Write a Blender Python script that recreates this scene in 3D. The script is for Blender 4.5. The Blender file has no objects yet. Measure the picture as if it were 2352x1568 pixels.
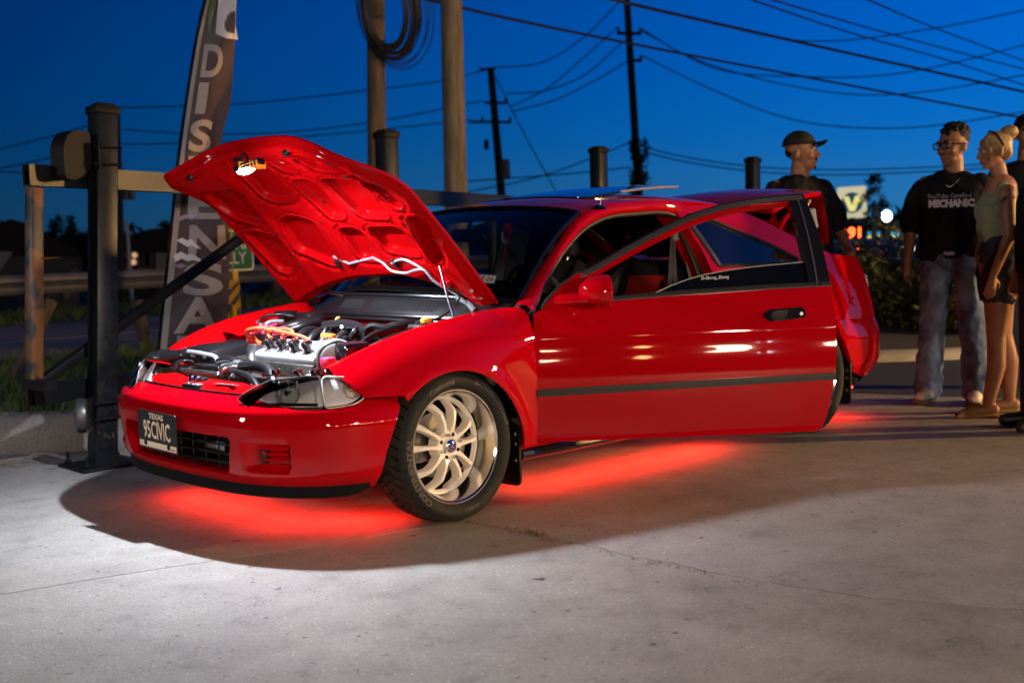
import bpy, bmesh, math, random
import numpy as np
from mathutils import Vector, Matrix, Euler
from mathutils.geometry import delaunay_2d_cdt
random.seed(7); np.random.seed(7)
scene = bpy.context.scene
R_ = math.radians
# ------------------------------------------------------------------ camera
CAM_F = np.array([-0.69716383, -0.71121552, -0.09019466])
CAM_R = np.array([-0.71223064, 0.7014621, -0.02604682])
CAM_U = np.array([-0.08179304, -0.0460805, 0.99558349])
CAM_C = np.array([3.0956, 4.2830, 1.12849])
FPX = 2760.6            # focal length for a picture 2352 wide
cd = bpy.data.cameras.new("camera")
cam = bpy.data.objects.new("camera", cd)
scene.collection.objects.link(cam)
m = Matrix.Identity(4)
for i in range(3):
    m[i][0] = CAM_R[i]; m[i][1] = CAM_U[i]; m[i][2] = -CAM_F[i]; m[i][3] = CAM_C[i]
cam.matrix_world = m
cd.sensor_width = 36.0
cd.lens = 36.0 * FPX / 2352.0
cd.clip_start = 0.05; cd.clip_end = 3000
cd.dof.use_dof = True
cd.dof.focus_distance = 4.75
cd.dof.aperture_fstop = 2.8
scene.camera = cam
# ------------------------------------------------------------------ world: dusk sky
world = bpy.data.worlds.new("World"); scene.world = world
world.use_nodes = True
wn = world.node_tree.nodes; wl = world.node_tree.links
wn.clear()
w_out = wn.new("ShaderNodeOutputWorld"); w_bg = wn.new("ShaderNodeBackground")
# clear dusk sky: an even blue that deepens upwards and away from the afterglow beyond the right edge
AFTERGLOW = Vector((-0.985, 0.174, 0.0))
w_tc = wn.new("ShaderNodeTexCoord"); w_n = wn.new("ShaderNodeVectorMath"); w_n.operation = 'NORMALIZE'
wl.new(w_tc.outputs['Generated'], w_n.inputs[0])
w_sep = wn.new("ShaderNodeSeparateXYZ"); wl.new(w_n.outputs[0], w_sep.inputs[0])
w_ramp = wn.new("ShaderNodeValToRGB"); w_ramp.color_ramp.interpolation = 'B_SPLINE'
els = w_ramp.color_ramp.elements
els[0].position = 0.0; els[0].color = (.030, .200, .440, 1)
els[1].position = 1.0; els[1].color = (.0, .030, .180, 1)
for p_, c_ in ((.03, (.020, .200, .540, 1)), (.07, (.002, .180, .640, 1)), (.13, (.0, .150, .690, 1)), (.22, (.0, .110, .630, 1)), (.45, (.0, .070, .400, 1))):
    e_ = els.new(p_); e_.color = c_
wl.new(w_sep.outputs['Z'], w_ramp.inputs[0])
w_dot = wn.new("ShaderNodeVectorMath"); w_dot.operation = 'DOT_PRODUCT'; w_dot.inputs[1].default_value = AFTERGLOW
wl.new(w_n.outputs[0], w_dot.inputs[0])
w_m1 = wn.new("ShaderNodeMath"); w_m1.operation = 'MULTIPLY_ADD'; w_m1.inputs[1].default_value = .5; w_m1.inputs[2].default_value = .5
wl.new(w_dot.outputs['Value'], w_m1.inputs[0])
w_pw = wn.new("ShaderNodeMath"); w_pw.operation = 'POWER'; w_pw.inputs[1].default_value = 3.3; wl.new(w_m1.outputs[0], w_pw.inputs[0])
w_ad = wn.new("ShaderNodeMath"); w_ad.operation = 'MULTIPLY_ADD'; w_ad.inputs[1].default_value = 1.0; w_ad.inputs[2].default_value = .005
wl.new(w_pw.outputs[0], w_ad.inputs[0])
wl.new(w_ramp.outputs[0], w_bg.inputs['Color']); wl.new(w_ad.outputs[0], w_bg.inputs['Strength'])
wl.new(w_bg.outputs[0], w_out.inputs['Surface'])
scene.view_settings.view_transform = 'Standard'
scene.view_settings.look = 'None'
scene.view_settings.exposure = 0.2
scene.view_settings.gamma = 1.0
scene.view_settings.use_curve_mapping = False
scene.cycles.max_bounces = 8
scene.cycles.transparent_max_bounces = 12
scene.cycles.sample_clamp_indirect = 6.0
scene.cycles.use_denoising = True
try: scene.cycles.denoiser = 'OPENIMAGEDENOISE'
except Exception: pass
# ------------------------------------------------------------------ helpers
def srgb(r, g, b):
    f = lambda c: (c/255.0)/12.92 if c/255.0 <= 0.04045 else (((c/255.0)+0.055)/1.055)**2.4
    return (f(r), f(g), f(b))
def ray(vx, vy): return CAM_F + CAM_R*(vx-1176)/FPX - CAM_U*(vy-784)/FPX
def at(vx, vy, d): return CAM_C + ray(vx, vy)*d
def gnd(vx, vy, z=0.0):
    r = ray(vx, vy); return CAM_C + r*((z-CAM_C[2])/r[2])
def onax(vx, vy, ax, val):
    r = ray(vx, vy); return CAM_C + r*((val-CAM_C[ax])/r[ax])
MATS = {}
def mat(name, col=(.5,.5,.5), rough=.5, metal=0.0, coat=0.0, coat_rough=.03, spec=.5, noise=0.0, nscale=20.0, bump=0.0, bscale=60.0,
        emit=None, estr=0.0, trans=0.0, ior=1.45, alpha=1.0, rvar=0.0, col2=None, stretch=(1,1,1), detail=6.0, sheen=0.0, thr=None, coords='Object'):
    if name in MATS: return MATS[name]
    M = bpy.data.materials.new(name); M.use_nodes = True
    N = M.node_tree.nodes; L = M.node_tree.links
    b = N["Principled BSDF"]
    b.inputs['Base Color'].default_value = (*col, 1)
    b.inputs['Roughness'].default_value = rough
    b.inputs['Metallic'].default_value = metal
    b.inputs['Coat Weight'].default_value = coat
    b.inputs['Coat Roughness'].default_value = coat_rough
    b.inputs['Specular IOR Level'].default_value = spec
    b.inputs['Transmission Weight'].default_value = trans
    b.inputs['IOR'].default_value = ior
    b.inputs['Alpha'].default_value = alpha
    b.inputs['Sheen Weight'].default_value = sheen
    if emit: 
        b.inputs['Emission Color'].default_value = (*emit, 1); b.inputs['Emission Strength'].default_value = estr
    if noise or bump or rvar or col2:
        tc = N.new("ShaderNodeTexCoord"); mp = N.new("ShaderNodeMapping"); mp.inputs['Scale'].default_value = stretch
        L.new(tc.outputs[coords], mp.inputs[0])
    if noise or col2 or rvar:
        t = N.new("ShaderNodeTexNoise"); t.inputs['Scale'].default_value = nscale; t.inputs['Detail'].default_value = detail
        L.new(mp.outputs[0], t.inputs['Vector'])
        r = N.new("ShaderNodeValToRGB")
        lo, hi = thr if thr else (.3, .7)
        r.color_ramp.elements[0].position = lo; r.color_ramp.elements[1].position = hi
        if col2: c1, c2 = col, col2
        else: c1 = tuple(c*(1-noise) for c in col); c2 = tuple(min(1, c*(1+noise)) for c in col)
        r.color_ramp.elements[0].color = (*c1, 1); r.color_ramp.elements[1].color = (*c2, 1)
        L.new(t.outputs['Fac'], r.inputs[0])
        if noise or col2: L.new(r.outputs[0], b.inputs['Base Color'])
        if rvar:
            mr = N.new("ShaderNodeMapRange"); mr.inputs['To Min'].default_value = max(0, rough-rvar); mr.inputs['To Max'].default_value = min(1, rough+rvar)
            L.new(t.outputs['Fac'], mr.inputs['Value']); L.new(mr.outputs[0], b.inputs['Roughness'])
    if bump:
        t2 = N.new("ShaderNodeTexNoise"); t2.inputs['Scale'].default_value = bscale; t2.inputs['Detail'].default_value = 5
        L.new(mp.outputs[0], t2.inputs['Vector'])
        bn = N.new("ShaderNodeBump"); bn.inputs['Strength'].default_value = bump; bn.inputs['Distance'].default_value = 0.01
        L.new(t2.outputs['Fac'], bn.inputs['Height']); L.new(bn.outputs[0], b.inputs['Normal'])
    MATS[name] = M; return M
def glass_mat(name, tint, refl=1.0, rough=.0, ior=1.5):
    """thin pane: passes light with a tint, mirrors by its angle"""
    M = bpy.data.materials.new(name); M.use_nodes = True; N = M.node_tree.nodes; L = M.node_tree.links; N.clear()
    o = N.new('ShaderNodeOutputMaterial'); mx = N.new('ShaderNodeMixShader'); tr = N.new('ShaderNodeBsdfTransparent'); gl = N.new('ShaderNodeBsdfGlossy'); fr = N.new('ShaderNodeFresnel'); mu = N.new('ShaderNodeMath'); mu.operation = 'MULTIPLY'
    tr.inputs[0].default_value = (*tint, 1); gl.inputs['Roughness'].default_value = rough; fr.inputs['IOR'].default_value = ior; mu.inputs[1].default_value = refl
    L.new(fr.outputs[0], mu.inputs[0]); L.new(mu.outputs[0], mx.inputs[0]); L.new(tr.outputs[0], mx.inputs[1]); L.new(gl.outputs[0], mx.inputs[2]); L.new(mx.outputs[0], o.inputs[0])
    MATS[name] = M; return M
def link(o, parent=None):
    scene.collection.objects.link(o)
    if parent is not None:
        o.parent = parent
        if parent.type == 'EMPTY' and not parent.get('_loc'):
            o.matrix_parent_inverse = Matrix.Translation(parent.location).inverted()
    return o
def tag(o, label, cat, group=None, kind=None):
    if label: o['label'] = label
    if cat: o['category'] = cat
    if group: o['group'] = group
    if kind: o['kind'] = kind
    return o
def thing(name, label, cat, loc=(0,0,0), group=None):
    o = bpy.data.objects.new(name, None); o.empty_display_size = .2
    o.location = Vector([float(c) for c in loc]); scene.collection.objects.link(o)
    return tag(o, label, cat, group)
def mk(name, verts, faces, material, parent=None, smooth=True, normals=None, sharp=None):
    me = bpy.data.meshes.new(name)
    me.from_pydata([tuple(float(c) for c in v) for v in verts], [], [list(map(int, f)) for f in faces])
    mats = material if isinstance(material, (list, tuple)) else [material]
    for x in mats: me.materials.append(x)
    if smooth:
        me.polygons.foreach_set('use_smooth', [True]*len(me.polygons))
        if normals is None and sharp is not None:
            me.set_sharp_from_angle(angle=R_(sharp))
    if normals is not None:
        me.normals_split_custom_set_from_vertices([tuple(float(c) for c in n) for n in normals])
    me.update()
    return link(bpy.data.objects.new(name, me), parent)
class MB:
    """collects shapes for ONE mesh"""
    def __init__(s): s.v = []; s.f = []
    def add(s, vs, fs):
        o = len(s.v); s.v += [tuple(map(float, v)) for v in vs]; s.f += [tuple(o+i for i in f) for f in fs]; return s
    def box(s, c, size, rot=None, bev=0.0, taper=None):
        hx, hy, hz = [q/2 for q in size]
        if bev <= 0:
            P = [(x, y, z) for z in (-hz, hz) for x, y in ((-hx,-hy),(hx,-hy),(hx,hy),(-hx,hy))]
            F = [(3,2,1,0),(4,5,6,7),(0,1,5,4),(1,2,6,5),(2,3,7,6),(3,0,4,7)]
        else:
            b = min(bev, hx*.95, hy*.95, hz*.95); P = []; F = []
            sect = []
            for k in range(4):
                cx, cy = [(hx-b, hy-b), (-hx+b, hy-b), (-hx+b, -hy+b), (hx-b, -hy+b)][k]
                for j in range(3):
                    a = math.pi/2*k + math.pi/4*j; sect.append((cx, cy, math.cos(a), math.sin(a)))
            n = len(sect)
            rings = [(-hz, 0.0), (-hz+b*.3, .7), (-hz+b, 1.0), (hz-b, 1.0), (hz-b*.3, .7), (hz, 0.0)]
            for z, k in rings:
                for cx, cy, ca, sa in sect: P.append((cx+ca*b*k, cy+sa*b*k, z))
            for r in range(len(rings)-1):
                for i in range(n):
                    F.append((r*n+i, r*n+(i+1) % n, (r+1)*n+(i+1) % n, (r+1)*n+i))
            F.append(tuple(range(n-1, -1, -1))); F.append(tuple((len(rings)-1)*n+i for i in range(n)))
        P = np.array(P, float)
        if taper: P[:, 0] *= np.where(P[:, 2] > 0, taper, 1); P[:, 1] *= np.where(P[:, 2] > 0, taper, 1)
        if rot is not None: P = P @ np.array(rot).T
        return s.add(P + np.array(c, float), F)
    def tube(s, pts, r, n=8, caps=True, closed=False):
        pts = [np.array(p, float) for p in pts]; m_ = len(pts)
        rs = r if isinstance(r, (list, tuple, np.ndarray)) else [r]*m_
        up = np.array([0, 0, 1.0]); V = []; prev = None
        for i in range(m_):
            if closed: t = pts[(i+1) % m_]-pts[i-1]
            else: t = pts[min(i+1, m_-1)]-pts[max(i-1, 0)]
            t = t/(np.linalg.norm(t)+1e-12)
            if prev is None:
                a = up if abs(t[2]) < .9 else np.array([1.0, 0, 0])
                e1 = np.cross(t, a); e1 /= np.linalg.norm(e1)
            else:
                e1 = prev-t*(prev@t); e1 /= (np.linalg.norm(e1)+1e-12)
            prev = e1; e2 = np.cross(t, e1)
            for k in range(n):
                a = 2*math.pi*k/n; V.append(pts[i]+rs[i]*(math.cos(a)*e1+math.sin(a)*e2))
        F = []
        for i in range(m_ if closed else m_-1):
            j = (i+1) % m_
            for k in range(n):
                k2 = (k+1) % n; F.append((i*n+k, i*n+k2, j*n+k2, j*n+k))
        if caps and not closed:
            F.append(tuple(range(n-1, -1, -1))); F.append(tuple((m_-1)*n+k for k in range(n)))
        return s.add(V, F)
    def lathe(s, prof, n=32, M=None, c=(0,0,0), cap=False):
        """prof: (radius, height) along local z; M 3x3 turns local to world"""
        V = []; F = []; m_ = len(prof)
        for k in range(n):
            a = 2*math.pi*k/n
            for r, h in prof: V.append((r*math.cos(a), r*math.sin(a), h))
        for k in range(n):
            k2 = (k+1) % n
            for i in range(m_-1): F.append((k*m_+i, k2*m_+i, k2*m_+i+1, k*m_+i+1))
        V = np.array(V)
        if M is not None: V = V @ np.array(M).T
        return s.add(V+np.array(c, float), F)
    def grid(s, fn, nu, nv, flip=False):
        V = [fn(i/nu, j/nv) for i in range(nu+1) for j in range(nv+1)]
        F = []
        for i in range(nu):
            for j in range(nv):
                a = i*(nv+1)+j; q = (a, a+nv+1, a+nv+2, a+1); F.append(q[::-1] if flip else q)
        return s.add(V, F)
    def prism(s, poly, z0, z1, M=None, c=(0,0,0)):
        """polygon (x,y) pushed from z0 to z1; convex or simple polygon"""
        n = len(poly); V = [(x, y, z0) for x, y in poly]+[(x, y, z1) for x, y in poly]
        F = [tuple(range(n-1, -1, -1)), tuple(range(n, 2*n))]+[(i, (i+1) % n, n+(i+1) % n, n+i) for i in range(n)]
        V = np.array(V, float)
        if M is not None: V = V @ np.array(M).T
        return s.add(V+np.array(c, float), F)
    def build(s, name, material, parent=None, smooth=True, sharp=35):
        return mk(name, s.v, s.f, material, parent, smooth, None, sharp)
def frame(z, x=None):
    """3x3 matrix whose third column is z"""
    z = np.array(z, float); z /= np.linalg.norm(z)
    a = np.array(x if x is not None else ((0,0,1) if abs(z[2]) < .9 else (1,0,0)), float)
    x_ = a-z*(a@z); x_ /= np.linalg.norm(x_); y_ = np.cross(z, x_)
    return np.stack([x_, y_, z], 1)
def spl(xs, ys):
    """smooth interpolation through points (increasing xs)"""
    xs = list(map(float, xs)); ys = [np.array(y, float) if not np.isscalar(y) else float(y) for y in ys]
    if xs[0] > xs[-1]: xs = xs[::-1]; ys = ys[::-1]
    n = len(xs); d = [(ys[i+1]-ys[i])/(xs[i+1]-xs[i]) for i in range(n-1)]
    t = [d[0]]+[(d[i-1]*(xs[i+1]-xs[i])+d[i]*(xs[i]-xs[i-1]))/(xs[i+1]-xs[i-1]) for i in range(1, n-1)]+[d[-1]]
    def f(x):
        if x <= xs[0]: return ys[0]+t[0]*(x-xs[0])
        if x >= xs[-1]: return ys[-1]+t[-1]*(x-xs[-1])
        lo, hi = 0, n-1
        while hi-lo > 1:
            md = (lo+hi)//2
            if xs[md] <= x: lo = md
            else: hi = md
        h = xs[lo+1]-xs[lo]; u = (x-xs[lo])/h
        return ys[lo]*(2*u**3-3*u*u+1)+t[lo]*h*(u**3-2*u*u+u)+ys[lo+1]*(-2*u**3+3*u*u)+t[lo+1]*h*(u**3-u*u)
    return f
def curve(pts, n):
    """smooth 3D polyline through pts, n+1 samples by chord length"""
    P = [np.array(p, float) for p in pts]; L = [0]
    for i in range(1, len(P)): L.append(L[-1]+np.linalg.norm(P[i]-P[i-1])+1e-9)
    f = spl(L, P); return [f(L[-1]*i/n) for i in range(n+1)]
def smoothstep(a, b, x):
    t = min(1, max(0, (x-a)/(b-a))); return t*t*(3-2*t)
def inpoly(P, poly):
    x, y = P[:, 0], P[:, 1]; c = np.zeros(len(P), bool); n = len(poly)
    for i in range(n):
        x1, y1 = poly[i]; x2, y2 = poly[(i+1) % n]
        if y1 == y2: continue
        k = ((y1 > y) != (y2 > y)) & (x < (x2-x1)*(y-y1)/(y2-y1)+x1); c ^= k
    return c
def resample(poly, step):
    out = []
    for i in range(len(poly)):
        a = np.array(poly[i], float); b = np.array(poly[(i+1) % len(poly)], float)
        n = max(1, int(math.ceil(np.linalg.norm(b-a)/step)))
        for k in range(n): out.append(a+(b-a)*k/n)
    return np.array(out)
def round_poly(poly, r, n=4):
    """polygon with rounded corners"""
    out = []; N = len(poly)
    for i in range(N):
        p0, p, p1 = [np.array(poly[(i+k) % N], float) for k in (-1, 0, 1)]
        a = (p0-p); b = (p1-p); la, lb = np.linalg.norm(a), np.linalg.norm(b)
        d = min(r, la*.45, lb*.45); A = p+a/la*d; B = p+b/lb*d
        for k in range(n+1):
            t = k/n; out.append(tuple(A*(1-t)**2+p*2*t*(1-t)+B*t*t))
    return out
def triangulate(outline, holes, step, cons=()):
    loops = [resample(outline, step)]+[resample(h, step) for h in holes]
    cl_ = [resample(c, step) for c in cons]
    allb = np.concatenate(loops+cl_)
    lo = allb.min(0); hi = allb.max(0)
    gx = np.arange(lo[0]+step*.5, hi[0], step); gy = np.arange(lo[1]+step*.5, hi[1], step)
    G = np.array([(x+(step*.5 if j % 2 else 0), y) for j, y in enumerate(gy) for x in gx]) if len(gx) and len(gy) else np.zeros((0, 2))
    if len(G):
        k = inpoly(G, loops[0])
        for h in loops[1:]: k &= ~inpoly(G, h)
        G = G[k]
        if len(G):
            dm = np.full(len(G), 1e9)
            for b in allb: dm = np.minimum(dm, (G[:, 0]-b[0])**2+(G[:, 1]-b[1])**2)
            G = G[dm > (step*.55)**2]
    E = []; o = 0
    for l in loops+cl_:
        n = len(l); E += [(o+i, o+(i+1) % n) for i in range(n)]; o += n
    P = np.concatenate([allb, G]) if len(G) else allb
    v, e, f, *_ = delaunay_2d_cdt([Vector((float(a), float(b))) for a, b in P], E, [], 0, 1e-7)
    V = np.array([(q[0], q[1]) for q in v]); F = np.array([list(t) for t in f if len(t) == 3])
    c = V[F].mean(1); k = inpoly(c, loops[0])
    for h in loops[1:]: k &= ~inpoly(c, h)
    return V, F[k], loops
CARREF = np.array([-1.3, 0, .45])
def panel(name, outline, fn, material, parent, step=.03, holes=(), th=.012, ref=None, invert=False, back=True, eps=.003, tx=None, cons=()):
    """sheet-metal panel: outline (and holes) in the 2D space of fn, exact normals, folded edges and a back face.
    tx: rigid transform of points applied at the end (rotation matrix, offset)"""
    V, F, loops = triangulate(outline, list(holes), step, cons)
    P = np.array([fn(*q) for q in V], float)
    def nrm(q):
        a = np.array(fn(q[0]+eps, q[1]), float)-np.array(fn(q[0]-eps, q[1]), float)
        b = np.array(fn(q[0], q[1]+eps), float)-np.array(fn(q[0], q[1]-eps), float)
        n = np.cross(a, b); return n/(np.linalg.norm(n)+1e-12)
    Nn = np.array([nrm(q) for q in V])
    rf = CARREF if ref is None else np.array(ref, float)
    sg = 1.0 if ((Nn*(P-rf)).sum()) > 0 else -1.0
    if invert: sg = -sg
    Nn *= sg
    tri = P[F]; fnm = np.cross(tri[:, 1]-tri[:, 0], tri[:, 2]-tri[:, 0])
    fl = (fnm*Nn[F].mean(1)).sum(1) < 0
    F = F.copy(); F[fl] = F[fl][:, ::-1]
    vs = list(P); fs = [tuple(t) for t in F]; ns = list(Nn)
    if th > 0:
        for lp in loops:
            n = len(lp); o = len(vs)
            B = np.array([fn(*q) for q in lp], float); NB = np.array([nrm(q) for q in lp])*sg
            vs += list(B)+list(B-NB*th); ns += [(0, 0, 0)]*(2*n)
            for i in range(n):
                j = (i+1) % n; fs.append((o+i, o+j, o+n+j, o+n+i))
        if back:
            o = len(vs); vs += list(P-Nn*th); ns += list(-Nn); fs += [tuple(o+k for k in t[::-1]) for t in F]
    vs = np.array(vs, float); ns = np.array(ns, float)
    if tx is not None:
        M, off = tx; vs = vs @ M.T+off; ns = ns @ M.T
    return mk(name, vs, fs, material, parent, True, ns)
def loft(name, curves, material, parent, n=24, flip=False, closed=False, smooth=True, th=0):
    C = [curve(c, n) for c in curves]; V = [p for c in C for p in c]; F = []
    for i in range(len(C)-1):
        for k in range(n):
            q = (i*(n+1)+k, i*(n+1)+k+1, (i+1)*(n+1)+k+1, (i+1)*(n+1)+k); F.append(q[::-1] if flip else q)
    return mk(name, V, F, material, parent, smooth)
def text_verts(s, size=1.0, ext=0.0, bold=0.0, align='CENTER', xs=1.0, res=2):
    c = bpy.data.curves.new("t", 'FONT'); c.body = s; c.size = size; c.extrude = ext; c.align_x = align; c.align_y = 'CENTER'; c.offset = bold; c.resolution_u = res
    o = bpy.data.objects.new("t", c); scene.collection.objects.link(o)
    dg = bpy.context.evaluated_depsgraph_get(); me = o.evaluated_get(dg).to_mesh()
    V = np.array([v.co[:] for v in me.vertices]); F = [tuple(p.vertices) for p in me.polygons]
    o.evaluated_get(dg).to_mesh_clear(); bpy.data.objects.remove(o); bpy.data.curves.remove(c)
    V[:, 0] *= xs
    return V, F
# ------------------------------------------------------------------ lamps of the place and one added fill lamp (fixtures stand behind and beside the camera)
WORK_W = 128; GLOW_W = 8; KEY_W = 125; DOME_E = 550
POLEM = mat('lamp_pole_paint', (.05, .05, .05), rough=.5)
def lot_lamp(name, label, foot, head, aim, watt, col, size=.7):
    foot = np.array(foot, float); head = np.array(head, float)
    t = thing(name, label, 'lamp post', foot)
    mb = MB(); mb.tube([foot, (foot[0], foot[1], head[2]+.15)], [.09, .06], n=10); mb.build('post', POLEM, t)
    d = np.array(aim, float)-head; d /= np.linalg.norm(d); M3 = frame(d)
    mb = MB(); mb.tube([(foot[0], foot[1], head[2]+.1), head-d*.08], .035, n=8); mb.build('arm', POLEM, t)
    mb = MB(); mb.box(head-d*.06, (size*1.1, size*.8, .10), rot=M3, bev=.02); mb.build('lamp_head', POLEM, t)
    mb = MB(); mb.box(head+d*.0, (size, size*.7, .012), rot=M3); mb.build('lamp_lens', mat(name+'_lens', (1, 1, 1), emit=col, estr=watt/(math.pi*size*size*.7)*.9), t)
    l = bpy.data.lights.new(name+'_light', 'AREA'); l.shape = 'RECTANGLE'; l.size = size; l.size_y = size*.7; l.energy = watt; l.color = col
    o = bpy.data.objects.new(name+'_light', l); scene.collection.objects.link(o)
    Mx = Matrix.Identity(4); c = np.stack([M3[:, 0], -M3[:, 1], -M3[:, 2]], 1)
    for i in range(3):
        for j in range(3): Mx[i][j] = c[i, j]
        Mx[i][3] = (head+d*.02)[i]
    o.matrix_world = Mx; o.parent = t; o.matrix_parent_inverse = Matrix.Translation(t.location).inverted()
WARM = (1.0, .74, .50)
lot_lamp('lot_lamp', 'parking lot lamp post behind the camera', (8.2, 12.0, 0), (7.7, 11.4, 2.7), (-1.2, .8, .4), KEY_W, WARM)
lot_lamp('lot_lamp', 'added lamp post behind the camera, put there to brighten the open door', (2.0, 14.2, 0), (2.3, 13.5, 2.4), (-1.2, .8, .5), 470, WARM)  # added fill lamp that brightens the open door
lot_lamp('side_lamp', 'amber lamp post beside the onlookers', (-10.5, 8.6, 0), (-9.9, 8.0, 2.5), (-3.8, 1.2, .8), 700, (1.0, .58, .20), .5)
lot_lamp('street_lamp', 'white street lamp beyond the left kerb', (9.6, -4.6, 0), (9.0, -4.0, 2.8), (.4, -1.4, 1.0), 120, (.90, .93, 1.0), .5)
# shop front behind the camera: row of lit wall lamps that mirror in the door
shop = thing('shop_front', 'long low shop front with a row of wall lamps behind the camera', 'building', (2, 24, 0))
mb = MB(); mb.box((2, 25.5, 2.3), (34, 3, 4.6)); mb.build('wall', mat('shop_wall', (.16, .13, .11), rough=.8, noise=.2, nscale=2), shop, smooth=False)
mb = MB(); mb.box((2, 23.6, 4.3), (34.4, 1.2, .25)); mb.build('canopy', mat('shop_canopy', (.05, .05, .05), rough=.6), shop, smooth=False)
ORNG = (1.0, .50, .18); COOL = (.80, .88, 1.0)
for i, (x, z, w_, h_, e_, c_) in enumerate(((-9.6, 3.0, 1.1, .22, 30, WARM), (-7.9, 2.6, .35, .3, 26, ORNG), (-5.6, 3.1, 1.3, .22, 34, WARM), (-4.2, 2.5, .5, .3, 20, ORNG), (-2.2, 2.9, .9, .18, 30, COOL), (-.6, 3.4, .4, .3, 34, WARM), (.9, 2.7, 1.3, .20, 34, WARM), (2.6, 3.2, .6, .3, 34, WARM), (4.4, 2.6, .4, .25, 20, COOL), (5.4, 3.1, 1.2, .2, 36, WARM), (7.8, 2.8, .5, .35, 22, ORNG), (11.0, 3.0, 1.4, .25, 30, WARM), (14.5, 3.2, .8, .3, 28, WARM))):
    mb = MB(); V_ = []; 
    mb.lathe([(.001, .5), (.25, .43), (.43, .25), (.5, 0), (.43, -.25), (.25, -.43), (.001, -.5)], 20, None, (0, 0, 0)); mb.v = [(x+v[0]*w_, 23.85+v[1]*.2, z+v[2]*h_*1.5) for v in mb.v]
    mb.build('wall_lamp', mat('wall_lamp%d' % i, (1, 1, 1), emit=c_, estr=e_*1.9), shop)
# ------------------------------------------------------------------ ground
def gz(x, y):
    d = math.hypot(x+1, y-3); z = -3.6*smoothstep(17, 48, d)
    if y > -15 and x > -9: z = max(z, -3.6*smoothstep(20, 60, d)*.5)
    return z
EARTH = mat('earth', (.030, .036, .018), rough=.95, noise=.5, nscale=3, bump=.4, bscale=12)
mb = MB()
def gfn(a, b):
    r = 900*a**3; t = 2*math.pi*b; x, y = -1+r*math.cos(t), 3+r*math.sin(t); return (x, y, gz(x, y)-.03)
mb.grid(gfn, 60, 72); tag(mb.build('ground', EARTH), None, None, kind='structure')
def concrete(name, base, seed):
    M = bpy.data.materials.new(name); M.use_nodes = True; N = M.node_tree.nodes; L = M.node_tree.links; b = N['Principled BSDF']
    tc = N.new('ShaderNodeTexCoord'); mp = N.new('ShaderNodeMapping'); mp.inputs['Location'].default_value = (seed*3.1, seed*1.7, 0); L.new(tc.outputs['Object'], mp.inputs[0])
    def noise(sc, det, rough=.6):
        t = N.new('ShaderNodeTexNoise'); t.inputs['Scale'].default_value = sc; t.inputs['Detail'].default_value = det; t.inputs['Roughness'].default_value = rough; L.new(mp.outputs[0], t.inputs['Vector']); return t
    def ramp(src, stops):
        r = N.new('ShaderNodeValToRGB'); e = r.color_ramp.elements
        e[0].position, e[0].color = stops[0][0], (*[stops[0][1]]*3, 1); e[1].position, e[1].color = stops[-1][0], (*[stops[-1][1]]*3, 1)
        for p, v in stops[1:-1]: k = e.new(p); k.color = (v, v, v, 1)
        L.new(src, r.inputs[0]); return r.outputs[0]
    def mul(a, b_):
        m_ = N.new('ShaderNodeMix'); m_.data_type = 'RGBA'; m_.blend_type = 'MULTIPLY'; m_.inputs[0].default_value = 1.0; L.new(a, m_.inputs[6]); L.new(b_, m_.inputs[7]); return m_.outputs[2]
    big = ramp(noise(.8, 5).outputs['Fac'], ((.3, .62), (.5, .95), (.7, 1.2)))
    mid = ramp(noise(6, 6, .7).outputs['Fac'], ((.25, .60), (.45, 1.0), (.75, 1.22)))
    fine = ramp(noise(70, 4, .7).outputs['Fac'], ((.26, .30), (.42, .92), (.6, 1.0), (.76, 1.6)))
    spots = ramp(noise(23, 3, .5).outputs['Fac'], ((.26, .25), (.33, 1.0), (1.0, 1.0)))
    vo = N.new('ShaderNodeTexVoronoi'); vo.inputs['Scale'].default_value = 42; L.new(mp.outputs[0], vo.inputs['Vector'])
    agg = ramp(vo.outputs['Distance'], ((.06, 2.3), (.14, 1.0), (1.0, 1.0)))
    rgb = N.new('ShaderNodeRGB'); rgb.outputs[0].default_value = (*base, 1)
    c = rgb.outputs[0]
    for k in (big, mid, fine, spots, agg): c = mul(c, k)
    L.new(c, b.inputs['Base Color'])
    rr = N.new('ShaderNodeMapRange'); rr.inputs['To Min'].default_value = .45; rr.inputs['To Max'].default_value = .85; L.new(noise(4, 5).outputs['Fac'], rr.inputs['Value']); L.new(rr.outputs[0], b.inputs['Roughness'])
    bn = N.new('ShaderNodeBump'); bn.inputs['Strength'].default_value = .8; bn.inputs['Distance'].default_value = .006
    ad = N.new('ShaderNodeMath'); ad.operation = 'ADD'; L.new(noise(60, 6, .75).outputs['Fac'], ad.inputs[0]); L.new(noise(300, 3).outputs['Fac'], ad.inputs[1]); L.new(ad.outputs[0], bn.inputs['Height']); L.new(bn.outputs[0], b.inputs['Normal'])
    MATS[name] = M; return M
CON = [concrete('concrete_a', (.28, .262, .24), 1), concrete('concrete_b', (.255, .242, .232), 2), concrete('concrete_c', (.27, .25, .225), 3)]
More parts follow.
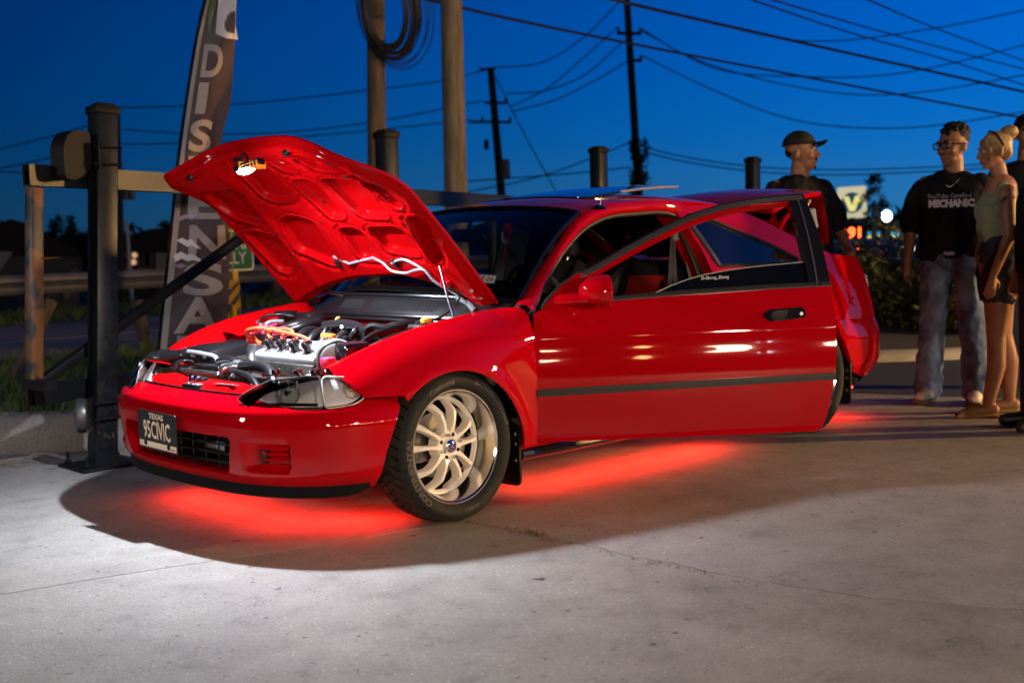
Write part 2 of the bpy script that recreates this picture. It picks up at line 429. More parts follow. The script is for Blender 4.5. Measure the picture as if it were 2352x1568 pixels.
# slabs: crooked joint across the car's front axle, a saw-cut joint beside it
jA = [(-.04, -1.9), (-.03, -.5), (-.02, .3), (-.012, .73), (-.061, 1.32), (-.058, 1.50), (-.040, 1.66), (-.075, 1.80), (-.06, 1.95), (-.083, 2.15), (-.152, 2.49), (-.332, 2.88), (-.60, 3.5), (-1.2, 5.0), (-1.5, 7.5)]
jB = [(.0, .80), (.72, .62), (1.216, .466), (1.62, .372), (3.2, .02), (6.5, -.70)]
def jit(c, n, a):
    out = []
    for i in range(len(c)-1):
        for k in range(n):
            t = k/n; p = np.array(c[i])*(1-t)+np.array(c[i+1])*t; out.append((p[0]+random.uniform(-a, a), p[1]+random.uniform(-a, a)))
    return out+[c[-1]]
jAd = jit(jA, 8, .006)
lot = None
def slab(poly, m_):
    p = np.array(poly); V, F, _ = triangulate(poly, [], 2.0)
    global lot
    n = len(poly); vs = [(a, b, 0) for a, b in V]; fs = []
    for t in F:
        a, b, c = [V[i] for i in t]
        fs.append(tuple(t) if (b[0]-a[0])*(c[1]-a[1])-(b[1]-a[1])*(c[0]-a[0]) > 0 else tuple(t[::-1]))
    o = len(vs); vs += [(a, b, 0) for a, b in poly]+[(a, b, -.10) for a, b in poly]
    fs += [(o+i, o+(i+1) % n, o+n+(i+1) % n, o+n+i) for i in range(n)]
    ob = mk('concrete_slab', vs, fs, m_, lot, smooth=False)
    return ob
mb = MB(); mb.box((-1, 10, -.022), (26, 25, .02)); lot = mb.build('concrete_lot', mat('joint_dirt', (.028, .022, .016), rough=1, noise=.5, nscale=30), smooth=False); tag(lot, None, None, kind='structure')
near = [p for p in jAd]
g_ = .006
right_edge = [(p[0]+g_, p[1]) for p in near]       # slabs on the +x side
left_edge = [(p[0]-g_*.6, p[1]) for p in near]     # slabs on the -x side
jBd = jit(jB, 6, .002)
iB = min(range(len(right_edge)), key=lambda i: abs(right_edge[i][1]-.80))
# +x side, behind joint B (towards the gate)
slab(right_edge[:iB]+[(p[0], p[1]-.003) for p in jBd]+[(6.5, -4.8), (3.9, -5.0), (1.4, -3.0), (.5, -2.22), (.15, -1.9)], CON[0])
# +x side, in front of joint B
slab([(p[0], p[1]+.003) for p in jBd][::-1]+right_edge[iB:]+[(-1.5+g_, 9), (6.5, 9)], CON[0])
slab([(6.51, -.7), (6.51, 9), (12, 9), (12, -3)], CON[2])
slab([(-1.5, 9.01), (-1.5, 22), (12, 22), (12, 9.01)], CON[2])
jC = [(-3.9, -2.2), (-4.1, .2), (-4.6, 1.6), (-5.6, 4), (-7, 9)]
slab(left_edge+[(-1.5-g_, 9)]+jC[::-1]+[(-2.5, -2.0)], CON[1])
# weeds and dirt in the cracked joint
def tuft_mesh(pts, h, n, spread, w=.0022):
    mb = MB()
    for (x, y, z) in pts:
        for _ in range(n):
            a = random.uniform(0, 2*math.pi); r = random.uniform(0, spread); bx, by = x+r*math.cos(a), y+r*math.sin(a); hh = h*random.uniform(.4, 1.2)
            l = random.uniform(0, 2*math.pi); q = hh*random.uniform(.2, .9); tx, ty = bx+q*math.cos(l), by+q*math.sin(l); px, py = -math.sin(l)*w, math.cos(l)*w
            mx, my = (bx*.55+tx*.45), (by*.55+ty*.45)
            mb.add([(bx-px, by-py, z), (bx+px, by+py, z), (mx+px*.8, my+py*.8, z+hh*.75), (mx-px*.8, my-py*.8, z+hh*.75), (tx, ty, z+hh)], [(0, 1, 2, 3), (3, 2, 4)])
    return mb
DRY = mat('dry_grass', (.16, .12, .05), rough=.9, noise=.4, nscale=40, col2=None)
dirt = [(-.055+random.gauss(0, .008), 1.16+random.gauss(0, .05), 0) for _ in range(26)]+[(-.03+random.gauss(0, .008), random.uniform(.75, 2.2), -.004) for _ in range(30)]
tag(tuft_mesh(dirt, .014, 7, .02, .0012).build('joint_weeds', DRY, smooth=False), 'dry weeds growing in the cracked concrete joint by the front wheel', 'weeds', kind='stuff')
# oil stains and leaves: real flat specks lying on the slab
LEAF = mat('fallen_leaf', (.20, .13, .05), rough=.8, noise=.4, nscale=50)
def crumbs(n, poly_fn, size):
    mb = MB()
    for _ in range(n):
        x, y = poly_fn(); a = random.uniform(0, 6.28); l = size*random.uniform(.4, 1.6); w = l*random.uniform(.12, .4); c, s = math.cos(a), math.sin(a)
        P = [(-l, 0), (0, -w), (l, 0), (0, w)]; mb.add([(x+c*u-s*v, y+s*u+c*v, .003+.003*random.random()+abs(u)*.1) for u, v in P], [(0, 1, 2, 3)])
    return mb
tag(crumbs(150, lambda: (random.uniform(-3.5, 2.2), random.uniform(-1, 3.4)), .007).build('leaf_litter', LEAF, smooth=False), 'scattered straw bits and leaf crumbs on the concrete', 'litter', kind='stuff')
tag(crumbs(160, lambda: (.25+random.gauss(0, .28)+.3, -1.85+random.gauss(0, .10)-.3*random.random()), .02).build('gutter_leaves', LEAF, smooth=False), 'dead leaves gathered along the foot of the left kerb', 'leaves', kind='stuff')
GRIT = mat('grit', (.24, .21, .18), rough=.9, noise=.5, nscale=200)
mb = MB(); gr = random.Random(11)
for _ in range(420):
    d_ = gr.random()**.6; q = gnd(gr.uniform(-20, 2380), 1110+450*d_); r_ = gr.uniform(.001, .0026)*(1 if gr.random() < .95 else 1.6); k3 = [gr.uniform(.7, 1.3) for _ in range(6)]
    mb.add([(q[0]+r_*k3[0], q[1], r_*.5), (q[0], q[1]+r_*k3[1], r_*.5), (q[0]-r_*k3[2], q[1], r_*.5), (q[0], q[1]-r_*k3[3], r_*.5), (q[0], q[1], r_*1.2*k3[4]), (q[0], q[1], -.001)], [(0, 1, 4), (1, 2, 4), (2, 3, 4), (3, 0, 4), (1, 0, 5), (2, 1, 5), (3, 2, 5), (0, 3, 5)])
tag(mb.build('grit', GRIT, smooth=False), 'loose grit and small pebbles scattered over the concrete', 'grit', kind='stuff')
# dark oil drips: thin dried puddles lying on the slab
OIL = mat('oil_stain', (.055, .050, .047), rough=.6)
for (vx, vy, rx_, ry_) in ((1040, 1197, .035, .016), (545, 1242, .02, .009), (1240, 1330, .02, .010), (950, 1230, .012, .008), (640, 1352, .010, .008), (1500, 1480, .008, .006)):
    q = gnd(vx, vy); mb = MB(); n_ = 18; ph = gr.random()*6
    mb.add([(q[0]+CAM_R[0]*rx_*c_+CAM_F[0]*ry_*s_, q[1]+CAM_R[1]*rx_*c_+CAM_F[1]*ry_*s_, .0022) for c_, s_ in [((1+.35*math.sin(3*a+ph)+.15*math.sin(7*a))*math.cos(a), (1+.35*math.sin(3*a+ph)+.15*math.sin(5*a+1))*math.sin(a)) for a in np.linspace(0, 6.283, n_+1)[:-1]]], [tuple(range(n_))[::-1]])
    o = mb.build('oil_stain', OIL, lot, smooth=False)
# asphalt on the right
ASP = mat('asphalt', (.035, .036, .040), rough=.75, noise=.35, nscale=30, bump=.5, bscale=200, rvar=.15)
mb = MB(); aq = [p for p in jC]+[(-18, 9), (-9.6, 2.2), (-6.05, -.45), (-4.6, -1.9)]
mb.add([(a_, b_, -.008) for a_, b_ in aq], [tuple(range(len(aq)))[::-1]]); tag(mb.build('asphalt_strip', ASP, smooth=False), None, None, kind='structure')
# kerbs
KERB = concrete('kerb_concrete', (.27, .25, .23), 5)
def kerb(name, path, h, w, side=1):
    mb = MB(); P = curve([(a, b, 0) for a, b in path], 40); V = []; F = []
    for i, p in enumerate(P):
        t = P[min(i+1, 40)]-P[max(i-1, 0)]; t /= np.linalg.norm(t); n = np.array([-t[1], t[0], 0])*side; z0 = gz(p[0], p[1])
        for (o, z) in ((0, -.05), (.02, h*.45), (.05, h*.85), (.085, h), (w, h), (w, -.05)): V.append(p+n*o+np.array([0, 0, z+z0*0]))
    for i in range(40):
        for k in range(5): F.append((i*6+k, (i+1)*6+k, (i+1)*6+k+1, i*6+k+1)[::(1 if side > 0 else -1)])
    mb.add(V, F); return tag(mb.build(name, KERB, None, sharp=40), None, None, kind='structure')
kpath = [(6.5, -7.2), (3.0, -4.5), (1.4, -3.05), (.55, -2.34), (.20, -2.02), (-.3, -1.86), (-1.5, -1.95), (-4, -2.12), (-7, -2.3), (-10, -2.4)]
kerb('kerb', kpath, .19, .26, 1)
kerb('kerb', [(-16, 7.2), (-9.6, 2.25), (-7.4, .55), (-6.05, -.48), (-5.3, -1.2), (-4.6, -1.95)], .075, .16, -1)
mb = MB(); mb.add([(-15.9, 7.0, .06), (-9.55, 2.1, .06), (-6.0, -.6, .06), (-4.55, -2.1, .06), (-9, -6, .06), (-22, 2, .06)], [(0, 1, 2, 3, 4, 5)]); tag(mb.build('hedge_bed', mat('bed_paving', (.035, .034, .033), rough=.9, noise=.3, nscale=5), smooth=False), None, None, kind='structure')
# verge with grass, road, far verge
GRASSD = mat('grass_soil', (.035, .050, .014), rough=.95, noise=.5, nscale=8, bump=.5, bscale=40)
vp = [(6.7, -7.0), (3.15, -4.6), (1.5, -3.2), (.62, -2.5), (.28, -2.22), (-.3, -2.08), (-1.5, -2.15), (-4, -2.33), (-7, -2.5), (-10, -2.6), (-12, -6.0), (7.5, -6.0)]
mb = MB(); mb.add([(a, b, .165) for a, b in vp]+[(a, b, -.05) for a, b in vp], [tuple(range(12))[::-1]]+[(i, (i+1) % 12, 12+(i+1) % 12, 12+i) for i in range(12)]); tag(mb.build('verge', GRASSD, smooth=False), None, None, kind='structure')
pts = []
vpa = np.array(vp)
while len(pts) < 5200:
    x, y = random.uniform(-3.6, 2.4), random.uniform(-5.95, -2.1)
    if random.random() < (1.3-abs(y+2.6)*.22) and inpoly(np.array([[x, y]]), vpa)[0]: pts.append((x, y, .16))
GRASS = mat('grass_blades', (.045, .085, .012), rough=.7, col2=(.085, .115, .025), nscale=5)
tag(tuft_mesh(pts, .085, 5, .05, .0028).build('grass', GRASS, smooth=False), 'short green grass on the verge behind the left kerb', 'grass', kind='stuff')
ROADM = mat('road_surface', (.15, .14, .125), rough=.8, noise=.22, nscale=6, bump=.3, bscale=120)
mb = MB(); mb.grid(lambda a, b: (30-120*a, -6.0-5.2*b, gz(30-120*a, -8.5)*(1 if 30-120*a < -20 else 0)+.10-.0*b), 40, 2); tag(mb.build('road', ROADM), None, None, kind='structure')
WLINE = mat('road_line', (.40, .38, .34), rough=.7, noise=.2, nscale=10)
mb = MB(); mb.grid(lambda a, b: (12-34*a, -8.55-.12*b, .104), 10, 1); tag(mb.build('road_edge_line', WLINE), 'worn pale line painted along the road behind the gate', 'road marking')
mb = MB(); mb.grid(lambda a, b: (30-60*a, -11.2-3.2*b, .10-.03*b), 20, 2); tag(mb.build('far_verge', GRASSD), None, None, kind='structure')
pts = [(random.uniform(-10, 2), random.uniform(-13.9, -11.3), .08) for _ in range(1800)]
tag(tuft_mesh(pts, .14, 5, .08, .006).build('far_grass', GRASS, smooth=False), 'rough grass along the far side of the road', 'grass', kind='stuff')
# ------------------------------------------------------------------ gate, gate posts
STL = mat('black_steel_paint', (.006, .0065, .007), rough=.5, metal=.0, coat=.0, spec=.12, bump=.10, bscale=180, rvar=.10, nscale=25)
GALV = mat('galvanised_steel', (.20, .215, .23), rough=.40, metal=.75, noise=.35, nscale=18, rvar=.12, bump=.06, bscale=90)
RUST = mat('rusty_steel', (.014, .016, .020), rough=.45, col2=(.11, .045, .012), nscale=9, thr=(.47, .56), bump=.2, bscale=70)
LEAN = np.array([-.0825, -.0465, 1.0])      # the old gate and its first post lean a little
PA = np.array([.355, -1.523, 0.0])
def gate_post(base, h, label, w=.115, detail=False, lean=0):
    base = np.array(base, float); t = thing('gate_post', label, 'gate post', base, 'steel posts of the sliding gate'); U_ = LEAN if lean else np.array([0, 0, 1.0]); R3 = frame(U_, (1, 0, 0))
    mb = MB(); mb.box(base+U_*(h/2), (w, w, h), rot=R3, bev=.008); mb.build('post_tube', GATEM, t, sharp=60)
    mb = MB(); mb.box(base+U_*(h+.010), (w+.018, w+.018, .045), rot=R3, bev=.008); mb.build('post_cap', STL, t)
    mb = MB(); mb.box(base+U_*(h+.038), (w*.8, w*.8, .016), rot=R3, bev=.006); mb.build('cap_crown', STL, t)
    mb = MB(); mb.box(base+np.array([0, 0, .008]), (.34, .30, .016), bev=.004); mb.build('base_plate', STL, t)
    for dx, dy in ((.13, .11), (-.13, .11), (.13, -.11), (-.13, -.11)):
        mb = MB(); mb.tube([base+np.array([dx, dy, .01]), base+np.array([dx, dy, .075])], .008, n=7); mb.box(base+np.array([dx, dy, .028]), (.026, .026, .018), bev=.003); mb.build('anchor_bolt', STL, t)
    return t
GATEM = mat('gate_paint', (.007, .009, .011), rough=.36, metal=.0, spec=.28, noise=.5, nscale=40, bump=.10, bscale=220, rvar=.1)
pA = gate_post(PA, 1.79, 'nearest black steel gate post, left of the red car', lean=1)
pbase = lambda v, d, y: at(v, y, d)*np.array([1, 1, 0])
pBp, pCp, pDp = pbase(895, 8.0, 534), pbase(1378, 10.4, 530), pbase(1730, 12.2, 522)
gate_post(pBp, 1.78, 'steel gate post seen just right of the raised bonnet')
gate_post(pCp, 1.80, 'steel gate post seen above the tilted sunroof')
gate_post(pDp, 1.78, 'farthest steel gate post, left of the man in the cap')
# gate frame: parallel to the post line, on its far side
gdir = np.array(pBp)-PA; gdir /= np.linalg.norm(gdir); gnor = np.array([-gdir[1], gdir[0], 0]); gnor *= (1 if gnor[1] < 0 else -1)
G0 = PA+gnor*.125
gate = thing('sliding_gate', 'black steel sliding gate frame with diagonal brace behind the car', 'gate', G0)
def gp(s, z): return G0+gdir*s+LEAN*(z-.026*max(0, s)*(1 if z > 1 else 0))
GR = np.stack([gdir, gnor*-1, (0, 0, 1)], 1)
s0 = -.345
def gbeam(name, s_a, s_b, z, h, w, m_):
    mb = MB(); L_ = s_b-s_a; wt = .006
    pa_, pb_ = gp(s_a, z), gp(s_b, z); c = (pa_+pb_)/2; gx = (pb_-pa_)/np.linalg.norm(pb_-pa_); gy_ = np.cross(LEAN/np.linalg.norm(LEAN), gx); GR = np.stack([gx, gy_, np.cross(gx, gy_)], 1)
    mb.box(c+GR[:, 2]*(h/2-wt/2), (L_, w, wt), rot=GR); mb.box(c-GR[:, 2]*(h/2-wt/2), (L_, w, wt), rot=GR)
    mb.box(c+GR[:, 1]*(w/2-wt/2), (L_, wt, h-2*wt), rot=GR); mb.box(c-GR[:, 1]*(w/2-wt/2), (L_, wt, h-2*wt), rot=GR)
    return mb.build(name, m_, gate, smooth=False)
gbeam('top_rail', s0, 11.5, 1.472, .105, .06, GATEM)
gbeam('bottom_rail', s0+.02, 11.0, .385, .10, .07, STL)
mb = MB(); mb.box(gp(s0+.035, .925), (.066, .066, .98), rot=frame(LEAN, gdir), bev=.006); mb.build('end_post', RUST, gate, sharp=60)
mb = MB(); a = gp(s0+.08, .45); b = gp(1.55, 1.42); mb.box((a+b)/2, (.05, .05, np.linalg.norm(b-a)), rot=frame(b-a, gnor), bev=.004); mb.build('diagonal_brace', STL, gate)
for k in range(3, 9):
    mb = MB(); mb.box(gp(s0+k*1.35, .91), (.05, .05, .98), rot=frame(LEAN, gdir), bev=.004); mb.build('gate_bar', STL, gate)
mb = MB(); mb.box(gp(s0+.02, .445)-gnor*.06, (.06, .20, .05), rot=GR); mb.build('guide_stub', STL, gate)
mb = MB(); mb.tube([gp(s0+.05, 1.06)-gnor*.03, gp(s0+.13, 1.065)-gnor*.09], [.006, .001], n=5); mb.build('bent_wire', RUST, gate)
# roller covers and U-bolts on the first post
base = PA.copy()
def roller(z, r, nm):
    c = base-gdir*.115+gnor*.0+np.array([0, 0, z])
    poly = [(-.06, -.10), (.06, -.10)]+[(.06*math.cos(t)+0, .04+.075*math.sin(t)) for t in np.linspace(0, math.pi, 12)]
    return c
cover = MB(); pr = [(-.075, -.13), (-.05, -.135), (-.045, -.06), (.07, -.06), (.07, .105)]+[(.02+.05*math.cos(t), .06+.06*math.sin(t)) for t in np.linspace(math.pi/2, math.pi, 8)]+[(-.075, .02)]
pr = round_poly([(-.085, -.13), (-.01, -.135), (.075, -.07), (.075, .11), (.0, .115), (-.055, .09), (-.085, .03)], .03)
cover.prism(pr, -.055, .055, np.stack([-gdir*-1, (0, 0, 1), gnor], 1), base-gdir*.165+gnor*.03+LEAN*1.58); cover.build('roller_cover', STL, pA, sharp=50)
for z in (1.525, 1.61):
    mb = MB(); q = .068
    pts_ = [base+LEAN*z+gdir*a_+(-gnor)*b_ for a_, b_ in ((-.11, q), (-.04, q+.006), (.062, q), (q, .05), (q, -.07))]
    mb.tube(curve(pts_, 20), .0065, n=7); mb.build('u_bolt', STL, pA)
mb = MB(); mb.box(base+LEAN*1.565-gdir*.085-gnor*.06, (.012, .05, .14), rot=GR, bev=.003); mb.build('bracket', STL, pA)
for z in (.325, .245):
    mb = MB(); q = .066
    mb.tube(curve([base+LEAN*z+gdir*a_+(-gnor)*b_ for a_, b_ in ((-.10, q), (-.04, q+.005), (.06, q), (q, .04), (q, -.07))], 20), .0065, n=7); mb.build('u_bolt', STL, pA)
mb = MB(); mb.lathe([(.001, .03), (.05, .03), (.085, .022), (.09, 0), (.085, -.022), (.05, -.03), (.001, -.03)], 28, frame(gdir*.8-gnor*.6), base-gdir*.13+LEAN*.27); mb.build('guide_roller', mat('roller_steel', (.10, .10, .10), rough=.4, metal=.7), pA)
mb = tuft_mesh([(base[0]-.0+math.cos(a)*.08, base[1]+math.sin(a)*.08+.02, .17+.02*math.sin(3*a)) for a in np.linspace(0, 6.28, 30)], .03, 2, .01, .001); mb.build('dry_vine', DRY, pA, smooth=False)
# leaning timber posts on the verge
WOODP = mat('weathered_timber', (.045, .033, .022), rough=.85, noise=.4, nscale=6, stretch=(6, 6, .6), bump=.3, bscale=40)
for (a, b, d1, d2, r, lb) in (((20, 900), (118, 690), 8.4, 8.6, .045, 'leaning timber post behind the rusty gate end, far left'), ((338, 812), (315, 690), 11.7, 11.7, .06, 'leaning timber stake between the gate post and the flag')):
    q0, q1 = at(*a, d1), at(*b, d2); t = thing('timber_post', lb, 'post', q0, 'leaning timber posts on the verge'); mb = MB(); mb.tube([q0-(q1-q0)*.1, q1], r, n=10); mb.build('stake', WOODP, t)
# ------------------------------------------------------------------ guard rail along the road
GRD = mat('guard_rail_steel', (.13, .125, .12), rough=.5, metal=.5, noise=.2, nscale=4)
gy = -14.0
rail = thing('guard_rail', 'long steel guard rail on timber posts beyond the road', 'guard rail', (-5, gy, 0))
mb = MB()
prof = [(.0, .40), (.035, .46), (.035, .50), (-.02, .55), (.035, .60), (.035, .64), (0, .70)]
mb.grid(lambda a, b: (14-50*a, gy+.02+prof[int(round(b*6))][0], prof[int(round(b*6))][1]-.02), 25, 6); mb.build('rail_beam', GRD, rail)
for k in range(22):
    mb = MB(); mb.box((13-2.2*k, gy-.10, .24), (.16, .16, .62), bev=.01); mb.build('rail_post', WOODP, rail)
# ------------------------------------------------------------------ feather flag
FD = 7.55
fl_l = spl([-90, 0, 90, 180, 280, 380, 500, 640, 785, 860], [497, 475, 455, 440, 425, 412, 400, 385, 370, 363])
fl_r = spl([-90, 0, 90, 170, 240, 306, 380, 480, 560, 640, 785, 860], [560, 545, 540, 535, 529, 512, 508, 520, 527, 527, 520, 516])
def flagp(s, vy, o=0.0):
    l, r = fl_l(vy), fl_r(vy); vx = l+(r-l)*s
    d = FD+.05*math.sin(s*5+vy*.013)+.035*math.sin(vy*.03+s*3)-.05*s-o
    return tuple(at(vx, vy, d))
flag = thing('feather_flag', 'tall plum feather flag with pale lettering behind the bonnet', 'flag', at(372, 850, FD)*np.array([1, 1, 0]))
CLOTH = mat('flag_cloth', (.060, .034, .042), rough=.8, sheen=.3, noise=.12, nscale=3)
LETT = mat('flag_lettering', (.30, .25, .24), rough=.8, sheen=.3)
WHT = mat('flag_white', (.55, .52, .55), rough=.8); LIL = mat('flag_lilac', (.28, .20, .30), rough=.8); GRN = mat('flag_green', (.10, .16, .09), rough=.8)
mb = MB(); mb.grid(lambda a, b: flagp(a, -90+930*b), 14, 90, flip=True); mb.build('flag_cloth', CLOTH, flag)
mb = MB(); mb.grid(lambda a, b: flagp(.0+.10*a, -90+930*b, .006), 2, 60, flip=True); mb.build('pole_sleeve', mat('sleeve_cloth', (.28, .24, .22), rough=.85), flag)
mb = MB(); mb.tube([np.array(flagp(0, -120+10*k))-CAM_R*.012 for k in range(0, 100)], .010, n=6); mb.build('flag_pole', STEEL if 'STEEL' in globals() else STL, flag)
def flag_glyph(ch, vy, hh, s0, s1, bold):
    V, F = text_verts(ch, 1.0, 0, bold, res=6); lo, hi = V[:, :2].min(0), V[:, :2].max(0)
    me = bpy.data.meshes.new('g'); me.from_pydata([tuple(v) for v in V], [], F); bm = bmesh.new(); bm.from_mesh(me); bmesh.ops.triangulate(bm, faces=bm.faces)
    for _ in range(2): bmesh.ops.subdivide_edges(bm, edges=[e for e in bm.edges if e.calc_length() > .08], cuts=1)
    bmesh.ops.triangulate(bm, faces=bm.faces)
    V = np.array([v.co[:] for v in bm.verts]); F = [tuple(v.index for v in f.verts) for f in bm.faces]; bm.free(); bpy.data.meshes.remove(me)
    P = [flagp(s0+(v[0]-lo[0])/(hi[0]-lo[0])*(s1-s0), vy+hh/2-(v[1]-lo[1])/(hi[1]-lo[1])*hh, .012) for v in V]
    mk('letter', P, F, LETT, flag, smooth=False)
for ch, vy, hh, a_, b_ in (('D', 140, 76, .20, .72), ('I', 226, 72, .20, .44), ('S', 312, 74, .16, .72), ('P', 392, 66, .20, .80), ('E', 468, 70, .25, .86), ('N', 556, 78, .30, .94), ('S', 641, 76, .26, .90), ('A', 724, 84, .18, .88), ('R', 806, 70, .24, .86)):
    flag_glyph(ch, vy, hh, a_, b_, .030)
def flag_patch(nm, pts, m_, o):
    me_p = [(s, v/1000) for s, v in pts]; V, F, _ = triangulate(me_p, [], .06)
    mk(nm, [flagp(a, b*1000, o) for a, b in V], F, m_, flag, smooth=False)
flag_patch('white_emblem', [(.35, -80), (.95, -80), (1.0, 60), (1.08, 92), (.75, 88), (.45, 78), (.40, 20)], WHT, .014)
flag_patch('green_outline', [(.12, 20), (.22, -60), (.35, -80), (.36, 0), (.28, 60), (.34, 84), (.2, 66)], GRN, .013)
for pts, m_ in (([(.06, 498), (.20, 493), (.42, 491), (.50, 497), (.33, 505), (.22, 502), (.08, 509)], LIL), ([(.16, 497), (.30, 492), (.44, 494), (.36, 500), (.24, 499)], WHT), ([(.08, 552), (.18, 546), (.26, 552), (.34, 549), (.42, 560), (.52, 572), (.44, 570), (.36, 564), (.28, 567), (.20, 561)], WHT), ([(.06, 586), (.18, 578), (.28, 585), (.38, 583), (.50, 594), (.62, 606), (.48, 601), (.40, 597), (.30, 600), (.20, 594), (.10, 602)], WHT), ([(.05, 610), (.20, 605), (.30, 611), (.18, 616)], LIL)):
    flag_patch('mountain_motif', pts, m_, .016)
# ------------------------------------------------------------------ street sign and hazard marker
SD = 12.0
GRS = mat('sign_green', (.012, .13, .055), rough=.45); CREAM = mat('sign_cream', (.70, .62, .45), rough=.5)
YEL = mat('marker_yellow', (.40, .22, .012), rough=.5); DKS = mat('marker_black', (.045, .042, .038), rough=.6)
def facing(vx, vy, d):
    c = at(vx, vy, d); n = -ray(vx, vy); n[2] = 0; n /= np.linalg.norm(n); x = np.cross(np.array([0, 0, 1.0]), n); return c, np.stack([x, np.array([0, 0, 1.0]), n], 1)
K = SD/FPX
c, SM = facing(535, 575, SD)
sign = thing('street_sign', 'green street name sign with cream letters beside the flag', 'sign', c*np.array([1, 1, 0]))
mb = MB(); mb.prism(round_poly([(-52*K, -47*K), (46*K, -47*K), (46*K, 47*K), (-52*K, 47*K)], 10*K), -.004, 0, SM, c); mb.build('sign_border', CREAM, sign, smooth=False)
mb = MB(); mb.prism(round_poly([(-48*K, -43*K), (42*K, -43*K), (42*K, 43*K), (-48*K, 43*K)], 8*K), 0.001, .003, SM, c); mb.build('sign_face', GRS, sign, smooth=False)
for tx, dx, dy in (('LIAH', 15, 14), ('ILLY', 4, -19)):
    V, F = text_verts(tx, 38*K, 0, .0015, xs=.72); mk('sign_text', np.array([(v[0]+dx*K, v[1]+dy*K, .006) for v in V]) @ SM.T+c, F, CREAM, sign, smooth=False)
mb = MB(); q = at(537, 620, SD+.05); mb.box((q[0], q[1], .55), (.06, .06, 1.5)); mb.build('sign_post', YEL, sign, smooth=False)
c, SM = facing(537, 700, SD-.02)
mk_ = thing('hazard_marker', 'yellow and black striped hazard marker below the green sign', 'sign', c*np.array([1, 1, 0]))
mb = MB(); mb.prism([(-15*K, -62*K), (15*K, -62*K), (15*K, 56*K), (-15*K, 56*K)], -.004, 0, SM, c); mb.build('marker_plate', YEL, mk_, smooth=False)
for k in range(-3, 3):
    y0 = (-44+34*(k+1))*K; pl_ = [(-14*K, y0-10*K), (14*K, y0+24*K), (14*K, y0+40*K), (-14*K, y0+6*K)]
    pl_ = [(a, min(54*K, max(-60*K, b))) for a, b in pl_]
    if max(b for a, b in pl_)-min(b for a, b in pl_) < 8*K: continue
    mb = MB(); mb.prism(pl_, .001, .003, SM, c); mb.build('marker_stripe', DKS, mk_, smooth=False)
mb = MB(); mb.tube([(c[0], c[1], 0), (c[0], c[1], c[2])], .03, n=6); mb.build('marker_post', YEL, mk_)
# ------------------------------------------------------------------ foliage helper
def leaves(mb, c, rad, n, size, flat=.0, droop=0.0):
    for _ in range(n):
        d = np.random.normal(size=3); d /= np.linalg.norm(d); r = random.random()**.4; p = np.array(c)+d*np.array(rad)*r
        a = np.random.normal(size=3); a /= np.linalg.norm(a); b = np.cross(a, d); b /= (np.linalg.norm(b)+1e-9); s = size*random.uniform(.5, 1.3)
        mb.add([p-a*s, p-b*s*.45, p+a*s, p+b*s*.45], [(0, 1, 2, 3)])
    return mb
LEAFD = mat('leaf_dark', (.020, .032, .010), rough=.6, col2=(.05, .06, .012), nscale=1.2)
LEAFH = mat('leaf_hedge', (.018, .026, .005), rough=.55, col2=(.065, .062, .010), nscale=4)
SIL = mat('tree_far', (.012, .018, .010), rough=.9)
BARK = mat('bark', (.05, .04, .03), rough=.9)
# small shrub behind the far fender
c = at(640, 730, 11.3); sh = thing('shrub', 'small leafy shrub just beyond the far fender', 'shrub', (c[0], c[1], .16))
mb = MB()
for k in range(22):
    vx = random.choice((595, 620, 640, 660, 690, 720, 745))+random.uniform(-12, 12); vy = random.uniform(672, 760) if vx < 660 else random.uniform(700, 770); leaves(mb, at(vx, vy, 11.3+random.uniform(-.2, .2)), (.06, .06, .08), 16, .028)
mb.build('foliage', LEAFH, sh, smooth=False)
mb = MB()
for vx in (600, 640, 690): mb.tube([at(655, 800, 11.3), at(vx, 740, 11.3), at(vx+8, 680, 11.3)], [.012, .008, .003], n=5)
mb.build('stem', BARK, sh)
# ------------------------------------------------------------------ hedge on the right
hedge = thing('hedge', 'dense leafy hedge behind the parked car and the onlookers', 'hedge', at(2100, 790, 12.2)*np.array([1, 1, 0]))
mb = MB(); core = MB()
for k in range(120):
    vx = random.uniform(1930, 2450); d = 12.0+random.uniform(0, 1.0)-(vx-1930)*.0022; top = 545+18*math.sin(vx*.03)+10*math.sin(vx*.11)+(25 if vx < 1990 else 0)
    vy = random.uniform(top, 775)
    leaves(mb, at(vx, vy, d), (.22, .22, .20), 75, .036)
mb.build('foliage', LEAFH, hedge, smooth=False)
core.grid(lambda a, b: tuple(at(1930+520*a, 600+190*b, 12.9-1.1*a)), 8, 4); core.build('dark_backing', SIL, hedge)  # plain dark sheet behind the leaves fills the hedge
# ------------------------------------------------------------------ timber poles behind the gate and cable coil
POLE = mat('pole_timber', (.12, .098, .07), rough=.85, noise=.45, nscale=4, stretch=(5, 5, .35), bump=.35, bscale=30)
def upole(name, label, top, bot, d, r0, r1, m_, grp=None, zb=None):
    a = at(*top, d); b = at(*bot, d); dirv = (b-a)/abs(b[2]-a[2]); gzv = gz(b[0], b[1]) if zb is None else zb
    foot = b+dirv*(b[2]-gzv+.3); t = thing(name, label, 'pole', (foot[0], foot[1], gzv), grp)
    L_ = [a+(foot-a)*k/8 for k in range(9)]; mb = MB(); mb.tube(L_, list(np.linspace(r0, r1, 9)), n=14); mb.build('shaft', m_, t); return t, a, dirv
pwA, _, _ = upole('timber_pole', 'timber utility pole carrying a cable coil above the bonnet', (862, -140), (866, 360), 16, .118, .135, POLE, 'timber poles behind the gate')
pwB, _, _ = upole('timber_pole', 'thicker timber pole standing to the right of the coil pole', (1033, -140), (1047, 440), 13, .118, .130, POLE, 'timber poles behind the gate')
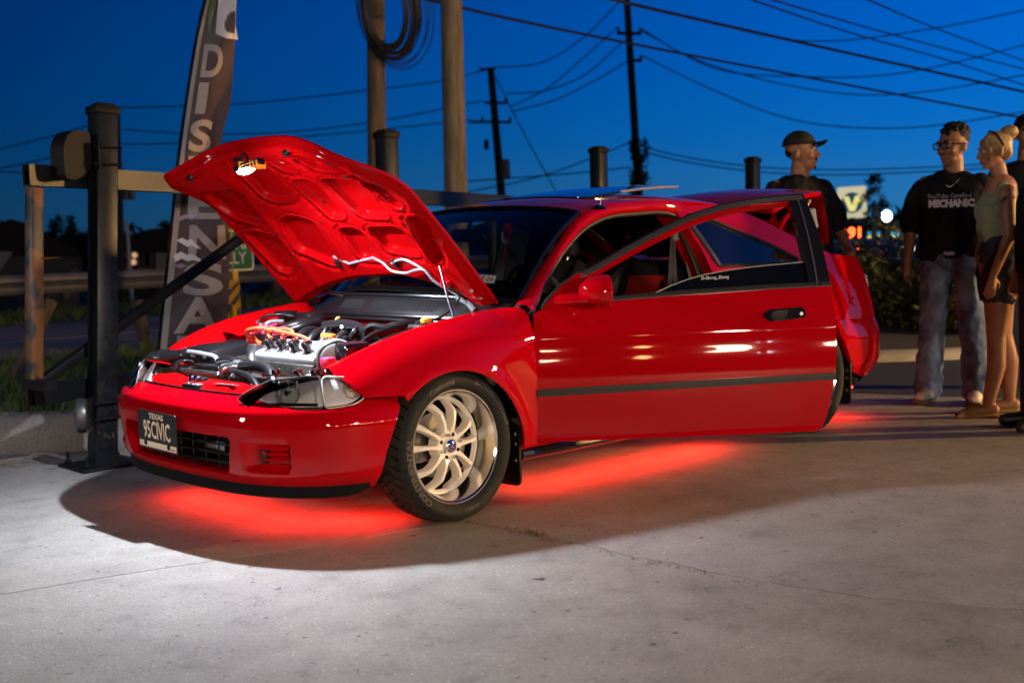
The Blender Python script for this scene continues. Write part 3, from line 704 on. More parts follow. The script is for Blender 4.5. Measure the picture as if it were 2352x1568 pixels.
coil = thing('cable_coil', 'black coil of spare cable hanging on the timber pole', 'cable', at(890, 45, 15.7))
CAB = mat('cable_black', (.008, .008, .009), rough=.5)
for k in range(11):
    rx, rz = (.30+.03*k*random.uniform(.7, 1.2))*.78, (.48+.026*k); cx, cy = 888+random.uniform(-5, 8)+k*1.8, 22+random.uniform(-8, 8)
    P = []
    for i in range(36):
        t = 2*math.pi*i/36; o = at(cx, cy, 15.65+.02*k); P.append(o+CAM_R*rx*math.cos(t)+np.array([0, 0, 1.0])*rz*math.sin(t)+CAM_F*(.25*math.cos(t)))
    mb = MB(); mb.tube(P, .028 if k < 6 else .009, n=5, closed=True); mb.build('cable_loop', CAB, coil)
# ------------------------------------------------------------------ far utility poles
DPOLE = mat('far_pole', (.03, .024, .020), rough=.9)
INS = mat('insulator', (.10, .09, .085), rough=.4)
def armset(t, vx0, vx1, vy, d, pins):
    mb = MB(); mb.tube([at(vx0, vy, d), at(vx1, vy+1, d)], .07, n=6); mb.build('crossarm', DPOLE, t)
    for px in pins:
        mb = MB(); mb.tube([at(px, vy, d), at(px, vy-11, d)], [.07, .06], n=6); mb.build('insulator', INS, t)
p1, _, _ = upole('utility_pole', 'tall far utility pole with vines climbing its foot', (1438, -30), (1466, 430), 46, .13, .20, DPOLE, 'far utility poles')
armset(p1, 1417, 1472, 77, 46, (1421, 1470)); armset(p1, 1452, 1474, 139, 46, (1472,))
mb = MB()
for k in range(26): leaves(mb, at(1467+random.uniform(-14, 16), random.uniform(330, 440), 45.8), (.22, .22, .4), 30, .10)
mb.build('vine', SIL, p1, smooth=False)
p2_, _, _ = upole('utility_pole', 'far utility pole with two crossarms and a grey transformer', (1127, 157), (1152, 450), 55, .16, .24, DPOLE, 'far utility poles')
armset(p2_, 1112, 1164, 236, 55, (1162,)); armset(p2_, 1077, 1174, 280, 55, (1108, 1172)); mb = MB(); mb.tube([at(1100, 160, 55), at(1140, 157, 55)], .06, n=5); mb.build('crossarm', DPOLE, p2_)
mb = MB(); mb.lathe([(.001, .45), (.22, .42), (.24, -.4), (.001, -.45)], 14, None, at(1160, 388, 54.8)); mb.build('transformer', mat('transformer_grey', (.12, .12, .13), rough=.5), p2_)
mb = MB(); mb.lathe([(.001, .25), (.10, .2), (.12, -.2), (.001, -.25)], 10, None, at(1117, 332, 54.8)); mb.build('lamp_arm', DPOLE, p2_)
p3, _, _ = upole('utility_pole', 'dark utility pole with two transformer cans behind the near gate post', (268, 250), (280, 690), 42, .11, .17, DPOLE, 'far utility poles')
for vx in (290, 303):
    mb = MB(); mb.lathe([(.001, .18), (.10, .16), (.11, -.16), (.001, -.18)], 12, None, at(vx, 448, 41.8)); mb.build('transformer', INS, p3)
p4, _, _ = upole('street_pole', 'slim pale street pole in front of the far white house', (291, 508), (303, 690), 34, .05, .07, mat('pale_pole', (.30, .30, .34), rough=.5))
# ------------------------------------------------------------------ overhead wires
WIRE = mat('wire', (.010, .011, .013), rough=.6)
def wire(label, pts, d0, d1, r):
    n = len(pts); P = [at(x, y, d0+(d1-d0)*i/(n-1)) for i, (x, y) in enumerate(pts)]
    if pts[0][1] < -5 or pts[0][0] < -30: P = [P[0]-(P[1]-P[0])*1.6]+P
    if pts[-1][0] > 2390: P = P+[P[-1]+(P[-1]-P[-2])*1.5]
    mb = MB(); mb.tube(curve(P, 48), r, n=5); o = mb.build('overhead_wire', WIRE); tag(o, label, 'wire', 'overhead wires')
wire('thick black cable crossing the sky from the timber poles to the right edge, lower one', [(940, -10), (1180, 46), (1505, 112), (1900, 187), (2400, 281)], 13, 24, .021)
wire('thick black cable crossing the upper sky above the man in the cap', [(1360, -12), (1505, 23), (1900, 112), (2400, 222)], 13, 24, .026)
wire('thin black cable starting at the top edge right of the far pole, lowest of three', [(1690, -12), (1950, 75), (2180, 140), (2400, 212)], 16, 26, .014)
wire('middle of three thin cables at the upper right', [(1730, -12), (2050, 80), (2400, 172)], 16, 26, .014)
wire('uppermost thin cable at the right corner of the sky', [(1960, -14), (2150, 66), (2400, 158)], 16, 26, .013)
far = [('faint sagging line right of the far pole, from its upper arm', [(1472, 66), (1560, 120), (1739, 180), (1973, 218), (2352, 173), (2420, 160)]),
 ('faint sagging line right of the far pole, lowest deep curve', [(1474, 128), (1600, 190), (1829, 277), (2045, 295), (2352, 257), (2420, 245)]),
 ('faint line sagging highest at the right, under the thick cable', [(1474, 72), (1650, 160), (1829, 176), (2010, 175), (2352, 104), (2420, 86)]),
 ('faint line near the top right corner', [(1700, 70), (1811, 92), (1901, 95), (2120, 70), (2420, 10)]),
 ('double telephone line behind the two standing men, upper strand', [(1470, 334), (1505, 345), (1721, 382), (1901, 390), (2117, 385), (2420, 368)]),
 ('double telephone line behind the two standing men, lower strand', [(1470, 345), (1505, 356), (1721, 393), (1901, 402), (2117, 395), (2420, 378)]),
 ('top line from the transformer pole to the tall pole', [(1134, 156), (1245, 144), (1350, 78), (1420, 8)]),
 ('second line from the transformer pole to the tall pole', [(1164, 215), (1245, 210), (1335, 177), (1430, 97)]),
 ('steep line crossing between the transformer pole and the tall pole', [(1174, 245), (1251, 207), (1341, 132), (1420, 62)]),
 ('lowest power line between the transformer pole and the tall pole', [(1174, 257), (1275, 230), (1365, 186), (1450, 136)]),
 ('telephone line rising to the vine-covered pole', [(1050, 446), (1245, 404), (1353, 366), (1452, 325)]),
 ('telephone line running level behind the gate posts', [(1050, 418), (1245, 404), (1353, 395), (1450, 384)]),
 ('guy wire slanting down from the transformer pole', [(1138, 177), (1200, 300), (1280, 445)]),
 ('topmost faint line between the near gate post and the timber poles', [(272, 248), (530, 240), (845, 208), (1020, 185), (1122, 160)]),
 ('middle faint line behind the flag and the bonnet', [(284, 298), (450, 308), (650, 304), (850, 282), (1108, 232)]),
 ('lower faint line passing behind the flag', [(284, 332), (520, 326), (850, 300), (1080, 276)]),
 ('line rising from the left edge to the dark pole, upper', [(-60, 356), (100, 318), (205, 288), (270, 262)]),
 ('line rising from the left edge to the dark pole, lower', [(-60, 398), (100, 366), (205, 336), (272, 306)]),
 ('level cable entering at the left edge beside the gate rail', [(-60, 390), (40, 396), (120, 402)])]
for lb, pts in far: wire(lb, pts, 46, 48, .026)
# ------------------------------------------------------------------ far houses on the left
ROOF = mat('far_roof', (.018, .018, .020), rough=.9, noise=.3, nscale=4); WALLW = mat('far_wall_white', (.30, .31, .36), rough=.8); WALLG = mat('far_wall_grey', (.10, .10, .115), rough=.8); WALLB = mat('far_wall_blue', (.07, .085, .12), rough=.8)
GLSF = mat('far_glass', (.006, .007, .009), rough=.15); LITW = mat('lit_window', (.8, .6, .4), emit=(1, .55, .28), estr=.55); TRIMF = mat('far_trim', (.20, .21, .24), rough=.7)
def fpl(pts, d, th, nm, m_, par):    # upright slab facing the camera, outline from the view at distance d, real depth th
    c0, M3 = facing(150, 600, d); P = [at(x, y, d) for x, y in pts]; n = M3[:, 2]
    k = len(P); V = P+[p-n*th for p in P]; F = [tuple(range(k)), tuple(range(2*k-1, k-1, -1))]+[(i, k+i, k+(i+1) % k, (i+1) % k) for i in range(k)]
    return mk(nm, V, F, m_, par, smooth=False)
hA = thing('house', 'low dark-roofed house with a lit window at the far left', 'house', at(60, 690, 46), 'houses beyond the road')
fpl([(-120, 578), (190, 578), (190, 720), (-120, 720)], 46, 7, 'wall', WALLB, hA)
fpl([(-150, 586), (-60, 530), (25, 503), (60, 512), (160, 560), (215, 590)], 45.5, 8, 'roof', ROOF, hA)
fpl([(-40, 578), (29, 578), (2, 620), (-40, 640)], 45.2, .3, 'gable_wall', WALLW, hA)
fpl([(-40, 632), (70, 632), (70, 640), (-40, 640)], 44.9, .4, 'porch_beam', TRIMF, hA)
for vx in (42, -10): fpl([(vx, 640), (vx+5, 640), (vx+5, 700), (vx, 700)], 44.9, .15, 'porch_post', TRIMF, hA)
w_ = fpl([(9, 634), (38, 634), (38, 654), (9, 654)], 45.6, .1, 'window', TRIMF, hA); fpl([(11, 638), (36, 638), (36, 650), (11, 650)], 45.5, .05, 'pane', LITW, w_)
hS = thing('shed', 'grey pointed shed between the rusty gate end and the near post', 'shed', at(140, 690, 40))
fpl([(104, 668), (112, 650), (178, 611), (184, 640), (182, 715), (106, 715)], 40, 2.5, 'shed_wall', mat('shed_boards', (.10, .095, .095), rough=.85, noise=.25, nscale=8, stretch=(6, 6, .4)), hS)
c, SM = facing(153, 672, 39.7); mb = MB(); mb.prism([(.12*math.cos(t), .2*math.sin(t)) for t in np.linspace(0, 6.28, 14)[:-1]], 0, .1, SM, c); mb.build('shed_vent', mat('vent_tan', (.20, .15, .10), rough=.8), hS)
hB = thing('house', 'two-storey white and grey house seen between the near post and the flag', 'house', at(330, 690, 50), 'houses beyond the road')
fpl([(262, 572), (420, 572), (420, 730), (262, 730)], 50, 8, 'wall', WALLG, hB)
fpl([(255, 580), (270, 545), (320, 536), (360, 524), (420, 524), (440, 580)], 49.4, 9, 'roof', ROOF, hB)
fpl([(358, 576), (388, 576), (388, 662), (366, 660), (358, 640)], 49.6, .3, 'white_wing', WALLW, hB)
fpl([(268, 576), (276, 576), (276, 640), (268, 640)], 49.6, .3, 'white_wing', WALLW, hB)
for q in ((304, 585, 318, 625), (331, 580, 345, 612), (280, 590, 290, 625)):
    w_ = fpl([(q[0]-2, q[1]-2), (q[2]+2, q[1]-2), (q[2]+2, q[3]+2), (q[0]-2, q[3]+2)], 49.7, .1, 'window', TRIMF, hB); fpl([(q[0], q[1]), (q[2], q[1]), (q[2], q[3]), (q[0], q[3])], 49.55, .05, 'pane', GLSF, w_)
fpl([(285, 618), (350, 618), (350, 632), (285, 632)], 49.5, .4, 'balcony', TRIMF, hB)
for (vx, vy) in ((309, 586), (307, 602)):
    mb = MB(); mb.lathe([(.001, .12), (.08, .09), (.11, 0), (.08, -.09), (.001, -.12)], 10, None, at(vx, vy, 49.2)); mb.build('wall_light', LITW, hB)
fpl([(268, 655), (420, 655), (420, 720), (268, 720)], 47, .2, 'garden_fence', mat('far_fence', (.03, .03, .032), rough=.9), hB)
# far trees ------------------------------------------------------------------------
def far_tree(label, cx, top, bot, wid, d, n=40, grp='dark trees beyond the road'):
    f = at(cx, bot, d); t = thing('tree', label, 'tree', (f[0], f[1], gz(f[0], f[1])), grp); mb = MB(); k = d/FPX
    for _ in range(n):
        y = random.uniform(top, bot); w = wid*(.45+.55*math.sin(math.pi*min(1, max(.05, (y-top)/(bot-top)))))
        leaves(mb, at(cx+random.uniform(-w, w)*.5, y, d+random.uniform(-1, 1)), (12*k, 12*k, 10*k), 32, 4.2*k)
    mb.build('crown', SIL, t, smooth=False); mb = MB(); mb.tube([(f[0], f[1], gz(f[0], f[1])-.3), at(cx, (top+bot)/2, d)], [.3, .1], n=7); mb.build('trunk', BARK, t)
far_tree('dark bushy tree between the rusty gate end and the near gate post', 150, 498, 640, 110, 56, 70)
far_tree('dark tree behind the far left house roof', 0, 512, 640, 90, 62, 40)
far_tree('low dark tree right of the near gate post', 235, 560, 690, 80, 58, 40)
far_tree('dark tree behind the two-storey house', 385, 512, 600, 60, 66, 30)
far_tree('dark tree behind the bonnet and the street sign', 600, 560, 720, 170, 48, 60)
far_tree('slender dark tree right of the lit petrol sign', 2008, 402, 520, 44, 62, 34, None)
far_tree('small dark tree top near the bright lamp', 2030, 462, 530, 26, 64, 12, None)
mb = MB()
for k in range(240):
    vx = -100+k*11+random.uniform(-5, 5); leaves(mb, at(vx, (565-vx*.026)+random.uniform(-10, 22), 95), (2.2, 2.2, 1.0), 26, .55)
tag(mb.build('tree_line', SIL, smooth=False), 'dark distant tree line along the horizon', 'trees', kind='stuff')
# ------------------------------------------------------------------ petrol station on the right
PS = 72; K = PS/FPX
c, SM = facing(1957, 465, PS)
sg = thing('petrol_sign', 'lit cream petrol station sign with a yellow V on a blue disc', 'sign', (c[0], c[1], gz(c[0], c[1])))
def em(n, col, e): return mat(n, col, rough=.5, emit=col, estr=e)
rot5 = math.radians(2); ca, sa = math.cos(rot5), math.sin(rot5)
SM = SM @ np.array([[ca, -sa, 0], [sa, ca, 0], [0, 0, 1]])
mb = MB(); mb.prism(round_poly([(-32*K, -36*K), (32*K, -36*K), (32*K, 36*K), (-32*K, 36*K)], 5*K), -.4, 0, SM, c); mb.build('sign_box', em('sign_cream_lit', (.80, .72, .46), .62), sg, smooth=False)
mb = MB(); mb.prism([(24*K*math.cos(t), (24*math.sin(t)-1)*K) for t in np.linspace(0, 6.283, 40)[:-1]], .01, .04, SM, c); mb.build('emblem_disc', em('sign_blue_lit', (.010, .085, .14), .5), sg, smooth=False)
Vp = [(-19, 14), (-7, 14), (0, -8), (7, 14), (19, 15), (6, -20), (-6, -20)]
mb = MB(); mb.prism([(a*K, b*K) for a, b in Vp], .05, .08, SM, c); mb.build('emblem_letter', em('sign_yellow_lit', (.90, .80, .30), .8), sg, smooth=False)
mb = MB(); mb.prism([(a*K, b*K) for a, b in ((2, -3), (24, 9), (23, 4), (3, -8))], .085, .10, SM, c); mb.build('emblem_swoosh', em('sign_gold_lit', (.75, .58, .05), .8), sg, smooth=False)
V, F = text_verts('Valero', 9*K, 0, 0); mk('sign_name', np.array([(v[0]+8*K, v[1]-41*K, 0) for v in V]) @ SM.T+c, F, em('sign_name_lit', (.3, .3, .3), .3), sg, smooth=False)
mb = MB(); mb.tube([(c[0], c[1], gz(c[0], c[1])), c-np.array([0, 0, .9])], .2, n=8); mb.build('sign_post', DPOLE, sg)
c, SM = facing(1955, 550, 66); K = 66/FPX
pb = thing('price_board', 'dark price board with glowing red digits below the petrol sign', 'price board', (c[0], c[1], gz(c[0], c[1])))
mb = MB(); mb.prism([(-30*K, -34*K), (36*K, -34*K), (36*K, 34*K), (-30*K, 34*K)], -.3, 0, SM, c); mb.build('board', mat('board_dark', (.012, .012, .014), rough=.6), pb, smooth=False)
REDL = mat('led_red', (1, .12, .03), emit=(1, .10, .02), estr=5)
for tx, dx, dy, sz in (('A2', -22, 22, 15), ('91', 10, 14, 34), ('57', 10, -20, 26)):
    V, F = text_verts(tx, sz*K, 0, .02); mk('price_digits', np.array([(v[0]+dx*K, v[1]+dy*K, .03) for v in V]) @ SM.T+c, F, REDL, pb, smooth=False)
mb = MB(); mb.tube([(c[0], c[1], gz(c[0], c[1])-.2), c], .15, n=8); mb.build('board_post', DPOLE, pb)
can = thing('petrol_canopy', 'long dark petrol station canopy with blue and yellow lit fascia', 'canopy', at(2060, 600, 68))
fpl([(1900, 505), (2130, 505), (2400, 500), (2400, 522), (2130, 530), (1900, 527)], 68, 9, 'canopy_roof', mat('canopy_dark', (.035, .038, .055), rough=.7), can)
for (x0, x1, y0, y1, cc, e_) in ((1993, 2022, 532, 541, (.05, .35, .6), .7), (1993, 2022, 541, 548, (.85, .75, .15), .9), (1993, 2022, 548, 566, (1, .97, .85), 1.6), (2052, 2072, 533, 541, (.05, .4, .65), .8), (2047, 2075, 541, 549, (.85, .75, .2), .9), (2072, 2120, 541, 545, (.8, .75, .3), .5), (2052, 2082, 549, 566, (1, .97, .9), 1.6), (2085, 2130, 548, 575, (1, 1, .95), 2.5)):
    fpl([(x0, y0), (x1, y0), (x1, y1), (x0, y1)], 67, .2, 'fascia_panel', em('fascia_%d_%d' % (x0, y0), cc, e_), can)
for vx in (1998, 2065, 2115):
    mb = MB(); q = at(vx, 545, 69); mb.tube([(q[0], q[1], gz(q[0], q[1])-.2), q], .18, n=8); mb.build('canopy_column', DPOLE, can)
q = at(2037, 496, 60); bl = thing('flood_light', 'bright white flood light above the hedge', 'lamp', (q[0], q[1], gz(q[0], q[1])))
mb = MB(); mb.lathe([(.001, .26), (.15, .2), (.23, .05), (.21, -.12), (.1, -.24), (.001, -.26)], 16, None, q); mb.build('lamp_globe', mat('flood_white', (1, 1, 1), emit=(.92, .97, 1), estr=22), bl)
mb = MB(); mb.tube([(q[0], q[1], gz(q[0], q[1])-.2), q-np.array([0, 0, .2])], .06, n=7); mb.build('lamp_post', DPOLE, bl)
for vx, vy, cc in ((2214, 630, (1, .9, .6)), (2176, 618, (.9, .95, 1)), (2100, 627, (.1, 1, .2))):
    pass
# ------------------------------------------------------------------ the red coupe
PAINT = mat('red_paint', (.37, .0004, .004), rough=.5, coat=.7, coat_rough=.028, spec=.0)
PAINT_DIM = mat('red_paint_dimmed', (.29, .001, .002), rough=.5, coat=.15, coat_rough=.10, spec=.0)  # same red as the body, darkened to dim the lamp-lit inner side
BLKP = mat('black_plastic', (.006, .006, .0065), rough=.38, spec=.35, bump=.05, bscale=400)
BLKG = mat('black_gloss', (.008, .008, .009), rough=.12, coat=.5)
BLKM = mat('black_matte', (.004, .004, .0045), rough=.8, spec=.15)
RUB = mat('rubber_seal', (.009, .009, .010), rough=.5, spec=.4)
CHROME = mat('chrome', (.75, .76, .78), rough=.08, metal=1)
STEEL = mat('steel', (.45, .45, .46), rough=.35, metal=1, rvar=.1, nscale=30)
CLR = glass_mat('clear_lens', (.93, .95, .96), 1.0)
GLASS = glass_mat('windscreen_glass', (.42, .47, .46), 1.0)
TINT = mat('tinted_glass', (.004, .005, .008), rough=.02, coat=.4, spec=.4)
CHAR = mat('charcoal_cloth', (.018, .018, .020), rough=.9, noise=.3, nscale=120)
GREYI = mat('grey_trim', (.20, .20, .20), rough=.7)
car = thing('sports_coupe', 'red two-door coupe with raised bonnet, open driver door and open boot lid', 'car', (-1.3, 0, 0))
Wx = spl([-3.5, -3.35, -3.2, -3.0, -2.62, -1.74, -1.2, -.42, 0, .30, .45, .62], [.715, .757, .788, .813, .834, .845, .848, .845, .840, .822, .785, .70])
ZT = spl([-.45, -.375, -.13, .099, .315, .5, .62], [.829, .821, .795, .760, .702, .626, .57])
def arch_bump(x, z, cx, cz, a, b):
    r = math.hypot((x-cx)/a, (z-cz)/b)
    return .012*math.exp(-((r-1.04)/.07)**2)
def side_y(x, z):
    w = Wx(x)
    if z < .45: w -= .016*((.45-z)/.22)**2
    if z < .30: w -= .10*(.30-z)**1.3
    # door and quarter shape
    k1 = .05*(max(0, z-.47)/.35)**2
    if z > .88:
        k1 = .05*(.41/.35)**2+.335*(z-.88)+.62*(z-.88)**2
    # fender shape
    if x > -.5:
        s = max(0, (z-.50)/(ZT(min(.6, x))-.50)); p = 5.5+(2.4-5.5)*smoothstep(-.42, .35, x)
        k2 = .165*min(s, 1.06)**p
        f = smoothstep(-.46, -.30, x); k1 = k1*(1-f)+k2*f
    w -= k1
    w += arch_bump(x, z, .03, .225, .365, .378)*smoothstep(.10, .30, z)+.8*arch_bump(x, z, -2.60, .27, .36, .35)*smoothstep(.15, .35, z)
    # shallow waist crease
    w += .006*math.exp(-((z-.70)/.035)**2)*(1 if x < -.3 else max(0, 1-(x+.3)/.4))*smoothstep(-2.3, -1.7, x)
    return w
def sideL(x, z): return (x, side_y(x, z), z)
def sideR(x, z): return (x, -side_y(x, z), z)
def arc(cx, cz, a, b, t0, t1, n=28): return [(cx+a*math.cos(t0+(t1-t0)*i/n), cz+b*math.sin(t0+(t1-t0)*i/n)) for i in range(n+1)]
# fenders
fen = [(-.412, .25), (-.414, .60), (-.418, .80), (-.40, .822)]+[(x, ZT(x)) for x in np.linspace(-.36, .46, 16)]
fen += [(.47, .622), (.452, .585), (.425, .541)]
aF = arc(.03, .225, .365, .378, math.acos((.267-.03)/.365), math.pi-.10, 30)
fen += [(.35, .538), (.283, .536)]+aF+[(-.34, .25)]
for nm, fn in (('front_fender', sideL), ('front_fender', sideR)):
    panel(nm, fen, fn, PAINT, car, step=.03, th=.02)
# inner edge flange of the fenders, folded into the engine bay
for s in (1, -1):
    xs = np.linspace(-.40, .46, 22)
    c1 = [(x, s*(side_y(x, ZT(x))-.001), ZT(x)-.001) for x in xs]
    c2 = [(x, s*(side_y(x, ZT(x))-.035), ZT(x)-.004) for x in xs]
    c3 = [(x, s*(side_y(x, ZT(x))-.05), ZT(x)-.035) for x in xs]
    loft('fender_gutter', [c1, c2, c3], PAINT_DIM, car, n=22, flip=(s > 0))
# front bumper ----------------------------------------------------------------
plan = [(.80, 0), (.797, .15), (.787, .30), (.766, .43), (.730, .545), (.672, .65), (.590, .737), (.47, .803), (.32, .838), (.2, .845)]
pl_u = [0]
for i in range(1, len(plan)): pl_u.append(pl_u[-1]+math.hypot(plan[i][0]-plan[i-1][0], plan[i][1]-plan[i-1][1]))
pfx = spl(pl_u, [p[0] for p in plan]); pfy = spl(pl_u, [p[1] for p in plan])
boff = spl([.15, .20, .215, .235, .26, .30, .40, .44, .47, .50, .52, .545, .57], [-.075, -.062, -.05, -.03, -.016, -.006, 0, 0, -.005, -.018, -.045, -.088, -.12])
def plan_pt(u, off):
    s = 1 if u >= 0 else -1; a = abs(u)
    x, y = pfx(a), pfy(a); dx, dy = pfx(a+.004)-pfx(max(0, a-.004)), pfy(a+.004)-pfy(max(0, a-.004))
    if a < .004: dx, dy = 0, 1
    L = math.hypot(dx, dy); nx, ny = dy/L, -dx/L
    return x+nx*off, s*(y+ny*off)
def fogdip(u, z):
    a = abs(u)
    if a < .44 or a > .74 or z < .26 or z > .42: return 0
    e = smoothstep(.455, .53, a)*(1-smoothstep(.655, .672, a))*smoothstep(.285, .297, z)*(1-smoothstep(.383, .392, z))
    return -.045*e
def bump_s(u, z):
    o = boff(z)+fogdip(u, z)
    o -= .010*smoothstep(.50, .53, abs(u))*0
    x, y = plan_pt(u, o); return (x, y, z)
u_of_x = lambda xx: next(u for u in np.linspace(.5, pl_u[-1], 900) if pfx(u) <= xx)
ue = u_of_x(.285)
half = [(ue, .527), (u_of_x(.43), .531)]
lampb = [(u_of_x(.46), .522), (u_of_x(.53), .510), (u_of_x(.60), .505), (u_of_x(.66), .508), (u_of_x(.70), .520), (.405, .545)]
half += lampb
rear_edge = [(u_of_x(.40), .205), (u_of_x(.392), .24), (u_of_x(.370), .34), (u_of_x(.330), .44), (ue, .527)]
top = [(u, z) for u, z in half]+[(.30, .549), (.15, .545)]
bot = [(0, .205), (.2, .205), (.4, .205), (.6, .205), (.8, .205)]
right_half = bot+rear_edge[:-1]+top     # 0..ue
left_half = [(-u, z) for u, z in right_half if u > 0][::-1]
outline = right_half+left_half
gr_hole = round_poly([(-.415, .402), (-.385, .258), (.385, .258), (.415, .402)], .03)
bumper = panel('front_bumper', outline, bump_s, PAINT, car, step=.018, holes=[gr_hole], th=.02)
# grille opening: depth walls, slats and dark mesh behind
mb = MB(); hp = resample(gr_hole, .03); n = len(hp)
V = [bump_s(*q) for q in hp]; V2 = [(p[0]-.10, p[1]*.97, p[2]) for p in V]
mb.add(V+V2, [(i, (i+1) % n, n+(i+1) % n, n+i) for i in range(n)]); mb.build('grille_opening_wall', PAINT, bumper)
for zz in (.292, .325, .360):
    mb = MB(); mb.tube([(plan_pt(u, -.05)[0], plan_pt(u, -.05)[1], zz) for u in np.linspace(-.42, .42, 25)], .005, n=6)
    mb.build('grille_slat', BLKP, bumper)
for uu in np.linspace(-.36, .36, 9):
    mb = MB(); p = plan_pt(uu, -.06); mb.tube([(p[0], p[1], .25), (p[0]+.004, p[1], .33), (p[0], p[1], .41)], .0035, n=5); mb.build('grille_rib', BLKP, bumper)
mb = MB(); mb.box((.66, 0, .33), (.02, .95, .20)); mb.build('grille_backing', BLKM, bumper)
mb = MB(); mb.box((.685, .16, .335), (.015, .14, .035), bev=.005); mb.build('condenser_bracket', STEEL, bumper)
# fog lamp blank slats
for s in (1, -1):
    for zz in (.305, .326, .347, .368):
        mb = MB(); mb.tube([(*plan_pt(s*u, -.022), zz) for u in np.linspace(.535, .66, 10)], .0065, n=6); mb.build('bumper_vent_slat', PAINT, bumper)
    p = plan_pt(s*.555, -.03); mb = MB(); mb.box((p[0], p[1], .336), (.03, .02, .05), bev=.005); mb.build('tow_bracket', BLKP, bumper)
# black lip under the bumper
ul = u_of_x(.425)
lip = [(u, .225) for u in np.linspace(-ul, ul, 9)]+[(ul, .208), (ul-.06, .186)]+[(u, .181) for u in np.linspace(ul-.1, -ul+.1, 9)]+[(-ul+.06, .186), (-ul, .208)]
panel('front_lip', lip, lambda u, z: (*plan_pt(u, -.040-.10*max(0, .19-z)), z), BLKM, bumper, step=.04, th=.01)
tp = [(*plan_pt(u, -.055),) for u in np.linspace(-ul, ul, 24)]
mb = MB(); n_ = len(tp); mb.add([(x, y, .207) for x, y in tp]+[(.30, -.70, .207), (.30, .70, .207)], [tuple(range(n_))+(n_+1, n_)]); mb.build('light_block_tray', BLKM, car, smooth=False)  # unseen tray added to stop lamp light leaking out under the bumper
# headlamps --------------------------------------------------------------------
SILV = mat('lamp_reflector', (.95, .96, 1.0), rough=.34, metal=.25, bump=.5, bscale=28)
SILV2 = mat('bowl_silver', (.80, .81, .84), rough=.22, metal=.7, bump=.6, bscale=90)
BLKR = mat('lamp_bezel', (.05, .05, .055), rough=.3, metal=.6)
AMB = mat('amber_bulb', (.9, .16, .02), rough=.2, emit=(1, .2, .02), estr=.0)
RED_L = mat('red_lens', (.45, .005, .01), rough=.06, coat=1)
WHT_L = mat('white_lens', (.75, .75, .75), rough=.1, coat=1)
loff = spl([.48, .505, .54, .58, .625, .65], [-.030, -.038, -.052, -.078, -.125, -.16])
def lamp_pt(u, z, d=0): return (*plan_pt(u, loff(z)+d), z)
u0, u1, u2 = .405, u_of_x(.575), u_of_x(.425)
for s in (1, -1):
    hl = [(u0, .538), (u0+.05, .517), (u0+.12, .508), (u1-.01, .509), (u1-.014, .56), (u1-.028, .618), (u1-.09, .622), (u0+.13, .608), (u0+.06, .578), (u0+.015, .553)]
    hl = round_poly(hl, .02)
    cl = round_poly([(u1-.006, .509), (u1+.10, .516), (u2-.03, .527), (u2+.004, .545), (u2-.03, .585), (u1+.12, .612), (u1-.02, .619), (u1-.012, .56)], .025)
    hsg = panel('headlamp', [(s*u, z) for u, z in hl], lambda u, z: lamp_pt(u, z, -.055), SILV, car, step=.012, th=.005)
    panel('lens', [(s*u, z) for u, z in hl], lambda u, z: lamp_pt(u, z, .002), CLR, hsg, step=.015, th=.004)
    # reflector bowl and bulb shield
    cu = (u0+u1)/2+.02; c = np.array(lamp_pt(s*cu, .56, -.035)); nrm = np.array([.82, s*.55, .12]); Mx = frame(nrm)
    mb = MB(); mb.lathe([(.012, -.03), (.03, -.02), (.046, 0.0), (.050, .008)], 24, Mx, c); mb.build('reflector_bowl', SILV2, hsg)
    mb = MB(); mb.lathe([(.001, .018), (.010, .016), (.012, .0), (.012, -.03)], 14, Mx, c); mb.build('bulb', CHROME, hsg)
    mb = MB(); mb.tube([lamp_pt(s*u, z, -.03) for u, z in ((u0+.06, .535), (u0+.14, .522), (u1-.04, .520))], .006, n=6); mb.build('lamp_bezel', BLKR, hsg)
    for q in (u0+.07, u0+.17):
        mb = MB(); mb.lathe([(.001, .004), (.006, .003), (.007, 0)], 10, Mx, lamp_pt(s*q, .515, .001)); mb.build('lens_screw', CHROME, hsg)
    for q in (-.5, 0, .5):
        mb = MB(); qc = c+Mx[:, 0]*.02+Mx[:, 1]*q*.07; mb.box(qc, (.05, .004, .012), rot=Mx); mb.build('lens_flute', SILV, hsg)
    chg = panel('corner_lamp', [(s*u, z) for u, z in cl], lambda u, z: lamp_pt(u, z, -.04), SILV, car, step=.012, th=.005)
    panel('lens', [(s*u, z) for u, z in cl], lambda u, z: lamp_pt(u, z, .002), CLR, chg, step=.015, th=.004)
    ch = resample(cl, .012); mb = MB(); mb.tube([lamp_pt(s*q[0], q[1], .001) for q in ch], .0028, n=6, closed=True)
    mb.build('lens_rim', mat('lamp_rim', (.55, .56, .55), rough=.15, coat=1), chg)
    ch = resample(hl, .012); mb = MB(); mb.tube([lamp_pt(s*q[0], q[1], .0) for q in ch], .0022, n=6, closed=True)
    mb.build('lens_rim', mat('lamp_rim2', (.10, .10, .11), rough=.12, coat=1), hsg)
    c = np.array(lamp_pt(s*(u1+.12), .563, -.022)); Mx = frame((.6, s*.75, .2))
    mb = MB(); mb.lathe([(.010, -.02), (.024, -.010), (.032, .004)], 8, Mx, c); mb.build('reflector_bowl', SILV2, chg, smooth=False)
    mb = MB(); mb.lathe([(.001, .008), (.005, .007), (.007, 0), (.007, -.02)], 14, Mx, c); mb.build('indicator_bulb', AMB, chg)
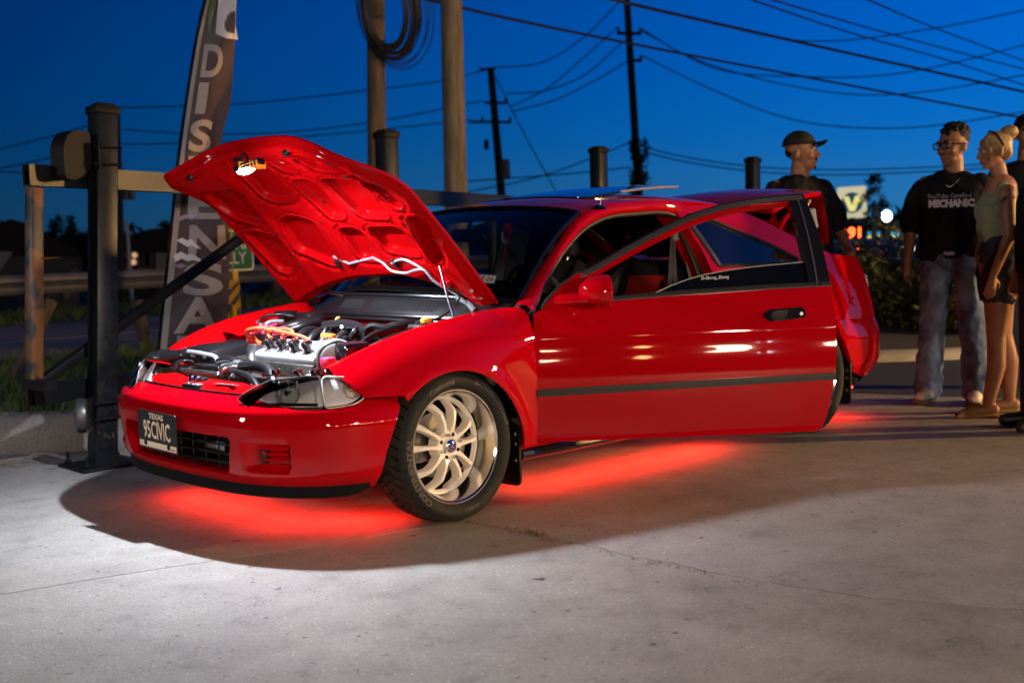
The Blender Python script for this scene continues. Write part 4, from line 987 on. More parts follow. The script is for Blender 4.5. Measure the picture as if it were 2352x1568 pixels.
# licence plate -----------------------------------------------------------------
PC = np.array([.822, -.045, .387]); PB = mat('plate_black', (.010, .010, .011), rough=.35, coat=.6)
PT = mat('plate_cream', (.80, .62, .42), rough=.5)
ex = np.array([0.0, 1, -.015]); ex /= np.linalg.norm(ex); ez = np.array([.03, .015, 1.0]); ez /= np.linalg.norm(ez); en = np.cross(ex, ez)
PM = np.stack([ex, ez, en], 1)
mb = MB(); mb.prism(round_poly([(-.1525, -.077), (.1525, -.077), (.1525, .077), (-.1525, .077)], .012), -.003, 0, PM, PC)
plate = mb.build('licence_plate', PB, car, smooth=False)
def plate_text(nm, s, size, x, y, xs, bold, m_=PT):
    V, F = text_verts(s, size, 0, bold, xs=xs); V = np.array([(v[0]+x, v[1]+y, .0012) for v in V]) @ PM.T+PC
    return mk(nm, V, F, m_, plate, smooth=False)
plate_text('state_name', 'TEXAS', .031, 0.0, .056, 1.25, .0012)
plate_text('registration', '95CIVIC', .098, 0, -.002, .62, .0020)
mb = MB(); mb.prism([(-.146, -.070), (.146, -.070), (.146, -.047), (-.146, -.047)], .0005, .001, PM, PC); mb.build('plate_stripe', PT, plate, smooth=False)
for q in (-.095, .088):
    mb = MB(); mb.lathe([(.001, .004), (.010, .003), (.011, 0)], 14, PM, PC+PM @ np.array([q, -.055, .001])); mb.build('plate_screw', BLKP, plate)
mb = MB(); mb.prism([(.10, -.064), (.135, -.064), (.135, -.060), (.10, -.060)], .0012, .0016, PM, PC); mb.build('plate_mark', PB, plate, smooth=False)
mb = MB()
for i in range(-16, 34):
    x0 = -.15+i*.012; 
    for (a, b) in (((x0, -.045), (x0-.09+.09, .075)),):
        p1 = np.array([x0, -.045]); p2 = np.array([x0-.07, .075])
        if p2[0] < -.15:
            t = (p1[0]+.15)/(p1[0]-p2[0]); p2 = p1+(p2-p1)*max(0, t)
        if p1[0] > .15:
            t = (p1[0]-.15)/.07
            if t >= 1: continue
            p1 = p1+(p2-p1)*t
        if np.linalg.norm(p2-p1) < .005: continue
        d = np.array([.0035, 0]); q = [p1-d/2, p1+d/2, p2+d/2, p2-d/2]
        mb.add(np.array([(a[0], a[1], .0006) for a in q]) @ PM.T+PC, [(0, 1, 2, 3)])
mb.build('plate_pinstripe', mat('plate_grey', (.035, .035, .037), rough=.3), plate, smooth=False)
# greenhouse -----------------------------------------------------------------------
zc = spl([-2.35, -2.0, -1.7, -1.4, -1.1, -.90], [1.252, 1.300, 1.314, 1.308, 1.284, 1.246])
def roof_pt(s, t):
    xf = -.93-.065*t*t; xr = -2.27+.05*t*t; x = xf+(xr-xf)*s
    return (x, t*.578, zc(x)-.040*t*t-.012*t**8)
panel('roof', [(0, -1), (1, -1), (1, 1), (0, 1)], roof_pt, PAINT, car, step=.06, th=.01)
def ws_pt(s, t):     # s 0 base .. 1 top
    b = np.array([-.27-.225*t*t, t*.675, .888-.045*t*t]); q = np.array([-.928-.066*t*t, t*.573, zc(-.928-.066*t*t)-.004-.040*t*t-.012*t**8])
    p = b+(q-b)*s; k = .035*math.sin(math.pi*s); return (p[0]+k*.45, p[1], p[2]+k*.8)
wsc = panel('windscreen', [(0, -1), (1, -1), (1, 1), (0, 1)], ws_pt, GLASS, car, step=.08, th=0)
for s in (1, -1):
    mb = MB(); mb.tube([np.array(ws_pt(q, s))+np.array([.004, 0, .004]) for q in np.linspace(0, 1, 14)], .012, n=6); mb.build('windscreen_seal', BLKG, wsc)
    panel('windscreen_frit', [(0, s*.90), (1, s*.93), (1, s), (0, s)], lambda a, b: tuple(np.array(ws_pt(a, b))+np.array([-.002, 0, -.002])), BLKM, wsc, step=.05, th=0)
panel('windscreen_frit', [(.90, -.93), (1, -.93), (1, .93), (.90, .93)], lambda a, b: tuple(np.array(ws_pt(a, b))+np.array([-.003, 0, -.003])), BLKM, wsc, step=.05, th=0)
panel('windscreen_frit', [(0, -.90), (.05, -.90), (.05, .90), (0, .90)], lambda a, b: tuple(np.array(ws_pt(a, b))+np.array([-.003, 0, -.003])), BLKM, wsc, step=.05, th=0)
mb = MB(); mb.tube([np.array(ws_pt(1, t))+np.array([.002, 0, .003]) for t in np.linspace(-1, 1, 24)], .009, n=6); mb.build('windscreen_seal', BLKG, wsc)
# pillars and roof rails
Bc = [(-.47, .775, .80), (-.515, .755, .835), (-.62, .715, .925), (-.80, .665, 1.055), (-.97, .632, 1.148), (-1.12, .612, 1.192), (-1.38, .603, 1.214), (-1.62, .602, 1.213), (-1.70, .606, 1.195)]
for s in (1, -1):
    fl = lambda c: [(p[0], s*p[1], p[2]) for p in c]
    A1 = [(-.44, .705, .828), (-.50, .668, .848), (-.62, .648, .942), (-.79, .615, 1.070), (-.95, .585, 1.180), (-1.10, .5795, 1.236), (-1.38, .5795, 1.262), (-1.62, .5795, 1.268), (-1.75, .5795, 1.263)]
    mid = [tuple(.5*(np.array(a)+np.array(b))+np.array([.006, .016, .012])) for a, b in zip(A1, Bc)]
    B2 = [(p[0]-.004, p[1]-.035, p[2]-.016) for p in Bc]
    loft('roof_pillar', [fl(A1), fl(mid), fl(Bc), fl(B2)], PAINT, car, n=48, flip=(s > 0))
    loft('pillar_liner', [[(p[0], s*(abs(p[1])-.012), p[2]-.012) for p in fl(A1)], [(p[0]-.01, s*(abs(p[1])-.035), p[2]-.01) for p in fl(mid)], [(p[0], s*(abs(p[1])-.012), p[2]-.008) for p in fl(B2)]], CHAR, car, n=40, flip=(s < 0))
    mb = MB(); mb.tube(curve([(p[0], s*(p[1]-.012), p[2]-.014) for p in Bc], 40), .011, n=7); mb.build('door_weatherstrip', RUB, car)
# quarter panels
qwin = round_poly([(-1.80, .935), (-1.765, 1.02), (-1.705, 1.165), (-1.755, 1.192), (-1.86, 1.190), (-2.07, 1.112), (-2.31, 1.036), (-2.55, .945), (-2.50, .930)], .025)
aR = arc(-2.60, .27, .36, .35, math.pi-math.asin((.604-.27)/.35), .0, 26)
qp = [(-1.745, .25), (-1.748, .60), (-1.745, .86), (-1.72, 1.02), (-1.69, 1.16), (-1.665, 1.225), (-1.70, 1.258), (-1.85, 1.258), (-2.05, 1.243), (-2.28, 1.195), (-2.52, 1.10), (-2.75, 1.005), (-2.93, .962), (-3.12, .948), (-3.245, .935), (-3.285, .86), (-3.30, .80), (-3.345, .64), (-3.36, .575), (-3.1, .59), (-2.80, .604)]
qp = qp+aR+[(-2.235, .25)]
for sfn, s in ((sideL, 1), (sideR, -1)):
    q = panel('quarter_panel', qp, sfn, PAINT, car, step=.04, holes=[qwin], th=.02)
    gl = panel('quarter_window', qwin, lambda x, z: (x, s*(side_y(x, z)-.004), z), TINT, car, step=.05, th=.004)
    hp = resample(qwin, .03); mb = MB(); mb.tube([(a, s*(side_y(a, b)-.001), b) for a, b in hp], .010, n=6, closed=True); mb.build('window_trim', RUB, gl)
    panel('quarter_trim', [(-1.70, .30), (-1.66, 1.20), (-2.15, 1.19), (-2.70, .95), (-2.70, .65), (-2.2, .62), (-2.2, .30)], lambda x, z: (x, s*(side_y(x, z)-.045), z), CHAR, car, step=.08, holes=[qwin], th=0, invert=True)
    # wide grey ceramic border at the front of the quarter window
    panel('window_border', [(-1.80, .937), (-1.765, 1.02), (-1.71, 1.16), (-1.745, 1.18), (-1.80, 1.02), (-1.835, .937)], lambda x, z: (x, s*(side_y(x, z)+.002), z), mat('border_grey', (.045, .05, .055), rough=.4), gl, step=.05, th=0)
    # door jamb behind the B line
    j1 = [(-1.745, .25), (-1.748, .60), (-1.745, .86), (-1.72, 1.02), (-1.69, 1.16), (-1.67, 1.21)]
    c1 = [(x, s*(side_y(x, z)-.004), z) for x, z in j1]; c2 = [(x+.015, s*(side_y(x, z)-.045), z) for x, z in j1]; c3 = [(x+.03, s*(side_y(x, z)-.05), z) for x, z in j1]
    c4 = [(x+.045, s*(side_y(x, z)-.11), z) for x, z in j1]; c5 = [(x-.02, s*(side_y(x, z)-.20), z) for x, z in j1]
    loft('door_jamb', [c1, c2, c3, c4], PAINT_DIM, car, n=20, flip=(s < 0))
    loft('pillar_trim', [c4, c5], CHAR, car, n=20, flip=(s < 0))
    # rocker panel below the door opening
    xs = np.linspace(-.33, -2.27, 12)
    r0 = [(x, s*.70, .315) for x in xs]; r1 = [(x, s*.775, .312) for x in xs]; r2 = [(x, s*.815, .28) for x in xs]; r3 = [(x, s*.80, .225) for x in xs]; r4 = [(x, s*.77, .190) for x in xs]; r5 = [(x, s*.60, .185) for x in xs]
    loft('rocker_panel', [r0, r1, r2, r3, r4, r5], PAINT, car, n=20, flip=(s > 0))
    mb = MB(); mb.tube([(-.345, s*.80, .215), (-.9, s*.808, .212), (-1.6, s*.808, .212), (-2.24, s*.80, .215)], .024, n=10); mb.build('side_skirt', BLKG, car)
    # wheel housings
    for cx in (.02, -2.61):
        mb = MB(); pts = [(cx+.375*math.cos(a), .23+.385*math.sin(a)) for a in np.linspace(0, math.pi, 20)]
        V = [(x, s*.765, z) for x, z in pts]+[(x, s*.50, z) for x, z in pts]+[(cx, s*.50, .25)]
        nn = len(pts); F = [(i, i+1, nn+i+1, nn+i) for i in range(nn-1)]+[(nn+i, nn+i+1, 2*nn) for i in range(nn-1)]
        mb.add(V, F); mb.build('wheel_housing', BLKM, car)
        mb = MB(); x0 = cx-.345; 
        pf = round_poly([(-.09, -.125), (.09, -.125), (.09, .12), (.05, .14), (-.09, .14)], .03)
        mb.prism([(s*p[0], p[1]) for p in pf], -.006, .006, frame((1, 0, 0), (0, 1, 0)), (x0, s*.735, .215 if cx > -1 else .24)); mf = mb.build('mud_flap', BLKP, car)
        for dz in (-.02, .05, .09):
            mb = MB(); mb.lathe([(.001, .004), (.009, .003), (.010, 0)], 10, frame((1, 0, 0)), (x0+.006, s*.80, .215+dz)); mb.build('flap_bolt', STEEL, mf)
# rear bumper
rplan = [(-3.60, 0), (-3.595, .25), (-3.585, .45), (-3.545, .62), (-3.46, .725), (-3.30, .785), (-3.0, .826), (-2.75, .842)]
rl = [0]
for i in range(1, len(rplan)): rl.append(rl[-1]+math.hypot(rplan[i][0]-rplan[i-1][0], rplan[i][1]-rplan[i-1][1]))
rfx = spl(rl, [p[0] for p in rplan]); rfy = spl(rl, [p[1] for p in rplan])
roff = spl([.2, .25, .32, .42, .50, .55, .60], [-.085, -.05, -.012, 0, -.005, -.02, -.045])
def rb(u, z):
    s = 1 if u >= 0 else -1; a = abs(u); x, y = rfx(a), rfy(a); dx, dy = rfx(a+.004)-rfx(a-.004), rfy(a+.004)-rfy(a-.004); L = math.hypot(dx, dy)
    o = roff(z)*(1-.75*smoothstep(.9, rl[-1], a)); return (x-dy/L*o*-1*-1, s*(y+dx/L*o), z) if False else (x+(-dy/L)*o, s*(y+(dx/L)*o), z)
ur = rl[-1]
rear_half = [(0, .235), (.4, .235), (.8, .24), (ur-.42, .25), (ur-.27, .29), (ur-.20, .36), (ur-.14, .45), (ur-.02, .60), (ur-.3, .595), (.8, .575), (.4, .57), (0, .57)]
ro = rear_half+[(-u, z) for u, z in rear_half if u > 0][::-1]
rbp = panel('rear_bumper', ro, rb, PAINT, car, step=.04, th=.02)
panel('rear_valance', [(-.9, .20), (.9, .20), (.9, .245), (-.9, .245)], lambda u, z: tuple(np.array(rb(u, z))*np.array([.992, .985, 1])), BLKM, rbp, step=.06, th=.01)
# tail lamps
for s in (1, -1):
    lp = [(-3.287, .80), (-3.25, .79), (-3.30, .63), (-3.34, .63)]
    def tl(u, z): 
        t = u; x = -3.30-.10*(.83-z)-.20*math.sin(t*1.25); y = .738-.30*t*t-.06*t-.10*(z-.64); return (x, s*y, z)
    q = panel('tail_lamp', [(0, .63), (.9, .63), (.9, .83), (0, .83)], tl, RED_L, car, step=.04, th=.02)
    panel('reversing_lens', [(-.01, .76), (.6, .76), (.6, .825), (-.01, .825)], lambda u, z: tuple(np.array(tl(u, z))+np.array([-.004, s*.004, 0])), WHT_L, q, step=.04, th=.004)
# rear panel, deck sides, rear window, boot lid
mb = MB(); mb.grid(lambda a, b: (-3.36+.05*b, -.62+1.24*a, .57+.27*b), 8, 2); mb.build('rear_panel', PAINT, car)
mb = MB(); mb.grid(lambda a, b: (-3.28+.5*b, (-.66+1.32*a), .80-.25*b), 6, 2); mb.build('boot_floor', BLKM, car)
for s in (1, -1):
    c1 = [(x, s*side_y(x, z), z) for x, z in ((-2.72, 1.017), (-2.93, .962), (-3.12, .948), (-3.245, .935))]
    c2 = [(p[0], s*(abs(p[1])-.07), p[2]+.004) for p in c1]; c3 = [(p[0], s*(abs(p[1])-.09), p[2]-.04) for p in c1]
    loft('deck_side', [c1, c2, c3], PAINT, car, n=12, flip=(s > 0))
def rw(s_, t): 
    a = np.array([-2.27+.05*t*t, t*.575, zc(-2.27+.05*t*t)-.004-.04*t*t-.012*t**8]); b = np.array([-2.76+.02*t*t, t*.63, .985-.02*t*t]); return tuple(a+(b-a)*s_)
panel('rear_window', [(0, -1), (1, -1), (1, 1), (0, 1)], rw, TINT, car, step=.08, th=.004)
LA = R_(12.5); Lh = np.array([-2.58, 0, 1.245]); le = np.array([-math.cos(LA), 0, math.sin(LA)]); ln = np.array([math.sin(LA), 0, math.cos(LA)])
def lid(a, y):
    w = .025*math.sin(math.pi*min(1, a/.48))-.035*(y/.62)**2
    return tuple(Lh+le*a+ln*w+np.array([0, y, 0]))
lo = round_poly([(0, -.56), (.44, -.605), (.485, -.56), (.50, 0), (.485, .56), (.44, .605), (0, .56)], .03)
lidp = panel('boot_lid', lo, lid, PAINT, car, step=.05, th=.025, ref=(-3, 0, .5))
def lrf(a, z_): y = -.585+1.17*a; return tuple(np.array(lid(.487-.02*(y/.6)**2, y))-ln*(.012+.30*z_)+le*(.03*math.sin(2.6*z_)))
mb = MB(); mb.grid(lrf, 24, 6); mb.build('boot_lid_rear_face', PAINT, lidp)
def lri(a, z_):
    p = np.array(lrf(a, .04+.92*z_)); k = .5+.5*math.cos(a*38)*math.sin(z_*math.pi); return tuple(p-le*(.02+.035*k*math.sin(z_*math.pi)))
mb = MB(); mb.grid(lri, 70, 14, flip=True); mb.build('boot_lid_inner', PAINT_DIM, lidp)
for a_ in (.60, .68, .76, .84):
    mb = MB(); q = np.array(lri(a_, .45)); mb.lathe([(.001, .002), (.030, .002), (.034, 0)], 18, frame(-le), q-le*.012); mb.build('access_hole', BLKM, lidp)
for s in (1, -1):
    mb = MB(); mb.tube(curve([(-2.66, s*.56, .74), (-2.62, s*.57, .92), (-2.60, s*.575, 1.05), (-2.66, s*.57, 1.14), (-2.80, s*.565, 1.22)], 18), .014, n=8); mb.build('boot_hinge', PAINT_DIM, lidp)
mb = MB(); mb.tube(curve([(-2.98, .545, 1.27), (-2.90, .555, 1.18), (-2.86, .57, 1.10), (-2.83, .58, 1.02), (-2.84, .58, .95)], 22), .010, n=7); mb.build('wiring_loom', STEEL, lidp)
mb = MB(); q = np.array(lri(.93, .50))-le*.02; mb.box(q, (.030, .085, .12), rot=frame(ln, le), bev=.016); mb.build('reversing_lamp', WHT_L, lidp)
mb = MB(); mb.box(q+np.array([.0, -.055, -.005]), (.05, .06, .11), rot=frame(ln, le), bev=.012); mb.build('lamp_bowl', CHROME, lidp)
# sunroof panel, tilted up at the back, and antenna
SUNG = mat('sunroof_glass', (.010, .012, .016), rough=.03, coat=1)
def sr(a, b): x = -1.24-.70*a; return (x, -.40+.80*b, zc(x)-.04*((-.40+.8*b)/.578)**2+.006+.052*a)
sunr = panel('sunroof', [(0, .06), (.03, 0), (.97, 0), (1, .06), (1, .94), (.97, 1), (.03, 1), (0, .94)], sr, SUNG, car, step=.06, th=.010)
mb = MB(); mb.tube([np.array(sr(a, 1))+np.array([0, .006, -.002]) for a in np.linspace(.35, 1, 12)], .007, n=6); mb.build('sunroof_edge', mat('alu_edge', (.6, .62, .63), rough=.3, metal=.7), sunr)
mb = MB(); mb.tube([np.array(sr(1, b))+np.array([-.004, 0, -.002]) for b in np.linspace(0, 1, 10)], .006, n=6); mb.build('sunroof_edge', MATS['alu_edge'], sunr)
p = np.array(onax(1378, 475, 1, .60)); Mx = frame((.1, .25, 1))
mb = MB(); mb.lathe([(.001, .012), (.02, .010), (.032, .003), (.034, 0)], 16, Mx, p-np.array([0, 0, .004])); ant = mb.build('aerial_base', BLKG, car)
mb = MB(); mb.tube([p+np.array([0, 0, .008]), p+np.array([-.012, 0, .045])], .003, n=6); mb.build('aerial_stub', STEEL, ant)
# floor pan and firewall block, so light cannot leak through the car
mb = MB(); mb.box((-1.45, 0, .21), (3.6, 1.36, .05)); mb.build('floor_pan', BLKM, car)
# ------------------------------------------------------------------ bonnet (raised)
def hood_rot(a, b, c):
    ca, sa = math.cos(a), math.sin(a); M = np.array([[ca, 0, -sa], [0, 1, 0], [sa, 0, ca]])
    cb, sb = math.cos(b), math.sin(b); T = np.array([[1, 0, 0], [0, cb, -sb], [0, sb, cb]])
    cc, sc = math.cos(c), math.sin(c); Y = np.array([[cc, -sc, 0], [sc, cc, 0], [0, 0, 1]])
    return M @ T @ Y
HM = hood_rot(R_(46.25), R_(3.58), R_(3.03)); HT = np.array([-.403, -.05, .843])
hout = [(-.03, -.69), (.2, -.71), (.5, -.73), (.75, -.745), (.87, -.74), (.935, -.68), (.97, -.42), (.985, -.08), (.978, .10), (.935, .33), (.87, .50), (.78, .56), (.39, .607), (-.03, .655), (.0, .55), (.09, .44), (.115, .325), (.15, .167), (.13, -.14), (.08, -.395), (.0, -.60)]
hout = round_poly(hout, .05, 3)
def hood_w(u, y):
    yc = (y+.06)/.68
    w = .018+.02*math.sin(math.pi*min(1, max(0, u)))-.035*yc*yc
    w -= .11*smoothstep(.62, .98, u)*smoothstep(.25, 1.0, abs(yc))+.025*smoothstep(.8, 1.0, u)
    return w
def hood_o(u, y): return tuple(HM @ np.array([u, y, hood_w(u, y)])+HT)
HREF = HM @ np.array([.5, 0, -1.0])+HT
hood = panel('bonnet', hout, hood_o, PAINT, car, step=.04, th=.006, ref=HREF)
pockets = [[(0.475,-0.655),(0.468,-0.55),(0.43,-0.451),(0.223,-0.51),(0.193,-0.57),(0.214,-0.619),(0.366,-0.646)],
 [(0.734,-0.668),(0.752,-0.592),(0.746,-0.442),(0.536,-0.483),(0.509,-0.52),(0.562,-0.637),(0.641,-0.683)],
 [(0.837,-0.342),(0.826,-0.205),(0.837,-0.133),(0.646,-0.127),(0.631,-0.162),(0.628,-0.278),(0.668,-0.336),(0.775,-0.338)],
 [(0.52,-0.336),(0.545,-0.25),(0.502,-0.133),(0.24,-0.176),(0.231,-0.235),(0.331,-0.39),(0.466,-0.375)],
 [(0.739,-0.073),(0.74,0.036),(0.721,0.076),(0.537,0.107),(0.508,0.068),(0.515,-0.012),(0.543,-0.019)],
 [(0.87,-0.112),(0.879,-0.025),(0.867,0.014),(0.807,0.037),(0.792,0.005),(0.802,-0.065)],
 [(0.892,0.061),(0.874,0.248),(0.795,0.29),(0.788,0.266),(0.799,0.136),(0.817,0.123)],
 [(0.737,0.129),(0.734,0.339),(0.717,0.36),(0.525,0.377),(0.509,0.348),(0.515,0.206),(0.543,0.182)],
 [(0.448,-0.011),(0.453,0.1),(0.43,0.128),(0.265,0.121),(0.256,0.096),(0.262,-0.017)],
 [(0.454,0.185),(0.456,0.379),(0.438,0.401),(0.307,0.409),(0.289,0.379),(0.299,0.278),(0.315,0.198)],
 [(0.781,0.376),(0.785,0.416),(0.74,0.483),(0.6,0.523),(0.569,0.49),(0.588,0.444),(0.674,0.388)],
 [(0.519,0.488),(0.525,0.552),(0.474,0.566),(0.303,0.539),(0.26,0.499),(0.269,0.471),(0.41,0.468)]]
pockets = [np.array(round_poly(p, .03, 3)) for p in pockets]
pk_box = [(p[:, 0].min()-.04, p[:, 0].max()+.04, p[:, 1].min()-.04, p[:, 1].max()+.04) for p in pockets]
hring = np.array(hout)
# the inner frame's relief, worked out once on a fine grid
GS = .0025; GU = np.arange(-.08, 1.05, GS); GY = np.arange(-.80, .72, GS)
_U, _Y = np.meshgrid(GU, GY, indexing='ij'); _G = np.stack([_U.ravel(), _Y.ravel()], 1)
def sd_many(P, poly):
    d2 = np.full(len(P), 1e9)
    for i in range(len(poly)):
        a_ = poly[i]; ab = poly[(i+1) % len(poly)]-a_; ap = P-a_
        t = np.clip((ap @ ab)/(ab @ ab+1e-12), 0, 1); e = ap-t[:, None]*ab; d2 = np.minimum(d2, (e*e).sum(1))
    return np.sqrt(d2)*np.where(inpoly(P, poly), 1, -1)
def sstep(a_, b_, x): t = np.clip((x-a_)/(b_-a_), 0, 1); return t*t*(3-2*t)
_u, _y = _G[:, 0], _G[:, 1]
_D = .052+.010*np.exp(-((_y-.43-.06*_u)/.03)**2)+.008*np.exp(-((_y+.40+.02*_u)/.03)**2)
_D *= sstep(-.002, .040, sd_many(_G, hring))*.75+.25
for p, bx in zip(pockets, pk_box):
    k = (_u > bx[0]) & (_u < bx[1]) & (_y > bx[2]) & (_y < bx[3]); sdv = sd_many(_G[k], p); dd = _D[k]
    dd = dd-(dd-.008)*sstep(-.012, .000, sdv); dd = dd-.010*sstep(-.040, -.028, sdv)*(1-sstep(-.028, -.018, sdv))*0-.008*sstep(-.034, -.028, sdv)*(1-sstep(-.016, -.010, sdv)); _D[k] = dd
_D = _D.reshape(_U.shape)
def hood_in_w(u, y):
    a_ = min(max((u-GU[0])/GS, 0), len(GU)-1.001); b_ = min(max((y-GY[0])/GS, 0), len(GY)-1.001)
    i, j = int(a_), int(b_); f, g = a_-i, b_-j
    return -((_D[i, j]*(1-f)+_D[i+1, j]*f)*(1-g)+(_D[i, j+1]*(1-f)+_D[i+1, j+1]*f)*g)
def hood_i(u, y): return tuple(HM @ np.array([u, y, hood_w(u, y)+hood_in_w(u, y)])+HT)
def grow(poly, d):
    P = np.array(poly); a_ = np.roll(P, 1, 0); b_ = np.roll(P, -1, 0); t = b_-a_; t /= np.linalg.norm(t, axis=1)[:, None]; n_ = np.stack([t[:, 1], -t[:, 0]], 1)
    if ((n_*(P-P.mean(0))).sum()) < 0: n_ = -n_
    return P+n_*d
rings = []
for p in pockets: rings += [grow(p, .0003), grow(p, .006), grow(p, .0125)]
panel('bonnet_frame', hout, hood_i, PAINT_DIM, hood, step=.012, th=0, ref=HREF, invert=True, eps=.0025, cons=rings)
def hpt(u, y, d=0.0): return HM @ np.array([u, y, hood_w(u, y)+hood_in_w(u, y)-d])+HT
mb = MB(); mb.tube([np.array(hood_o(*q))-HM[:, 2]*.008 for q in resample(np.array(hout), .03)], .008, n=6, closed=True); mb.build('bonnet_hem', PAINT, hood)
# screws along the pockets, rubber bumpers, latch hole
for p in pockets:
    for k in range(0, len(p), 7):
        mb = MB(); c = p.mean(0); q = p[k]+(p[k]-c)/np.linalg.norm(p[k]-c)*.012; mb.lathe([(.001, .003), (.004, .002), (.0045, 0)], 8, frame(-HM[:, 2]), hpt(*q, .001)); mb.build('panel_rivet', PAINT_DIM, hood)
for (u, y) in ((.70, -.41), (.45, -.42), (.32, -.43), (.60, .43), (.47, .43), (.77, .325), (.77, .34), (.66, -.10), (.58, -.02), (.24, -.44), (.50, -.08), (.88, .36)):
    mb = MB(); mb.lathe([(.001, .0008), (.0075, .0006), (.008, 0)], 12, frame(-HM[:, 2]), hpt(u, y, .001)); mb.build('drain_hole', BLKM, hood)
for (u, y) in ((.899, -.53), (.925, .10)):
    mb = MB(); mb.lathe([(.001, .018), (.012, .016), (.016, .006), (.018, 0)], 14, frame(-HM[:, 2]), hpt(u, y)); mb.build('rubber_stop', BLKP, hood)
mb = MB(); q = hpt(.915, -.245, .002); mb.prism(round_poly([(-.03, -.018), (.03, -.018), (.02, .018), (-.02, .018)], .008), 0, .001, frame(-HM[:, 2], HM[:, 1]), q); mb.build('latch_hole', BLKM, hood)
mb = MB(); mb.tube(curve([hpt(.93, -.285), hpt(.915, -.292, .012), hpt(.895, -.28, .022), hpt(.88, -.255, .03), hpt(.885, -.235, .028), hpt(.90, -.225, .012)], 16), .004, n=6); mb.build('latch_striker', PAINT, hood)
# washer hose on the underside
HOSE = mat('grey_hose', (.16, .17, .19), rough=.35)
a = [(.262, -.215), (.258, -.08), (.256, .05), (.255, .139)]
mb = MB(); mb.tube([hpt(*q, .012) for q in a], .006, n=8); mb.build('washer_hose', HOSE, hood)
mb = MB(); mb.tube(curve([hpt(.255, .139, .012), hpt(.235, .20, .03), hpt(.215, .27, .02), hpt(.235, .34, .02), hpt(.235, .393, .014), hpt(.19, .43, .02), hpt(.10, .50, .015), hpt(.06, .54, .02)], 40), .006, n=8); mb.build('washer_hose', HOSE, hood)
mb = MB(); mb.tube(curve([hpt(.262, .205, .012), hpt(.275, .25, .012), hpt(.28, .29, .012), hpt(.262, .34, .012), hpt(.238, .385, .012)], 20), .006, n=8); mb.build('washer_hose', HOSE, hood)
for (u, y) in ((.25, -.165), (.258, .218)):
    mb = MB(); mb.box(hpt(u, y, .008), (.05, .02, .012), rot=np.stack([HM[:, 0], HM[:, 1], HM[:, 2]], 1), bev=.003); mb.build('hose_clip', BLKP, hood)
mb = MB(); mb.lathe([(.001, .03), (.018, .025), (.028, .008), (.03, 0)], 14, frame(-HM[:, 2]), hpt(.16, .475)); mb.build('hinge_boss', PAINT, hood)
for q in ((.12, .60), (.07, .615)):
    mb = MB(); mb.lathe([(.001, .008), (.008, .008), (.009, 0)], 6, frame(-HM[:, 2]), hpt(*q)); mb.build('hinge_bolt', STEEL, hood)
# prop rod
pr0 = np.array(onax(1045, 737, 1, .60)); pr1 = hpt(.255, .50, .012)
mb = MB(); mb.tube([pr0, pr0*.6+pr1*.4+np.array([.004, 0, 0]), pr0*.2+pr1*.8, pr1], .0055, n=8); mb.build('prop_rod', mat('prop_steel', (.55, .57, .62), rough=.2, metal=1), car)
# magnetic work lamp hanging under the bonnet ----------------------------------------
Ld = np.array([.08, .16, -1.0]); lc = onax(572, 380, 1, .10); lh = hpt(.90, -.235, .0)
lamp = thing('work_lamp', 'small black and orange work lamp shining under the raised bonnet', 'lamp', lc)
LX = HM[:, 1]; LM = frame(Ld, LX)
mb = MB(); mb.box(lc, (.165, .045, .030), rot=LM, bev=.012); mb.build('lamp_body', BLKP, lamp)
ORG = mat('orange_trim_glow', (.9, .30, .02), rough=.4, emit=(1, .35, .03), estr=.25)  # trim bands given a faint glow of their own
for q in (-.035, .035, .055, .075):
    mb = MB(); mb.box(lc+LX*q, (.006, .047, .032), rot=LM, bev=.002); mb.build('orange_band', ORG, lamp)
mb = MB(); mb.box(lc+LX*.01-LM[:, 1]*.0-LM[:, 2]*.001, (.09, .048, .004), rot=LM); mb.build('orange_band', ORG, lamp)
mb = MB(); mb.lathe([(.001, 1), (.4, .92), (.75, .66), (.95, .3), (1, 0)], 20); mb.v = [tuple(lc+LX*(-.02)+LM @ np.array([v[0]*.057, v[1]*.019, .014+v[2]*.020])) for v in mb.v]; mb.build('light_dome', mat('led_dome', (1, 1, 1), emit=(.80, .88, 1), estr=DOME_E), lamp)
mb = MB(); mb.tube(curve([lh, lh*.7+lc*.3+np.array([0, 0, .03]), lh*.3+lc*.7+np.array([0, 0, .035]), lc-LM[:, 2]*.01], 16), .006, n=8); mb.build('added_lamp_arm', BLKP, lamp)  # added arm holding the lamp forward to tighten the car's shadow
mb = MB(); mb.lathe([(.001, .016), (.018, .014), (.022, 0)], 16, frame(-HM[:, 2]), lh); mb.build('magnet_mount', BLKP, lamp)
ld = bpy.data.lights.new('work_lamp_light', 'AREA'); ld.shape = 'RECTANGLE'; ld.size = .11; ld.size_y = .03; ld.energy = WORK_W; ld.color = (.80, .88, 1.0); ld.spread = R_(176)
ld.energy = WORK_W*.62
lo_ = bpy.data.objects.new('work_lamp_light', ld); lmx = Matrix.Identity(4); Lm3 = np.stack([LM[:, 0], -LM[:, 1], -LM[:, 2]], 1)
for i in range(3):
    for j in range(3): lmx[i][j] = Lm3[i, j]
    lmx[i][3] = (lc+LX*(-.02)+LM[:, 2]*.040)[i]
scene.collection.objects.link(lo_); lo_.matrix_world = lmx; lo_.parent = lamp; lo_.matrix_parent_inverse = Matrix.Translation(lamp.location).inverted()
